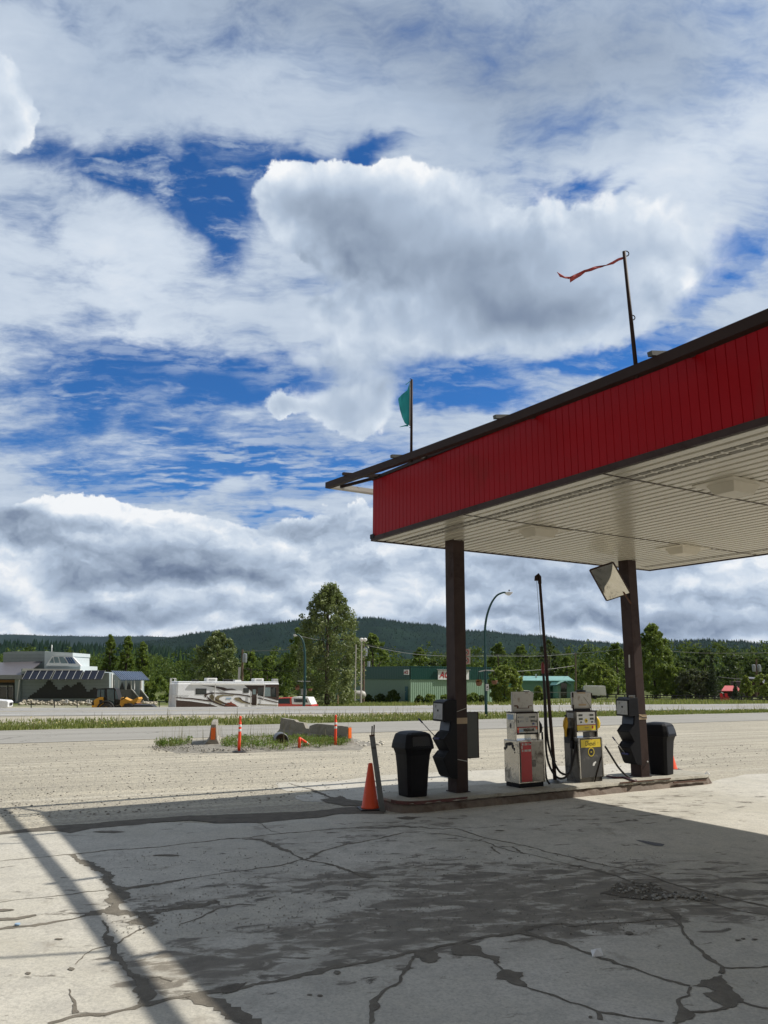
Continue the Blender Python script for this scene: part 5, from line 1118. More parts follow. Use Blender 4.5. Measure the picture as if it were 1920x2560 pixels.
# grass verge between the two roads
P = []
while len(P) < 26000:
    rr_ = -45+150*rng.random(); s_ = 39.7+8.5*rng.random()**1.2; x, y = r63*rr_+n63*s_
    if s73(x, y) > 51.9 or y < 15: continue
    if abs(x/y) > 0.62: continue
    k = 0.5+0.5*math.sin(x*.7+math.sin(y*.9)*2)
    if rng.random() > (1.15-(s_-39.7)/8.5)*(.25+.8*k): continue
    P.append((x, y, H(x, y)))
blades('verge_grass', P, .13, .05, GRASS, .7, kind='stuff')
blades('verge_dry_stalks', [P[i] for i in rng.integers(0, len(P), 500)], .5, .03, DRYG, .3, kind='stuff')
VG = mat('verge_soil', (0.17, 0.18, 0.075), rough=.95, var=.35, scale=1.5, dirt=(.24, .22, .17), dirt_amt=.25, dscale=1.0)
strip('verge', VG, D63, N63, 39.6, 46.0, -90, 140, 0.006)
fl = [P[i] for i in rng.integers(0, len(P), 260)]
leafclumps('verge_flowers', [(x, y, z+.22) for x, y, z in fl], .04, .035, 5, leafmat('flower_petals', (.75, .75, .65), (.75, .6, .05), .2), kind='stuff')
# ================================================================== HILLS AND FAR FOREST
def hillmat(name, c1, c2):
    m = bpy.data.materials.new(name); m.use_nodes = True; t = NT(m.node_tree); b = t.n['Principled BSDF']
    p = t.new('ShaderNodeTexCoord').outputs['Object']
    n = t.noise(p, 0.006, 6, 0.6); f = t.noise(p, 0.05, 4, 0.7)
    col = t.mix(t.ramp(n, 0.4, 0.62), c4(c1), c4(c2)); col = t.mix(t.ramp(f, 0.45, 0.6, 0, 0.5), col, c4([c*0.55 for c in c1]))
    t.l.new(col, b.inputs['Base Color']); b.inputs['Roughness'].default_value = 0.95; b.inputs['Specular IOR Level'].default_value = 0.0; return m
HM = hillmat('forest_hill', (0.010, 0.024, 0.019), (0.018, 0.036, 0.024))
HT = leafmat('hill_trees', (0.008, 0.020, 0.014), (0.018, 0.034, 0.020), 0.0, 0.0)
def conifers(name, P, hh, ww, mt, tiers=2, **kw):   # little jagged spruces in one mesh
    P = np.asarray(P, float); n = len(P); vs = []; k = 5; per = tiers*(k+1)
    hh = np.broadcast_to(hh, n)*(0.65+0.7*rng.random(n)); ww = ww*hh*(0.8+0.5*rng.random(n)); ph = rng.random(n)*6.28
    V_ = np.zeros((n, per, 3)); F_ = []
    for q in range(tiers):
        z0 = q/tiers*0.8; z1 = min(1, z0+0.42+0.18/tiers) if q < tiers-1 else 1.0; rad = (1-z0)*0.5
        for j in range(k):
            a = ph+6.283*j/k+q; V_[:, q*(k+1)+j, 0] = P[:, 0]+np.cos(a)*ww*rad; V_[:, q*(k+1)+j, 1] = P[:, 1]+np.sin(a)*ww*rad; V_[:, q*(k+1)+j, 2] = P[:, 2]+hh*(z0-0.04*rng.random(n))
            F_.append((q*(k+1)+j, q*(k+1)+(j+1) % k, q*(k+1)+k))
        V_[:, q*(k+1)+k, 0] = P[:, 0]; V_[:, q*(k+1)+k, 1] = P[:, 1]; V_[:, q*(k+1)+k, 2] = P[:, 2]+hh*z1
    F_ = np.array(F_); fs = (F_[None]+(np.arange(n)*per)[:, None, None]).reshape(-1, 3)
    return fastmesh(name, V_.reshape(-1, 3), fs, mt, attrs={'var': np.repeat(rng.random(n), per)}, **kw)
def hill(name, sil, D, depth, ntree, th, x0, x1, lowz=-4):
    # sil: pixel silhouette; ridge at distance D, front slope 'depth' deep
    xs = np.linspace(x0, x1, 150); sx = [p[0] for p in sil]; sy = [p[1] for p in sil]
    ridge = []
    for i, x in enumerate(xs):
        y = np.interp(x, sx, sy)+2.2+0.6*math.sin(x*.05)+0.4*math.sin(x*.13+1); ridge.append(aty(x, y, D))
    rows = 16; vs = []
    prof = lambda s: 0.5-0.5*math.cos(math.pi*s) if s <= 1 else 1-0.3*(s-1)
    hgtf = lambda p, s, i: lowz+(p[2]-lowz)*prof(s)*(1+0.05*math.sin(i*.5+s*7)*(1-s)*s*4)
    SS = list(np.linspace(0, 1, rows))+[1.4, 2.2]
    for s in SS:
        for i, p in enumerate(ridge):
            k = (D-depth*(1-s))/D; vs.append((p[0]*k, p[1]*k, hgtf(p, s, i)))
    n = len(xs); fs = [(j*n+i, j*n+i+1, (j+1)*n+i+1, (j+1)*n+i) for j in range(len(SS)-1) for i in range(n-1)]
    o = fastmesh(name, vs, fs, HM, kind='structure'); o.data.shade_smooth()
    P = []
    for q in range(ntree):
        s = 1.0 if rng.random() < .18 else rng.random()**.8; fi = rng.random()*(n-1.01); i = int(fi); f = fi-i
        p = ridge[i]*(1-f)+ridge[i+1]*f; k = (D-depth*(1-s))/D; P.append((p[0]*k, p[1]*k, hgtf(p, s, fi)-th*.25))
    conifers('hill_forest', P, th, 0.42, HT, 1, kind='stuff')
hill('far_hill', [(-400, 1592), (0, 1584), (120, 1588), (250, 1590), (360, 1589), (430, 1592), (520, 1584), (700, 1590), (900, 1600)], 6500, 1500, 3500, 13, -450, 950)
hill('hill', [(0, 1645), (250, 1630), (400, 1600), (470, 1590), (520, 1581), (600, 1571), (680, 1560), (740, 1553), (840, 1549), (920, 1548), (950, 1550), (1050, 1562), (1150, 1576), (1250, 1584), (1330, 1590), (1400, 1599), (1480, 1606), (1560, 1612), (1700, 1640)], 3300, 1500, 9000, 12, 0, 1750)
hill('right_hill', [(1440, 1640), (1560, 1616), (1640, 1607), (1720, 1604), (1770, 1602), (1830, 1606), (1920, 1610), (2100, 1618), (2400, 1640)], 2600, 900, 4000, 13, 1400, 2400)
hill('low_ridge', [(-400, 1622), (0, 1618), (200, 1622), (420, 1632), (640, 1648), (900, 1668), (1200, 1672), (1500, 1655), (1700, 1640), (1920, 1634), (2300, 1630)], 1100, 450, 5500, 13, -420, 2350)
# dense forest edge behind the buildings
FT = leafmat('forest_trees', (0.020, 0.040, 0.014), (0.050, 0.085, 0.024), 0.15, 0.0)
P = []
for i in range(1700):
    x = -150+2250*rng.random(); Y = 270+330*rng.random()**1.3; p = aty(x, 1700, Y); P.append((p[0], p[1], H(p[0], p[1])-1))
conifers('spruce_forest', P, 12.0, 0.34, FT, 4, kind='stuff')
C = []; rad = []
for i in range(420):
    x = -150+2250*(i+rng.random())/420; Y = 172+90*rng.random(); p = aty(x, 1700, Y); z = H(p[0], p[1]); hh = (7.5+3.5*rng.random()) if x < 930 else 9.0+3.0*rng.random(); w_ = hh*.26
    for k in range(16):
        h = rng.random(); a = 6.28*rng.random(); q = w_*(1-h*.75)*rng.random()**.5
        C.append((p[0]+math.cos(a)*q, p[1]+math.sin(a)*q, z+hh*h)); rad.append(1.0+.7*rng.random())
DEFER = (C, rad)
# ================================================================== TREES
BARK = mat('bark', (0.085, 0.065, 0.05), rough=.9, var=.3, scale=6)
leafclumps('forest', DEFER[0], np.array(DEFER[1]), .34, 16, leafmat('mixed_forest_leaves', (0.035, 0.065, 0.015), (0.13, 0.19, 0.04), .35, 0.1), kind='stuff')
LG = dict(poplar=leafmat('poplar_leaves', (0.070, 0.110, 0.028), (0.27, 0.32, 0.12), .35, .5), dark=leafmat('dark_leaves', (0.035, 0.065, 0.017), (0.10, 0.15, 0.035), .3),
          mid=leafmat('mid_green_leaves', (0.09, 0.15, 0.022), (0.24, 0.32, 0.06), .45), light=leafmat('light_green_leaves', (0.14, 0.20, 0.032), (0.32, 0.39, 0.085), .45),
          willow=leafmat('willow_leaves', (0.075, 0.095, 0.045), (0.135, 0.15, 0.085), .3), spruce=leafmat('spruce_needles', (0.022, 0.045, 0.020), (0.07, 0.10, 0.045), .1))
PROF = dict(ovate=lambda h: lerp(h, [0, .1, .3, .5, .7, .85, 1], [.70, .92, 1.0, 1.0, .84, .60, .18]), column=lambda h: (1-h)**.45*min(1, .45+h*2.2), round=lambda h: math.sqrt(max(0, 1-(2*h-1)**2))*.95+.05,
            cone=lambda h: (1-h)**.85+.02, bush=lambda h: math.sqrt(max(0, 1-h**2)))
def tree(name, px, Y, top, hw, shape, leaf, lab, cat='tree', n=3600, crown0=0.04, size=None, group=None, basey=None, lobes=None):
    p = aty(px, basey or 1740, Y); z0 = p[2] if basey else H(p[0], p[1]); base = np.array([p[0], p[1], z0-0.1]); topz = aty(px, top, Y)[2]; Hh = topz-z0
    Wd = hw/F*Y*1.02; r = empty(name, base, 0, label=lab, cat=cat); 
    if group: r['group'] = group
    prof = PROF[shape]; n = int(n*1.35); nc = max(26, int(n/48)); per = int(n/nc); C = []; rad = []
    for i in range(nc):
        h = rng.random()**(.8 if shape != 'cone' else 1.1); a = rng.random()*6.283; R_ = Wd*prof(h); k = (0.35+0.65*math.sqrt(rng.random()))
        if rng.random() < .12: k *= 1.13
        C.append(base+np.array([math.cos(a)*R_*k, math.sin(a)*R_*k, Hh*(crown0+(1-crown0)*h)*(1 if h < .9 else .97)])); rad.append(max(.25, .20*Wd*(.6+.7*rng.random())*(1.15-.6*h)))
    if shape in ('column', 'ovate'):   # upright spikes at the top
        for i in range(int(nc*.14)):
            a = rng.random()*6.283; h = .80+.2*rng.random(); R_ = Wd*.38*rng.random()*(1.3-h)*2; C.append(base+np.array([math.cos(a)*R_, math.sin(a)*R_, Hh*h])); rad.append(.10*Wd+.15)
    sz = size or max(.09, Y*0.0016)
    leafclumps('crown', C, np.array(rad), sz, per, LG[leaf], parent=r, flatz=1.0)
    if shape != 'bush':
        b = MB(); tr = max(.08, Hh*.018); bend = rng.standard_normal(2)*Hh*.01
        tp = [base+np.array([bend[0]*math.sin(q*3), bend[1]*math.sin(q*3), Hh*.82*q]) for q in np.linspace(0, 1, 6)]
        b.tube(tp, [tr*1.25, tr, tr*.8, tr*.6, tr*.4, tr*.15], 7)
        for i in range(9):
            q = .22+.6*rng.random(); s_ = base+np.array([0, 0, Hh*.82*q]); e_ = C[int(rng.random()*len(C))]
            if e_[2] < s_[2]: e_ = np.array([e_[0], e_[1], s_[2]+.3])
            b.tube([s_, (s_+e_)/2+np.array([0, 0, .1]), e_], [tr*.42, tr*.28, tr*.1], 5)
        b.build('trunk', BARK, r, world=True, smooth=True)
    return r
def spruce(px, Y, top, hw, lab, n=1500):
    p = aty(px, 1740, Y); z0 = H(p[0], p[1]); base = np.array([p[0], p[1], z0-.1]); Hh = aty(px, top, Y)[2]-z0; Wd = hw/F*Y
    r = empty('spruce_tree', base, 0, label=lab, cat='conifer'); C = []; rad = []
    for k in range(17):
        h = .06+.92*k/17; m = 8 if h < .6 else 5
        for j in range(m):
            a = 6.283*j/m+k*1.9+.3*rng.random(); R_ = Wd*(1-h)*(.8+.3*rng.random())
            for q in (.45, .95): C.append(base+np.array([math.cos(a)*R_*q, math.sin(a)*R_*q, Hh*h-R_*.22*q])); rad.append(.10*Wd+.08*R_)
    leafclumps('crown', C, np.array(rad), Y*.0011, max(5, n//len(C)), LG['spruce'], parent=r)
    b = MB(); b.tube([base, base+np.array([0, 0, Hh*.98])], [Hh*.016, .02], 7); b.build('trunk', BARK, r, world=True)
tree('poplar_tree', 818, 92, 1462, 80, 'ovate', 'poplar', 'tallest tree, broad poplar with silvery leaves left of the dark green topped store', n=17000, size=.15, crown0=.03)
tree('poplar_tree', 748, 104, 1572, 42, 'ovate', 'mid', 'smaller leafy tree tucked behind the left side of the tallest poplar', n=4200)
tree('poplar_tree', 932, 150, 1586, 40, 'ovate', 'mid', 'bushy tree rising behind the left end of the dark green topped store', n=3600)
tree('round_tree', 538, 108, 1580, 58, 'ovate', 'poplar', 'round dense tree rising behind the white motorhome', n=8000)
tree('poplar_tree', 266, 128, 1588, 20, 'column', 'mid', 'slim poplar behind the visitor building, left one of three', n=3000, group='slim poplars behind the visitor building')
tree('poplar_tree', 309, 128, 1590, 24, 'column', 'mid', 'slim twin topped poplar behind the visitor building, middle one of three', n=3400, group='slim poplars behind the visitor building')
tree('poplar_tree', 350, 126, 1604, 20, 'column', 'mid', 'slim poplar behind the visitor building, right one of three', n=2800, group='slim poplars behind the visitor building')
for (x, Y, t_, w_, lf, lab) in ((625, 150, 1632, 24, 'mid', 'young tree behind the motorhome roof beside the leaning utility pole'), (668, 155, 1640, 22, 'mid', 'young tree between the utility pole and the tallest poplar'),
    (700, 170, 1655, 22, 'dark', 'dark tree at the left foot of the tallest poplar'), (1050, 165, 1620, 26, 'mid', 'pointed light green tree above the store roof, left of the near column'), (1120, 175, 1642, 22, 'mid', 'small tree above the store roof just left of the near column'),
    (1085, 180, 1650, 20, 'dark', 'dark low tree above the middle of the store roof'), (1248, 160, 1607, 26, 'mid', 'tree just right of the curved street lamp above the store end'), (1306, 158, 1613, 26, 'mid', 'tree between the street lamp and the hose mast'),
    (1374, 170, 1598, 22, 'dark', 'tall narrow tree directly behind the top of the hose mast'), (1420, 165, 1640, 24, 'mid', 'tree behind the low green building, right of the hose mast'), (1468, 160, 1652, 26, 'mid', 'bushy tree above the white trailer'),
    (1545, 150, 1608, 30, 'mid', 'tall tree immediately left of the right canopy column'), (1845, 165, 1634, 42, 'dark', 'large dark tree behind the red roofed shed'), (1770, 170, 1620, 30, 'dark', 'dark tree right of the big poplar by the column'),
    (1905, 160, 1640, 34, 'dark', 'dark tree at the right edge behind the brown house'), (1725, 160, 1640, 30, 'dark', 'dark tree filling in behind the grey green willow')):
    tree('broadleaf_tree', x, Y, t_, w_, 'ovate' if lf == 'mid' else 'round', lf, lab, n=2600)
tree('broadleaf_tree', 1640, 118, 1562, 46, 'ovate', 'mid', 'big bright green poplar just right of the right canopy column', n=9500)
tree('broadleaf_tree', 1500, 128, 1655, 40, 'round', 'light', 'broad light green tree behind the white trailer', n=5200)
tree('broadleaf_tree', 1690, 116, 1665, 38, 'round', 'mid', 'rounded green tree against the right flank of the big poplar', n=4200)
tree('willow_tree', 1738, 112, 1672, 42, 'round', 'willow', 'grey green willow in front of the dark trees at the right', n=4600)
tree('broadleaf_tree', 1868, 105, 1690, 16, 'column', 'light', 'small yellow green tree in front of the brown house', n=1500)
tree('broadleaf_tree', 1915, 100, 1684, 26, 'round', 'light', 'yellow green bushy tree cut by the right edge of the photo', n=2400)
spruce(1786, 110, 1640, 22, 'scraggly spruce with gaps standing beside the grey green willow', 2600)
spruce(1840, 104, 1700, 12, 'small dark spruce in front of the red roofed shed', 1100)
tree('shrub', 1262, 108, 1662, 38, 'round', 'light', 'tall light green shrub between the store end and the low green building', cat='shrub', n=6500)
for (x, Y, t_, w_, lf, lab) in ((400, 100, 1688, 30, 'mid', 'leafy bush between the visitor building and the motorhome'), (372, 104, 1702, 24, 'light', 'light bush at the right end of the visitor building'), (440, 118, 1702, 30, 'mid', 'bush half hidden by the rear of the motorhome'),
    (983, 113, 1726, 16, 'dark', 'dark shrub by the side wall of the store near the blue door'), (950, 116, 1736, 14, 'dark', 'low dark shrub along the store side wall'), (920, 118, 1738, 12, 'dark', 'low dark shrub at the far end of the store side wall'),
    (1048, 108, 1740, 12, 'dark', 'low shrub at the store front corner'), (1076, 108, 1736, 15, 'mid', 'second shrub along the store front from the corner'), (1112, 109, 1738, 14, 'mid', 'third shrub along the store front, left of the near column'),
    (1182, 111, 1733, 18, 'mid', 'shrub against the store front just right of the near column'), (1204, 112, 1740, 12, 'dark', 'last low shrub at the right end of the store front'), (870, 96, 1722, 24, 'mid', 'leafy undergrowth at the right foot of the tallest poplar'),
    (1347, 118, 1715, 12, 'light', 'small yellowish bush in front of the low green building')):
    tree('shrub', x, Y, t_, w_, 'bush', lf, lab, cat='shrub', n=1500, crown0=0.0)
# grass and undergrowth patches beyond the highway
P = []
while len(P) < 7000:
    x = rng.random(); px = 720+1250*x; Y = 74+30*rng.random(); q = aty(px, 1750, Y)
    if s73(q[0], q[1]) < 66.5: continue
    if 1030 < px < 1600 and Y < 96 and rng.random() < .8: continue
    P.append((q[0], q[1], H(q[0], q[1])))
blades('far_grass', P, .35, .12, GRASS, .5, kind='stuff')
# ================================================================== HELPERS FOR FAR THINGS
def quadY(b, pl, Y, th=0.0):
    q = [aty(x, y, Y) for x, y in pl]
    if th: b.slab(q, (0, th, 0))
    else: b.poly(q)
class Plane:
    def __init__(s, p0, n): s.p = np.array(p0, float); s.n = np.array(n, float)/np.linalg.norm(n)
    def at(s, x, y, off=0.0): return atpl(x, y, s.p, s.n)+s.n*off
    def slab(s, b, pl, off, th): b.slab([s.at(x, y, off) for x, y in pl], s.n*th)
T = dict(sid=mat('grey_siding', (.33, .385, .40), rough=.6, var=.06), sidd=mat('dark_siding', (.045, .047, .045), rough=.6, var=.1), sidl=mat('pale_siding', (.52, .58, .60), rough=.6, var=.05), roofm=mat('grey_metal_roof', (.14, .13, .14), rough=.4, var=.08, metal=.3),
         pane=mat('solar_glass', (.008, .010, .020), rough=.3, spec=.12, var=.1), pvb=mat('blue_solar_glass', (.05, .10, .20), rough=.2, spec=.6, var=.2), wfr=M['white'], win=glass('dark_window', (.02, .028, .03)), winl=glass('pale_window', (.16, .22, .23), .1), wood=mat('wood_beam', (.30, .15, .05), rough=.6),
         gl=mat('light_green_cladding', (.36, .52, .40), rough=.55, var=.05), gd=mat('dark_green_cladding', (.012, .080, .065), rough=.4, var=.06), gshade=mat('shaded_green_cladding', (.20, .29, .22), rough=.6, var=.06), turq=mat('turquoise_roof', (.20, .40, .35), rough=.4, var=.06), gw=mat('mint_wall', (.20, .38, .29), rough=.6, var=.06),
         dteal=mat('teal_door', (.02, .10, .12), rough=.5), cat=mat('machine_yellow', (.60, .30, .02), rough=.45, var=.1, dirt=(.3, .18, .06), dirt_amt=.15, dscale=2), rvw=mat('motorhome_white', (.82, .845, .87), rough=.25, var=.03, spec=.6), rvb=mat('brown_decal', (.055, .035, .028), rough=.35, var=.05), rvg=mat('gold_decal', (.22, .19, .11), rough=.35, var=.05), rvr=mat('rust_red_decal', (.22, .05, .03), rough=.4), rvgr=mat('grey_decal', (.40, .41, .40), rough=.35),
         red=mat('truck_red', (.60, .06, .03), rough=.3, spec=.6), lampteal=mat('teal_lamp_paint', (.008, .055, .055), rough=.45, var=.1), wood2=mat('utility_pole_wood', (.16, .11, .08), rough=.9, var=.2), gal=mat('galvanised', (.34, .37, .39), rough=.45, metal=.5), redroof=mat('red_roof', (.50, .09, .08), rough=.5), brownh=mat('brown_house_wall', (.06, .03, .022), rough=.7), gry=mat('trailer_grey', (.33, .37, .42), rough=.4, var=.05), rail=mat('black_rail', (.015, .015, .015), rough=.6), clay=mat('basket_liner', (.20, .10, .06), rough=.9, var=.3))
# ---- visitor building (long grey building with solar panels)
Yv = 95.0; vb = empty('visitor_building', aty(160, 1753, Yv+2), 0, label='grey visitor building with a row of dark solar panels and a stepped mountain mural', cat='building')
Q = lambda nm, pl, dY, th, mt, par=vb: (lambda b: (quadY(b, pl, Yv+dY, th), b.build(nm, mt, par, world=True))[1])(MB())
gnd = 1768
Q('left_wing_wall', [(-60, gnd), (52, gnd), (52, 1690), (-60, 1690)], 3.0, 6, T['sidd'])
for (x0, x1) in ((-40, -8), (0, 18), (21, 33)):
    f = Q('entrance_glazing', [(x0, 1750), (x1, 1750), (x1, 1712), (x0, 1712)], 2.93, .06, T['win']); Q('window_frame', [(x0, 1716.5), (x1, 1716.5), (x1, 1714.5), (x0, 1714.5)], 2.88, .04, T['wfr'], f)
    Q('window_frame', [(x1-1.2, 1750), (x1, 1750), (x1, 1714), (x1-1.2, 1714)], 2.84, .04, T['wfr'], f)
Q('wood_beam', [(-60, 1706), (37, 1706), (37, 1699.5), (-60, 1699.5)], 1.2, .3, T['wood'])
Q('porch_column', [(37, gnd), (51, gnd), (51, 1696), (37, 1696)], 0.6, 1.2, T['sid'])
b = MB(); a0 = [aty(-60, 1688, Yv+.4), aty(56, 1688, Yv+.4), aty(106, 1653, Yv+6), aty(-60, 1658, Yv+6)]; b.slab(a0, (0, 0, -.15)); rf = b.build('roof', T['roofm'], vb, world=True)
Q('eave', [(-60, 1698), (54, 1698), (55.5, 1687.5), (-60, 1687)], .2, .3, mat('pale_eave', (.30, .31, .33), rough=.5))
Q('downspout', [(40.5, 1753), (43.5, 1753), (50, 1699), (47, 1699)], .15, .12, M['white'])
Q('main_wall', [(53, gnd), (273, gnd), (273, 1682), (53, 1672)], 0.9, 8, T['sid'])
for y in (1705, 1714, 1723, 1732, 1741):
    Q('siding_line', [(55, y+.5), (272, y+.5), (272, y), (55, y)], .87, .02, mat('siding_joint', (.17, .205, .21), rough=.7))
mur = [(70, 1746), (70, 1743), (74, 1743), (74, 1738), (80, 1738), (80, 1735), (84, 1735), (84, 1731), (92, 1731), (92, 1725), (98, 1725), (98, 1720), (105, 1720), (105, 1716), (110, 1716), (110, 1711), (115, 1711), (115, 1705), (118, 1705), (118, 1701), (128, 1701), (128, 1705), (132, 1705), (132, 1712), (137, 1712), (137, 1717), (143, 1717), (143, 1724), (154, 1724), (154, 1718), (160, 1718), (160, 1714), (165, 1714), (165, 1712), (170, 1712), (170, 1715), (174, 1715), (174, 1718), (180, 1718), (180, 1715), (184, 1715), (184, 1711), (192, 1711), (192, 1706), (203, 1706), (203, 1711), (207, 1711), (207, 1716), (212, 1716), (212, 1722), (216, 1722), (216, 1729), (225, 1729), (225, 1724), (232, 1724), (232, 1719), (240, 1719), (240, 1746)]
Q('mountain_mural', mur, .82, .03, T['sidd'])
Q('parapet', [(55, 1678), (200, 1677), (200, 1673), (57, 1671.5)], .6, .4, M['white'])
Q('upper_block', [(8, 1690), (113, 1690), (113, 1628), (36, 1628.5), (8, 1631)], 6.5, 6, T['sid']); Q('upper_block', [(110, 1690), (201, 1690), (201, 1665), (180, 1665), (180, 1641), (182, 1641), (182, 1632), (112, 1628.5)], 5.5, 6, T['sidl'])
for y in (1637, 1645, 1668): Q('siding_line', [(9 if y < 1660 else 116, y+.5), (112 if y < 1660 else 200, y+.5), (112 if y < 1660 else 200, y), (9 if y < 1660 else 116, y)], 5.42 if y > 1660 else 6.4, .04, mat('siding_joint', (.17, .205, .21)))
sk = Q('skylight_bay', [(114, 1664), (176, 1665), (203, 1665), (182, 1642), (130, 1640)], 5.0, .4, M['white'])
for pl in ([(123, 1657), (134, 1657), (131, 1643)], [(137, 1657), (148, 1657), (144, 1642), (134, 1642)], [(152, 1658), (168, 1658), (158, 1642), (147, 1642)]): Q('pane', pl, 4.9, .08, T['winl'], sk)
for x in (163, 169, 175): Q('pane', [(x+9, 1659), (x+14, 1659), (x+4, 1643), (x, 1643)], 4.9, .08, T['pvb'], sk)
Q('right_wing_wall', [(272, gnd), (354, gnd), (354, 1687), (272, 1686)], 2.2, 1.0, T['sid']); Q('corner_board', [(272, 1746), (279, 1746), (280, 1684), (273, 1683)], 1.6, .3, M['white']); Q('corner_board', [(349, 1744), (354, 1744), (354, 1700), (350, 1700)], .9, .3, M['white'])
Q('low_wall', [(292, gnd), (328, gnd), (328, 1723), (292, 1724)], .8, .4, mat('grey_low_wall', (.20, .20, .20), rough=.7)); Q('ramp_wall', [(327, gnd), (346, gnd), (346, 1742), (329, 1724)], .6, .3, mat('grey_ramp_wall', (.12, .12, .12), rough=.7)); Q('ramp_wall', [(346, gnd), (372, gnd), (369, 1744), (350, 1722), (349, 1740)], .5, .3, mat('grey_ramp_wall', (.12, .12, .12)))
Q('ramp_rail', [(345, 1742), (347.5, 1742), (330.5, 1723), (328, 1723)], .4, .1, M['white']); Q('ramp_rail', [(368, 1745), (370.5, 1745), (351.5, 1721.5), (349, 1721.5)], .35, .1, M['white'])
for x in (284.5, 296, 314, 327, 335): Q('post', [(x, 1724), (x+1.3, 1724), (x+1.3, 1700), (x, 1700)], -.2, .15, M['white'])
for pl in ([(298, 1724), (305, 1705), (311, 1724)], [(315, 1724), (322, 1706), (328, 1724)]): Q('tree_mural', pl, 2.1, .05, T['sidd'])
def tilted(nm, x0, x1, x2, x3, yt, yb, mt, fr, n=6):
    b = MB(); q = [aty(x2, yb, Yv-1.3), aty(x3, yb, Yv-1.3), aty(x1, yt, Yv+.6), aty(x0, yt, Yv+.6)]; b.slab(q, (0, .03, -.05)); o = b.build(nm, mt, vb, world=True)
    nn = np.cross(q[1]-q[0], q[3]-q[0]); nn /= np.linalg.norm(nn); b = MB(); q = [p+nn*.02 for p in q]
    for i in range(4): b.bar(q[i], q[(i+1) % 4], .025, .03)
    b.build('panel_frame', M['greypan'], o, world=True); return q
xt, xb = 67.0, 55.0
for g_, cnt in enumerate((4, 4, 3)):
    for i in range(cnt): tilted('solar_panel', xt, xt+16.6, xb, xb+16.8, 1676.5, 1698.6, T['pane'], 0); xt += 17.2; xb += 17.4
    xt += 4.0; xb += 4.0
b = MB(); q = [aty(303, 1700, Yv-1.3), aty(373, 1700, Yv-1.3), aty(353, 1679.5, Yv+.6), aty(279, 1677, Yv+.6)]; b.slab(q, (0, .03, -.06)); ar = b.build('solar_awning', T['pvb'], vb, world=True)
nn = np.cross(q[1]-q[0], q[3]-q[0]); nn /= np.linalg.norm(nn)
for i in range(15):
    s = i/14; b = MB(); b.bar(q[0]*(1-s)+q[1]*s+nn*.03, q[3]*(1-s)+q[2]*s+nn*.03, .04, .03); b.build('glazing_bar', M['gal'] if 'gal' in M else M['alum'], ar, world=True)
b = MB(); b.tube([aty(129.5, 1630, Yv+8), aty(129.5, 1612, Yv+8)], .05, 6); b.box(*[v for p in zip(aty(128, 1619, Yv+7.9), aty(131.5, 1613, Yv+8.1)) for v in sorted(p)]); b.build('antenna', M['white'], vb, world=True)
# railing with notice boards
rl = empty('black_railing', aty(250, 1768, 82), 0, label='low black railing on posts in front of the visitor building', cat='railing')
for (xa, xb_) in ((60, 228), (345, 430)):
    b = MB(); b.bar(aty(xa, 1752.5, 82), aty(xb_, 1753, 82), .07); b.build('top_rail', T['rail'], rl, world=True)
for x in (78, 136, 193, 349, 398):
    b = MB(); b.bar(aty(x, 1772, 82), aty(x, 1752, 82), .08); b.build('post', T['rail'], rl, world=True)
for i, x in enumerate((166, 221)):
    c = aty(x, 1754, 81.8); r = empty('notice_board', c, 0, label='small white notice board on the black railing, %s' % ('below the mural peaks' if i == 0 else 'beside the yellow loader'), cat='sign', group='notice boards on the black railing')
    b = MB(); quadY(b, [(x-3.2, 1758), (x+3.2, 1758), (x+3.2, 1748.5), (x-3.2, 1748.5)], 81.85, .05); b.build('board', M['white'], r, world=True); b = MB(); quadY(b, [(x-2, 1755.5), (x+2, 1755.5), (x+2, 1751), (x-2, 1751)], 81.8, .03); b.build('print', M['greypan'], r, world=True)
pl = []
for i in range(420):
    x = 50+340*rng.random(); q = aty(x, 1750, Yv-2.5-5*rng.random()); pl.append((q[0], q[1], H(q[0], q[1])+.35*rng.random(), .10+.25*rng.random()))
stones('rock_border', pl, mt=mat('pale_border_rock', (.42, .38, .30), rough=.9, var=.35, scale=2), kind='stuff')
# ---- wheel loader
Yl = 74.0; ld = empty('wheel_loader', aty(285, 1790, Yl), 0, label='yellow wheel loader with a dark glass cab parked beyond the highway', cat='wheel loader')
LQ = lambda nm, pl, dY, th, mt, par=ld: (lambda b: (quadY(b, pl, Yl+dY, th), b.build(nm, mt, par, world=True, bevel=.02))[1])(MB())
zl = H(*aty(285, 1750, Yl)[:2])
LQ('engine_hood', [(236, 1772), (259, 1774), (258, 1747), (257, 1743), (249, 1743), (238, 1748), (234, 1752)], -.75, 1.5, T['cat']); LQ('rear_grille', [(228, 1763), (237, 1764), (237, 1750), (231, 1751)], -.7, 1.4, M['ink'])
LQ('counterweight', [(230, 1772), (240, 1773), (240, 1763), (229, 1763)], -.8, 1.6, T['cat'])
cabn = LQ('cab_frame', [(259, 1764), (270, 1768), (291, 1762), (297, 1750), (289, 1722), (286, 1720), (262, 1720), (239, 1722), (238, 1746), (257, 1746)], -.55, 1.1, M['ink'])
for pl in ([(242, 1743), (250, 1743), (251, 1724), (244, 1724)], [(252.5, 1743), (261, 1743), (261, 1724), (253, 1724)], [(268, 1756), (286, 1760), (284, 1724), (268, 1723)], [(288.5, 1748), (294.5, 1748), (289.5, 1727), (287, 1727)]): LQ('cab_window', pl, -.60, .04, mat('cab_glass', (.05, .09, .10), rough=.1, spec=.8), cabn)
LQ('badge_panel', [(248, 1760), (256, 1760), (256, 1750), (248, 1750)], -.78, .02, M['ink'])
LQ('chassis', [(258, 1776), (300, 1776), (302, 1762), (270, 1768), (258, 1766)], -.4, .8, M['ink'])
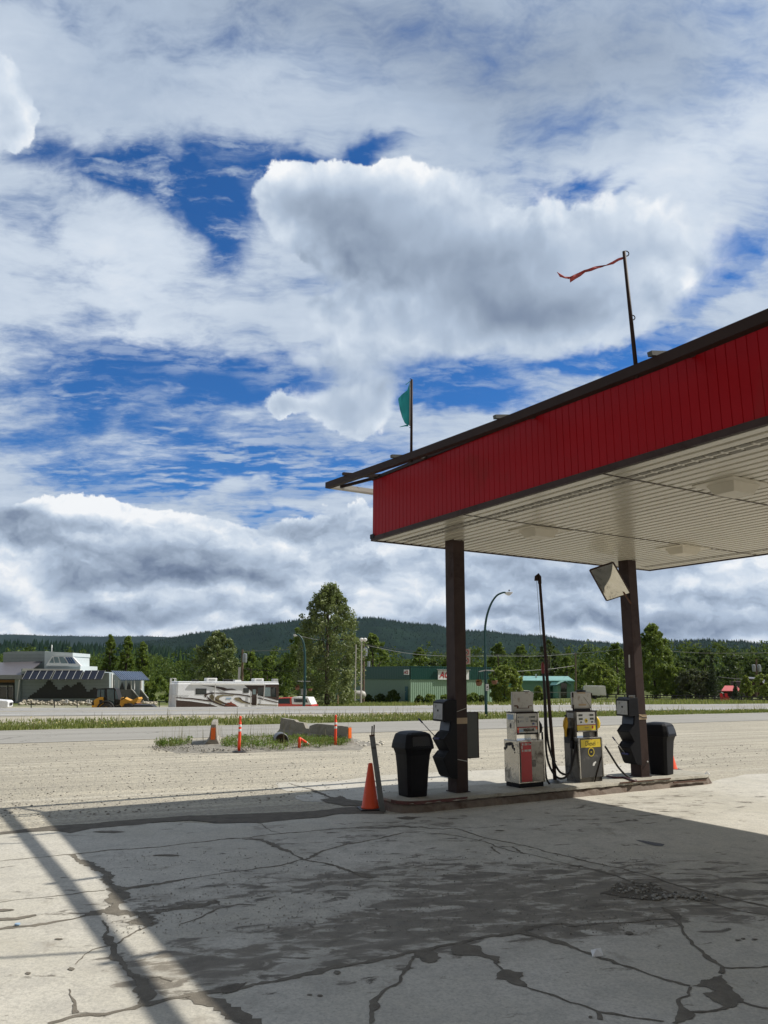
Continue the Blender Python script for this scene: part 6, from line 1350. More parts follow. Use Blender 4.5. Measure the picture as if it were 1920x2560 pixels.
LQ('lift_arm', [(299, 1762), (302, 1744), (306, 1743), (316, 1748), (326, 1752), (336, 1748), (345, 1743), (347, 1747), (341, 1756), (344, 1770), (331, 1774), (327, 1762), (312, 1758), (305, 1768)], -.6, 1.2, T['cat'])
LQ('hydraulic_ram', [(303, 1751), (316, 1743), (317, 1741.5), (313, 1741), (303, 1748)], -.65, .12, M['ink']); LQ('coupler', [(338, 1770), (346, 1770), (342, 1757), (336, 1757)], -.7, 1.4, M['rust'])
for x in (264, 321):
    for dY in (-.85, .5):
        c = aty(x, 1771, Yl+dY); c[2] = zl+.62; b = MB(); b.lathe(c, [(.30, .06), (.55, .0), (.62, .05), (.62, .33), (.55, .38), (.30, .32)], 24, axis='Y'); w_ = b.build('wheel', M['rubber'], ld, world=True)
        b = MB(); b.lathe(c, [(.02, .02), (.26, .04), (.30, .08), (.30, .3), (.02, .32)], 18, axis='Y'); b.build('rim', T['cat'], w_, world=True)
for x in (264,): c = aty(x, 1771, Yl-.9); c[2] = zl+.66; b = MB(); b.tube([c+np.array([.78*math.cos(a), 0, .74*math.sin(a)]) for a in np.linspace(.2, 2.9, 10)], .09, 6); b.build('mudguard', M['ink'], ld, world=True)
# ---- motorhome
al = R(61); rdv = np.array([math.sin(al), math.cos(al), 0]); rnv = np.array([math.cos(al), -math.sin(al), 0])   # along the side, outward normal of the seen side
pc = aty(440, 1750, 66.0); zg = -1.9; Lr = 10.0
SP = Plane(pc, rnv); s_end = lambda x, y: SP.at(x, y)
rv = empty('motorhome', (pc[0], pc[1], zg), 0, label='white class A motorhome with brown and gold swooshes parked side on', cat='motorhome')
Lr = np.dot(SP.at(697, 1740)-pc, rdv)
zt_ = SP.at(560, 1704)[2]; back = -rnv*2.5
def rvbox(nm, s0, s1, z0, z1, d0, d1, mt, bev=.06, par=rv):
    b = MB(); o = [pc*np.array([1, 1, 0])+rdv*s0-rnv*d0, pc*np.array([1, 1, 0])+rdv*s1-rnv*d0, pc*np.array([1, 1, 0])+rdv*s1-rnv*d1, pc*np.array([1, 1, 0])+rdv*s0-rnv*d1]
    b.hexa([p+np.array([0, 0, z0]) for p in o], [p+np.array([0, 0, z1]) for p in o]); return b.build(nm, mt, par, world=True, bevel=bev)
rvbox('body', 0, Lr, zg+.45, zt_-.10, 0, 2.5, T['rvw'], .12); rvbox('roof', .1, Lr-.05, zt_-.10, zt_, .05, 2.45, T['rvw'], .05); rvbox('skirt', .15, Lr-.3, zg+.25, zg+.45, .1, 2.4, M['ink'])
def dec(nm, pl, mt, off=.012, th=.006, par=rv): b = MB(); SP.slab(b, pl, off, th); return b.build(nm, mt, par, world=True)
dec('lower_stripe', [(440, 1768), (548, 1768), (530, 1761.5), (500, 1756.5), (475, 1753), (440, 1750.5)], T['rvb']); dec('stripe', [(440, 1743), (480, 1745), (520, 1750), (560, 1756), (590, 1764), (600, 1768), (590, 1768), (560, 1760), (520, 1753.5), (480, 1748), (440, 1745)], T['rvb'], .014)
dec('rear_top_panel', [(610, 1712), (697, 1711), (697, 1752), (690, 1750), (672, 1745), (655, 1741), (640, 1736), (629, 1729)], T['rvb'], .012)
def arc_band(nm, outer, inner, mt, off): dec(nm, outer+inner[::-1], mt, off)
arc_band('swoosh', [(512, 1742), (510, 1738), (516, 1733.5), (530, 1731), (560, 1732), (600, 1735), (640, 1742), (697, 1756)], [(515, 1744), (516, 1738), (524, 1735), (540, 1733.5), (562, 1734.5), (600, 1738), (640, 1745), (697, 1758)], T['rvb'], .016)
arc_band('swoosh', [(518, 1744), (522, 1750), (534, 1757), (552, 1764), (575, 1770)], [(516, 1738), (520, 1743), (530, 1751), (546, 1758), (570, 1765), (590, 1770)], T['rvb'], .017)
arc_band('swoosh', [(523, 1741), (527, 1748), (538, 1754), (552, 1760)], [(530, 1734.5), (536, 1741), (546, 1748), (562, 1757)], T['rvg'], .018)
arc_band('swoosh', [(539, 1744), (543, 1739), (556, 1736.5), (585, 1737)], [(547, 1750), (549, 1743), (560, 1739.5), (585, 1739)], T['rvg'], .018)
arc_band('swoosh', [(533, 1744), (540, 1752), (560, 1760), (590, 1768)], [(531, 1741), (536, 1744), (548, 1752), (575, 1762), (600, 1768)], T['rvb'], .019)
arc_band('swoosh', [(585, 1746), (590, 1751), (605, 1757), (640, 1762), (697, 1764)], [(588, 1744), (598, 1743), (600, 1748), (612, 1755), (645, 1760), (697, 1762)], T['rvg'], .018)
arc_band('swoosh', [(600, 1748), (608, 1754), (622, 1758), (650, 1762)], [(596, 1744), (600, 1743.5), (606, 1750), (620, 1756), (650, 1760)], T['rvb'], .020)
dec('swoosh', [(560, 1764), (568, 1757), (576, 1756), (577, 1753), (580, 1757), (588, 1761), (596, 1768), (560, 1768)], T['rvr'], .015)
dec('swoosh', [(500, 1713), (535, 1715), (560, 1719), (568, 1722), (580, 1721.5), (592, 1725), (575, 1725), (560, 1727), (548, 1722), (530, 1717)], T['rvb'], .015); dec('swoosh', [(545, 1720), (553, 1728), (570, 1731), (555, 1731), (540, 1722)], T['rvgr'], .013)
for pl in ([(489, 1736), (516, 1736), (516, 1721.5), (489, 1721.5)], [(608, 1732), (622, 1732), (622, 1720.5), (608, 1720.5)]):
    f = dec('window', pl, M['ink'], .02); x0, y1, x1, y0 = pl[0][0]+1.5, pl[0][1]-1.5, pl[1][0]-1.5, pl[2][1]+1.5; dec('pane', [(x0, y1), (x1, y1), (x1, y0), (x0, y0)], T['win'], .028, .004, f)
f = dec('entry_door', [(629, 1763), (641, 1763), (641, 1721), (630, 1721)], T['rvb'], .02); dec('pane', [(631.5, 1736), (639, 1736), (639, 1723.5), (631.5, 1723.5)], T['winl'], .028, .004, f)
for pl in ([(645, 1739), (658, 1739), (658, 1719), (645, 1719)], [(661, 1741), (676, 1741), (676, 1718.5), (661, 1718.5)], [(678, 1742), (690, 1742), (689, 1718.5), (678, 1718.5)]): dec('side_window', pl, T['winl' if pl[0][0] == 661 else 'win'], .02)
dec('vent', [(565, 1748), (578, 1748), (578, 1744), (565, 1744)], M['bluelab'], .02); dec('awning_roll', [(476, 1712), (660, 1713), (660, 1709), (476, 1708)], M['white'], .03, .10)
for (xa, ya, xb_, yb) in ((535, 1751, 538, 1709), (658, 1751, 661, 1710), (625, 1765, 626, 1729), (641, 1765, 642, 1735)):
    b = MB(); b.bar(SP.at(xa, ya, .10), SP.at(xb_, yb, .10), .07); b.build('awning_arm', M['white'], rv, world=True)
text('lettering', 'Georgetown', .26, SP.at(452, 1739, .02), rdv, (0, 0, 1), T['rvgr'], rv)
rvbox('windscreen', Lr-.02, Lr+.02, zg+1.35, zt_-.45, .15, 2.35, T['winl'], 0); 
for (s0, s1, h_, d_) in ((3.3-.5, 3.3+.45, .30, .9), (7.2, 8.1, .28, .9)):
    k = rvbox('air_conditioner', s0, s1, zt_+.0, zt_+h_, .8, 1.7, M['white'], .06); rvbox('intake', s0+.2, s1-.2, zt_+.06, zt_+h_-.07, .775, .80, M['greypan'], 0, k)
rvbox('roof_vent', 5.4, 6.0, zt_, zt_+.14, .9, 1.5, M['white'], .03); rvbox('roof_vent', 1.6, 2.1, zt_, zt_+.16, .9, 1.4, M['ink'], .03); rvbox('roof_hatch', 4.6, 5.5, zt_, zt_+.2, 1.5, 2.1, M['ink'], .03); rvbox('satellite_dish', 9.0, 9.5, zt_, zt_+.25, .8, 1.3, M['greypan'], .05)
b = MB(); e_ = pc*np.array([1, 1, 0])
for d_ in (1.5, 1.95): b.tube([e_-rdv*.12-rnv*d_+np.array([0, 0, zg+.9]), e_-rdv*.12-rnv*d_+np.array([0, 0, zt_+.25]), e_+rdv*.25-rnv*d_+np.array([0, 0, zt_+.25]), e_+rdv*.25-rnv*d_+np.array([0, 0, zt_])], .035, 6)
for i in range(8): b.bar(e_-rdv*.12-rnv*1.5+np.array([0, 0, zg+1.1+.33*i]), e_-rdv*.12-rnv*1.95+np.array([0, 0, zg+1.1+.33*i]), .03)
b.build('rear_ladder', M['white'], rv, world=True)
for s_ in (2.9, 8.3):
    for d_ in (.02, 2.2):
        c = e_+rdv*s_-rnv*d_+np.array([0, 0, zg+.48]); b = MB(); b.tube([c-rnv*.02, c-rnv*.28], [.48, .48], 22); w_ = b.build('wheel', M['rubber'], rv, world=True); b = MB(); b.tube([c+rnv*.0, c-rnv*.1], [.26, .26], 16); b.build('rim', M['alum'], w_, world=True)
# dark towed/parked object behind the motorhome
def car(name, px_front, px_len, Y, head, zc, body, lab, cat, kind='pickup', right=True, canopy=None):
    # side profile extruded; local x forwards
    p = aty(px_front, 1760, Y); rz = math.atan2(rdv[1], rdv[0]) if head is None else head
    L = px_len; r = empty(name, (p[0], p[1], zc), rz, label=lab, cat=cat); w2 = .95
    if kind == 'pickup': prof = [(0, .45), (0, .95), (-.15, 1.05), (-1.3, 1.15), (-1.9, 1.72), (-3.2, 1.78), (-3.35, 1.15), (-5.3, 1.12), (-5.35, .5), (-4.7, .42), (-.6, .38)]
    else: prof = [(0, .42), (.02, .75), (-.2, .92), (-1.2, 1.02), (-1.9, 1.48), (-3.4, 1.52), (-4.3, 1.05), (-4.6, .95), (-4.6, .45), (-4.0, .36), (-.7, .36)]
    b = MB(); b.prism(prof, -w2, w2); b.build('body', body, r, bevel=.07)
    for sy in (-1, 1):
        b = MB()
        pw = [(-1.45, 1.17), (-1.95, 1.62), (-3.1, 1.68), (-3.15, 1.18)] if kind == 'pickup' else [(-1.4, 1.05), (-1.95, 1.40), (-3.3, 1.43), (-3.9, 1.07)]
        b.slab([(x, sy*(w2+.004), z) for x, z in pw], (0, sy*.006, 0)); b.build('side_window', T['win'], r)
        for x in (-.95, -4.25 if kind == 'pickup' else -3.8):
            b = MB(); b.lathe((x, sy*(w2-.13)-.11, .37), [(.02, .02), (.22, .0), (.37, .02), (.37, .22), (.22, .24), (.02, .22)], 20, axis='Y'); w_ = b.build('wheel', M['rubber'], r)
            b = MB(); b.lathe((x, sy*(w2-.01)-.02, .37), [(.02, .0), (.22, .01), (.22, .03), (.02, .04)], 14, axis='Y'); b.build('rim', M['alum'], w_)
        b = MB(); b.box(-.14, .02, sy*.6-.22, sy*.6+.22, .68, .86); b.build('headlight', M['greypan'], r, bevel=.03)
    b = MB(); b.box(-.02, .03, -.5, .5, .60, .85); b.build('grille', M['ink'], r)
    if canopy:
        b = MB(); b.prism([(-3.3, 1.125), (-3.25, 1.75), (-3.5, 1.82), (-4.9, 1.80), (-5.25, 1.13)], -w2+.02, w2-.02); cp = b.build('canopy_cap', M['white'], r, bevel=.06)
        for sy in (-1, 1):
            b = MB(); b.slab([(x, sy*(w2-.012), z) for x, z in ((-3.55, 1.32), (-3.5, 1.65), (-4.75, 1.63), (-4.9, 1.32))], (0, sy*.006, 0)); b.build('side_window', T['win'], cp)
        b = MB(); b.box(-5.38, -5.33, -.85, .85, 1.0, 1.06); b.box(-5.39, -5.34, .62, .9, .78, 1.0); b.build('tail_light', M['redink'], r)
    return r
car('pickup_truck', 655, 5.3, 74.5, R(180-12), -1.60, T['red'], 'red pickup truck with a white bed cap, nose hidden behind the motorhome', 'pickup truck', canopy=True).rotation_euler
car('pickup_truck', 27, 5.3, 70, R(14), -1.20, T['rvw'], 'white pickup truck cut by the left edge beyond the highway', 'pickup truck')
car('parked_car', 1350, 4.6, 122, R(5), H(*aty(1340, 1745, 122)[:2]), M['offwhite'], 'small pale parked car in front of the low green building, behind the pump sign', 'car', kind='car')
car('parked_car', 436, 4.6, 70.5, R(10), -1.95, M['ink'], 'dark car nosing up to the rear of the motorhome', 'car', kind='car')
# ---- store with dark green band
kc = aty(1025, 1752, 112.0); zs = kc[2]; st = empty('store_building', kc, UV_ROT, label='corrugated light green store with a dark green top band and white signs', cat='building')
hS = aty(1025, 1666.5, 112)[2]-zs; hB = aty(1025, 1698.5, 112)[2]-zs; WU = np.dot(atpl(1229, 1720, kc, V)-kc, U); WV = 24.0
def corr(b, p0, p1, z0, z1, out, pitch=.35, dep=.04):
    p0 = np.array(p0, float); p1 = np.array(p1, float); L = np.linalg.norm(p1-p0); d = (p1-p0)/L; n_ = int(L/pitch); vs = []
    for i in range(n_):
        for f, o in ((0, 0), (.25, 0), (.35, dep), (.9, dep)): p = p0+d*(i+f)*pitch+np.array(out)*o; vs += [(p[0], p[1], z0), (p[0], p[1], z1)]
    vs += [(p1[0], p1[1], z0), (p1[0], p1[1], z1)]; b.add(vs, [(2*i, 2*i+2, 2*i+3, 2*i+1) for i in range(len(vs)//2-1)])
b = MB(); corr(b, (0, 0), (WU, 0), -.6, hB, (0, -1)); b.build('front_wall', T['gl'], st); b = MB(); corr(b, (0, WV), (0, 0), -.6, hB, (-1, 0), .5, .02); b.build('side_wall', T['gshade'], st)  # side wall: front wall green darkened in its colour as the shaded side
b = MB(); b.box(.05, WU, .06, WV, -.6, hS-.1); b.build('inner_walls', T['gl'], st)
b = MB(); corr(b, (0, -.12), (WU+.05, -.12), hB, hS, (0, -1)); b.build('front_band', T['gd'], st); b = MB(); corr(b, (-.12, WV), (-.12, -.12), hB, hS, (-1, 0), .5, .02); b.build('side_band', T['gd'], st)
b = MB(); b.box(-.2, WU+.1, -.2, WV, hS, hS+.08); b.build('roof_edge', T['gd'], st)
NF = Plane(W(*[a+b_ for a, b_ in zip(uvof(kc)[:2], (0, -.17))]), -V); NS = Plane(kc-U*.15, -U)
def store_sign(pl, plane, xd, n_, label, ts, tx, ty, th=.07):
    b = MB(); plane.slab(b, pl, .04, .1); c = plane.at(*pl[0]); r = empty('shop_sign', c, 0, label=label, cat='sign', group='white signs on the store'); b.build('sign_board', mat('bright_sign_white', (.9, .9, .9), rough=.4), r, world=True)
    p = plane.at(tx, ty, .16); o = text('lettering', 'ACE', ts, p, xd, (0, 0, 1), M['redink'], r, bold=.018*ts, shear=.25, depth=.01); return r
store_sign([(1094, 1699), (1171, 1699), (1171, 1675.5), (1094, 1675.5)], NF, U, -V, 'wide white shop sign with red letters on the store front band, half behind the column', 1.25, 1113.5, 1687.5)
store_sign([(1011.5, 1687), (1023.5, 1687), (1023.5, 1674), (1011.5, 1674)], NS, -V, -U, 'small white square sign with red letters on the store side band', .62, 1017.5, 1681)
b = MB(); NF.slab(b, [(1089, 1674.5), (1173, 1675.5), (1173, 1674), (1089, 1673)], .1, .25); b.build('sign_lamp_bar', M['gal'] if 'gal' in M else M['alum'], st, world=True)
b = MB(); NS.slab(b, [(1011.5, 1750), (1018.5, 1751), (1018.5, 1716), (1011.5, 1716)], -.08, .03); d_ = b.build('side_door', T['dteal'], st, world=True); b = MB(); NS.slab(b, [(1012.8, 1730), (1014, 1730), (1014, 1728.5), (1012.8, 1728.5)], -.04, .05); b.build('handle', M['alum'], d_, world=True)
b = MB(); c = aty(922, 1667, 127); b.tube([c+np.array([0, 0, -1]), c+np.array([0, 0, .9])], .22, 10); b.build('flue_pipe', M['alum'], st, world=True)
# ---- low green building
Yg = 132.0; lg = empty('low_green_building', aty(1350, 1750, Yg), 0, label='long low mint green building with a turquoise roof and a gabled porch', cat='building')
QG = lambda nm, pl, dY, th, mt, par=lg: (lambda b: (quadY(b, pl, Yg+dY, th), b.build(nm, mt, par, world=True))[1])(MB())
QG('wall', [(1262, 1752), (1435, 1752), (1435, 1700), (1262, 1700)], 0, 9, T['gw']); b = MB(); q = [aty(1262, 1700.5, Yg-.6), aty(1437, 1702, Yg-.6), aty(1420, 1690.5, Yg+5), aty(1270, 1690, Yg+5)]; b.slab(q, (0, 0, -.15)); b.build('roof', T['turq'], lg, world=True)
QG('left_gable', [(1240, 1752), (1296, 1752), (1296, 1708), (1275, 1701), (1250, 1708)], -5, 4, T['gw']); b = MB(); b.slab([aty(1246, 1708, Yg-5.6), aty(1278, 1700, Yg-5.6), aty(1280, 1699, Yg), aty(1250, 1706, Yg)], (0, 0, -.12)); b.slab([aty(1278, 1700, Yg-5.6), aty(1300, 1708.5, Yg-5.6), aty(1301, 1707, Yg), aty(1280, 1699, Yg)], (0, 0, -.12)); b.build('gable_roof', T['gd'], lg, world=True)
po = QG('porch_wall', [(1394, 1752), (1432, 1752), (1432, 1710), (1413, 1702.5), (1394, 1712)], -4, 3.6, T['gw']); QG('porch_opening', [(1402, 1750), (1417, 1750), (1417, 1709), (1402, 1705.5)], -4.1, .12, T['win'], po)
b = MB(); b.slab([aty(1390, 1713, Yg-4.8), aty(1413, 1702, Yg-4.8), aty(1413, 1701, Yg-1), aty(1392, 1711, Yg-1)], (0, 0, -.12)); b.slab([aty(1413, 1702, Yg-4.8), aty(1428, 1712, Yg-4.8), aty(1428, 1710.5, Yg-1), aty(1413, 1701, Yg-1)], (0, 0, -.12)); b.build('porch_roof', T['gd'], lg, world=True)
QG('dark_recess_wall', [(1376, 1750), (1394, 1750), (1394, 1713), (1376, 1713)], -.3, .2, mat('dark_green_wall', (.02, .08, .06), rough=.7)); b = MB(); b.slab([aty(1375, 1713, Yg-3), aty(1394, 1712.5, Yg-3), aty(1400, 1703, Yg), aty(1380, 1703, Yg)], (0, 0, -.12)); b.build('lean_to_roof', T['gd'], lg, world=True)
for x, y in ((1340, 1685), (1306, 1690), (1410, 1694)): b = MB(); c = aty(x, y, Yg+3); b.tube([c, c-np.array([0, 0, 1.2])], .16, 8); b.build('roof_vent', M['alum'], lg, world=True)
fn = empty('wire_fence', aty(1330, 1748, 112), 0, label='pale rail fence in front of the low green building', cat='fence')
b = MB(); b.bar(aty(1268, 1729, 112), aty(1480, 1732, 112), .06); b.build('top_rail', M['greypan'], fn, world=True)
for x in (1275, 1312, 1330, 1400, 1455, 1478): b = MB(); b.bar(aty(x, 1754, 112), aty(x, 1729.5, 112), .08); b.build('post', M['greypan'], fn, world=True)
# ---- cargo trailer
tc = aty(1494, 1741, 110); tr_ = empty('cargo_trailer', tc, 0, label='white enclosed cargo trailer parked below the light green tree', cat='trailer')
b = MB(); b.slab([aty(1500, 1738, 108), aty(1516.5, 1739, 108), aty(1514, 1716, 108), aty(1512, 1714.5, 108), aty(1499, 1714.5, 108), aty(1498.5, 1716, 108)], (-.25*8, 8*.95*.12, 0)); b.build('body', M['white'], tr_, world=True, bevel=.05)
b = MB(); quadY(b, [(1468, 1740), (1500, 1740), (1499, 1715), (1467, 1716)], 109, 2.2); b.build('box_side', T['gry'], tr_, world=True, bevel=.05)
b = MB(); quadY(b, [(1486, 1739), (1492, 1739), (1492, 1720), (1486, 1720)], 108.93, .05); b.build('side_door', M['greypan'], tr_, world=True)
b = MB(); quadY(b, [(1499.5, 1742.5), (1518, 1742.5), (1518, 1739.5), (1499.5, 1739.5)], 107.9, .2); b.build('bumper', M['ink'], tr_, world=True)
for x in (1480, 1488): c = aty(x, 1742, 108.9); b = MB(); b.lathe(c, [(.02, 0), (.34, 0), (.34, .22), (.02, .22)], 16, axis='Y'); b.build('wheel', M['rubber'], tr_, world=True)
# ---- dark rail fence on the right
rf_ = empty('dark_rail_fence', aty(1700, 1750, 100), 0, label='dark wooden rail fence along the trees on the right', cat='fence')
xs = [1518, 1540, 1562, 1590, 1618, 1650, 1680, 1715, 1750, 1787, 1830, 1854, 1880, 1905, 1935]
for y in (1737, 1743): b = MB(); b.bar(aty(1516, y-1, 104), aty(1940, y+6.5, 94), .09, .12); b.build('rail', T['rail'], rf_, world=True)
for x in xs: k = (x-1516)/424; Yp = 104-10*k; b = MB(); b.bar(aty(x, 1751+3*k, Yp), aty(x, 1735+6.5*k, Yp), .14); b.build('post', T['rail'], rf_, world=True)
for i, x in enumerate((1808, 1820)):
    c = aty(x, 1751, 96); r = empty('red_chair', c, 0, label='red garden chair by the fence, %s of the pair' % ('left' if i == 0 else 'right'), cat='chair', group='red chairs by the fence')
    b = MB(); b.box(*[v for p in zip(c+np.array([-.17, 0, .40]), c+np.array([.17, .4, .45])) for v in p]); b.build('seat', M['redink'], r, world=True); b = MB(); b.box(*[v for p in zip(c+np.array([-.17, .36, .45]), c+np.array([.17, .42, .85])) for v in p]); b.build('backrest', M['redink'], r, world=True)
    for sx in (-.15, .15):
        for sy in (.03, .37): b = MB(); b.bar(c+np.array([sx, sy, -.1]), c+np.array([sx, sy, .44]), .05); b.build('leg', M['redink'], r, world=True)
# red roofed shed, brown house
sh = empty('red_roofed_shed', aty(1828, 1745, 125), 0, label='low dark shed with a bright red roof among the trees on the right', cat='shed')
b = MB(); quadY(b, [(1808, 1746), (1850, 1746), (1850, 1726), (1808, 1726)], 125, 5); b.build('wall', T['brownh'], sh, world=True); b = MB(); b.slab([aty(1803, 1727, 124.3), aty(1853, 1727, 124.3), aty(1841, 1714, 128), aty(1812, 1714, 128)], (0, 0, -.12)); b.build('roof', T['redroof'], sh, world=True)
b = MB(); quadY(b, [(1836, 1744), (1848, 1744), (1848, 1731), (1836, 1731)], 124.95, .04); b.build('window', T['winl'], sh, world=True)
bh = empty('brown_house', aty(1890, 1745, 128), 0, label='dark brown house with a grey pitched roof near the right edge', cat='house')
b = MB(); quadY(b, [(1874, 1748), (1908, 1748), (1908, 1705), (1895, 1703), (1874, 1704)], 128, 7); b.build('wall', T['brownh'], bh, world=True); b = MB(); b.slab([aty(1868, 1696, 127.3), aty(1893, 1697, 127), aty(1912, 1710, 127), aty(1912, 1695, 133), aty(1868, 1692, 133)], (0, 0, -.15)); b.build('roof', T['roofm'], bh, world=True)
b = MB(); quadY(b, [(1880, 1725), (1888, 1725), (1888, 1716), (1880, 1716)], 127.95, .04); b.build('window', T['win'], bh, world=True)
# ================================================================== STREET LAMPS, POLES, WIRES
def lampost(pl, Y, r0, lab, head, arm, baskets, base_y, sign=None):
    b0 = aty(pl[0][0], base_y, Y); r = empty('street_lamp', b0, 0, label=lab, cat='street lamp', group='teal curved street lamps')
    b = MB(); P = smooth([b0]+[aty(x, y, Y) for x, y in pl[1:]], 4); b.tube(P, list(np.linspace(r0, r0*.55, len(P))), 10); b.build('pole', T['lampteal'], r, world=True, smooth=True)
    hx, hy, hw_, hh_, sg = head; b = MB(); q = lambda dx, dy: aty(hx+dx*sg, hy+dy, Y)
    b.slab([q(-hw_*.5, -1.5), q(-hw_*.5, 1.5), q(-.05*hw_, hh_*.75), q(.18*hw_, hh_*.7), q(.5*hw_, -.5), q(.45*hw_, -2.0), q(-.1*hw_, -2.6)], (0, .32, 0)); b.build('lamp_head', M['white'], r, world=True, bevel=.02)
    b = MB(); c = q(0, -4); b.lathe(c, [(.04, 0), (.05, .05), (.03, .1)], 8); b.build('photocell', M['ink'], r, world=True)
    b = MB(); b.bar(aty(arm[0], arm[1], Y-.05), aty(arm[2], arm[3], Y-.05), .06); b.bar(aty(arm[2], arm[3], Y-.05), aty(arm[4], arm[5], Y-.05), .06); b.build('basket_arm', M['alum'], r, world=True)
    for (bx, by, w_, lab_, col) in baskets:
        c = aty(bx, by, Y-.05); rr2 = w_/2/F*Y; k = empty('hanging_basket', c, 0, label=lab_, cat='hanging basket', group='flower baskets on the street lamps')
        b = MB(); b.lathe(c, [(rr2*.45, -rr2*1.0), (rr2*.75, -rr2*.7), (rr2*.95, 0), (rr2*.85, .02)], 14); b.build('basket', T['clay'], k, world=True)
        ca = aty(bx, arm[1] if bx < arm[2] else arm[5], Y-.05); b = MB()
        for a in (0, 2.1, 4.2): b.tube([ca, c+np.array([math.cos(a)*rr2*.9, math.sin(a)*rr2*.9, 0])], .012, 4)
        b.build('hanger', M['ink'], k, world=True)
        C = [c+np.array([math.cos(a)*rr2*.9*q_, math.sin(a)*rr2*.9*q_, rr2*(.15+.5*rng.random())]) for a, q_ in zip(rng.random(16)*6.28, rng.random(16))]
        leafclumps('flowers', C, rr2*.4, .05, 18, col, parent=k)
    return r
FLR = leafmat('red_flowers', (.35, .03, .05), (.14, .16, .04), .3); FLG = leafmat('basket_green', (.10, .20, .02), (.20, .30, .05), .3)
r1 = lampost([(1215.5, 1789), (1214.5, 1740), (1213.5, 1690), (1212.5, 1630), (1212, 1585), (1214, 1558), (1219, 1533), (1229, 1507), (1242, 1489), (1256, 1482), (1264, 1481)], 48.5, .095,
             'teal street lamp with curved arm on the grass verge right of the near column', (1273, 1482, 19, 8, 1), (1197, 1679, 1214, 1675.5, 1235, 1677),
             [(1197, 1706, 17, 'hanging basket with red flowers, left side of the lamp on the verge', FLR), (1236, 1702, 17, 'green hanging basket, right side of the lamp on the verge', FLG)], 1791)
b = MB(); quadY(b, [(1214.5, 1727), (1222, 1727), (1222, 1710), (1214.5, 1710)], 48.3, .02); c = aty(1218, 1718, 48.3); sg = empty('pole_sign', c, 0, label='small white sign with a dark emblem strapped to the lamp on the verge', cat='sign'); b.build('plate', M['white'], sg, world=True)
b = MB(); quadY(b, [(1216, 1720), (1218, 1714.5), (1220.5, 1720), (1218.2, 1719)], 48.28, .01); b.build('emblem', M['ink'], sg, world=True); b = MB(); quadY(b, [(1216, 1725), (1220.5, 1725), (1220.5, 1722.5), (1216, 1722.5)], 48.28, .01); b.build('small_print', M['greypan'], sg, world=True)
r2 = lampost([(759.5, 1772), (761.5, 1720), (762.5, 1680), (762, 1640), (759.5, 1612), (754, 1596), (747, 1588), (741, 1586)], 68.0, .12,
             'teal street lamp with a curved arm beyond the highway beside the red pickup', (737, 1588, 8, 4, -1), (744, 1702.5, 760, 1703, 776, 1703.5),
             [(743.5, 1719, 12, 'hanging basket of pinkish flowers, left side of the lamp beyond the highway', FLR), (775.5, 1722, 11, 'green hanging basket, right side of the lamp beyond the highway', FLG)], 1775)
sb = empty('blank_sign', aty(759, 1730, 68.6), 0, label='plain grey sign board behind the lamp beside the red pickup', cat='sign'); b = MB(); quadY(b, [(752, 1737.5), (766.5, 1737.5), (766.5, 1722), (752, 1722)], 68.6, .05); b.build('board', M['greypan'], sb, world=True); b = MB(); b.bar(aty(757, 1770, 68.7), aty(757, 1722, 68.7), .07); b.build('post', T['wood2'], sb, world=True)
# twin-globe pole, slim white pole
tp_ = empty('twin_lamp_pole', aty(903, 1756, 84), 0, label='slim white pole with two pale lamp heads beside the tallest poplar', cat='lamp post'); b = MB(); b.tube([aty(902.5, 1757, 84), aty(904, 1603, 84)], [.09, .06], 8); b.build('pole', M['offwhite'], tp_, world=True)
for x in (904, 912.5): b = MB(); c = aty(x, 1599, 84); b.lathe(c, [(.05, -.25), (.22, -.1), (.24, .05), (.1, .18)], 12); b.build('lamp_head', M['white'], tp_, world=True)
b = MB(); b.bar(aty(903, 1602, 84), aty(913, 1601, 84), .06); b.build('cross_arm', M['ink'], tp_, world=True)
sp_ = empty('slim_pole', aty(889, 1750, 88), 0, label='bare slim pale pole just left of the twin lamp pole', cat='pole'); b = MB(); b.tube([aty(887.5, 1752, 88), aty(890, 1611, 88)], .06, 6); b.build('pole', M['offwhite'], sp_, world=True)
tk = empty('propane_tank', aty(890, 1745, 104), 0, label='white rounded propane tank at the far end of the store side wall', cat='tank'); c = aty(893, 1737, 104); b = MB(); b.lathe(c, [(.05, -1.2), (.4, -1.05), (.55, -.7), (.55, .7), (.4, 1.05), (.05, 1.2)], 16, axis='X'); b.build('shell', M['offwhite'], tk, world=True, smooth=True); b = MB(); b.box(c[0]-.6, c[0]-.4, c[1]-.3, c[1]+.3, c[2]-1.0, c[2]-.4); b.box(c[0]+.4, c[0]+.6, c[1]-.3, c[1]+.3, c[2]-1.0, c[2]-.4); b.build('cradle', M['greypan'], tk, world=True)
def upole(x0, y0, x1, y1, Y, lab, trans=(), arm=None):
    b0 = aty(x0, y0, Y); b0[2] = min(b0[2], H(b0[0], b0[1])); r = empty('utility_pole', b0, 0, label=lab, cat='utility pole', group='wooden utility poles'); b = MB(); b.tube([b0, aty(x1, y1, Y)], [.17, .12], 8); b.build('pole', T['wood2'], r, world=True)
    for (tx, ty) in trans: c = aty(tx, ty, Y-.3); b = MB(); b.lathe(c, [(.1, .62), (.27, .55), (.29, .0), (.27, -.5), (.1, -.55)], 12); b.build('transformer', T['gal'], r, world=True)
    if arm: b = MB(); b.bar(aty(x1-arm, y1+4, Y), aty(x1+arm, y1+4, Y), .1); b.build('cross_arm', T['wood2'], r, world=True)
    return r
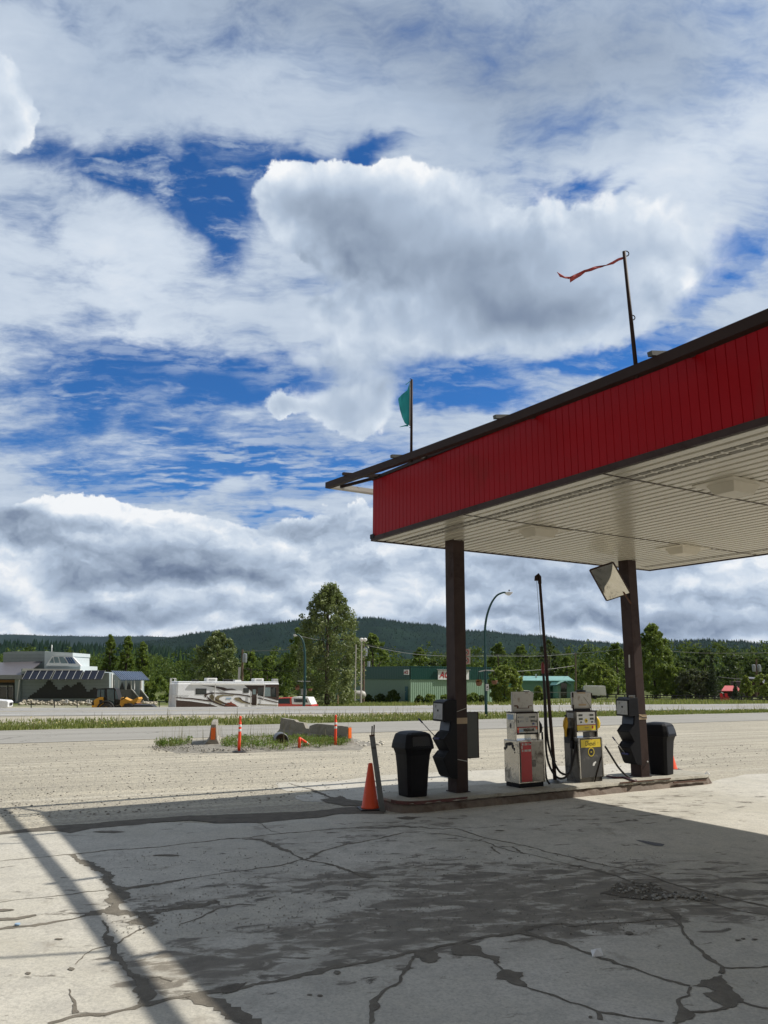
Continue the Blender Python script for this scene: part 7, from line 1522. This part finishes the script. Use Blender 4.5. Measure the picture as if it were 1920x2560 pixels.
upole(605, 1745, 606.5, 1624, 98, 'leaning wooden utility pole rising behind the motorhome roof', [(612, 1646)]); upole(908.5, 1750, 910, 1608, 106, 'wooden utility pole with one transformer behind the twin lamp pole', [(913.5, 1631)])
upole(1440, 1740, 1438.5, 1632, 140, 'wooden utility pole behind the right end of the low green building', (), 6); upole(1892, 1745, 1891, 1648, 125, 'wooden utility pole with two grey transformers near the right edge', [(1885, 1671), (1898, 1671)])
vp = empty('vent_stack', aty(597, 1745, 90), 0, label='pale ribbed metal flue standing behind the motorhome', cat='flue'); b = MB(); b.bar(aty(595.5, 1750, 90), aty(599, 1668, 90), .26, .2); b.build('flue', M['alum'], vp, world=True)
ws = empty('twin_street_sign', aty(1166, 1640, 64), 0, label='two square pictogram signs with red rings peeking out behind the near column', cat='sign')
b = MB(); b.bar(aty(1160, 1775, 64.1), aty(1160, 1620, 64.1), .1); b.build('post', M['alum'], ws, world=True)
for y in (1622, 1642):
    b = MB(); quadY(b, [(1152, y+18.6), (1176, y+18.6), (1176, y), (1152, y)], 64, .04); o = b.build('plate', mat('grey_tan_sign', (.42, .38, .33), rough=.6), ws, world=True)
    c = aty(1166, y+9.3, 63.97); b = MB(); ro, ri = .215, .17; n = 20
    b.add([tuple(c+np.array([q*math.cos(a), 0, q*math.sin(a)*1.15])) for q in (ro, ri) for a in np.linspace(0, 6.283, n+1)[:-1]], [(i, (i+1) % n, n+(i+1) % n, n+i) for i in range(n)]); b.build('red_ring', M['redink'], o, world=True)
    b = MB(); b.bar(c+np.array([-.12, -.01, -.14]), c+np.array([.12, -.01, .14]), .03); b.bar(c+np.array([.10, -.01, -.12]), c+np.array([-.02, -.01, .02]), .03); b.build('pictogram', M['ink'], o, world=True)
def wire(name, pl, Ys, lab, rad=.025, mt=None):
    P = [aty(x, y, Ys[0]+(Ys[1]-Ys[0])*i/(len(pl)-1)) for i, (x, y) in enumerate(pl)]; r = empty(name, P[0], 0, label=lab, cat='overhead wire', group='overhead wires'); b = MB(); b.tube(smooth(P, 4), rad, 5); b.build('cable', mt or T['rail'], r, world=True)
PW = mat('pale_cable', (.20, .20, .19), rough=.5)
wire('overhead_wire', [(740, 1588), (800, 1600), (905, 1612)], (72, 106), 'wire from the lamp beyond the highway to the pole behind the poplar', .02, PW)
wire('overhead_wire', [(910, 1612), (1010, 1632), (1110, 1640), (1250, 1640), (1350, 1640), (1438, 1634)], (106, 140), 'twisted pale cable running above the store roof', .04, PW)
wire('overhead_wire', [(910, 1610), (1010, 1625), (1110, 1634), (1250, 1636), (1438, 1633)], (106, 140), 'dark wire just above the pale cable over the store', .03)
wire('overhead_wire', [(1438, 1633), (1500, 1629), (1550, 1622), (1598, 1612)], (140, 118), 'pale cable rising from the far pole toward the right column', .03, PW)
upole(1601, 1745, 1600, 1606, 118, 'wooden utility pole hidden behind the right canopy column')
wire('overhead_wire', [(1600, 1612), (1650, 1624), (1720, 1631), (1800, 1633), (1930, 1632)], (118, 120), 'thin wire crossing the dark trees at the right edge', .025, PW)
wire('overhead_wire', [(607, 1628), (660, 1627), (725, 1624)], (98, 98), 'wire from the leaning pole to the tallest poplar', .03, PW)
wire('overhead_wire', [(607, 1672), (660, 1676), (730, 1678), (770, 1674)], (98, 98), 'dark lower wire between the leaning pole and the poplar', .04)
wire('overhead_wire', [(1240, 1682), (1300, 1678), (1380, 1672), (1438, 1664)], (130, 140), 'sagging service wire above the low green building', .03, PW)
wire('overhead_wire', [(1795, 1692), (1830, 1696), (1890, 1700)], (120, 125), 'black service wire beside the spruce', .035)
# posts near the big tree
for (x, y0, y1, lab) in ((845, 1760, 1737, 'short wooden stake in the grass right of the poplar trunk'),):
    c = aty(x, y0, 80); r = empty('wooden_stake', c, 0, label=lab, cat='stake'); b = MB(); b.bar(c, aty(x, y1, 80), .1); b.build('stake', M['tape'], r, world=True)
bn = empty('park_bench', aty(820, 1752, 100), 0, label='pale picnic bench in the shade of the tallest poplar', cat='bench'); b = MB(); b.bar(aty(812, 1743, 100), aty(833, 1744, 100), .1, .5); b.build('seat', M['offwhite'], bn, world=True); b = MB(); b.bar(aty(814, 1744, 100), aty(814, 1752, 100), .15); b.build('leg', M['offwhite'], bn, world=True); b = MB(); b.bar(aty(831, 1744, 100), aty(831, 1752, 100), .15); b.build('leg', M['offwhite'], bn, world=True)
# ================================================================== AIR
def haze():
    m = bpy.data.materials.new('haze'); m.use_nodes = True; t = NT(m.node_tree); t.n.clear(); out = t.new('ShaderNodeOutputMaterial')
    v = t.new('ShaderNodeVolumePrincipled', {'Color': (0.62, 0.76, 1.0, 1), 'Density': 0.000022, 'Anisotropy': 0.2}); t.l.new(v.outputs[0], out.inputs['Volume'])
    b = MB(); b.box(-14000, 14000, -5000, 14500, -60, 560); b.build('haze', m, kind='stuff')
haze(); scene.cycles.volume_bounces = 0
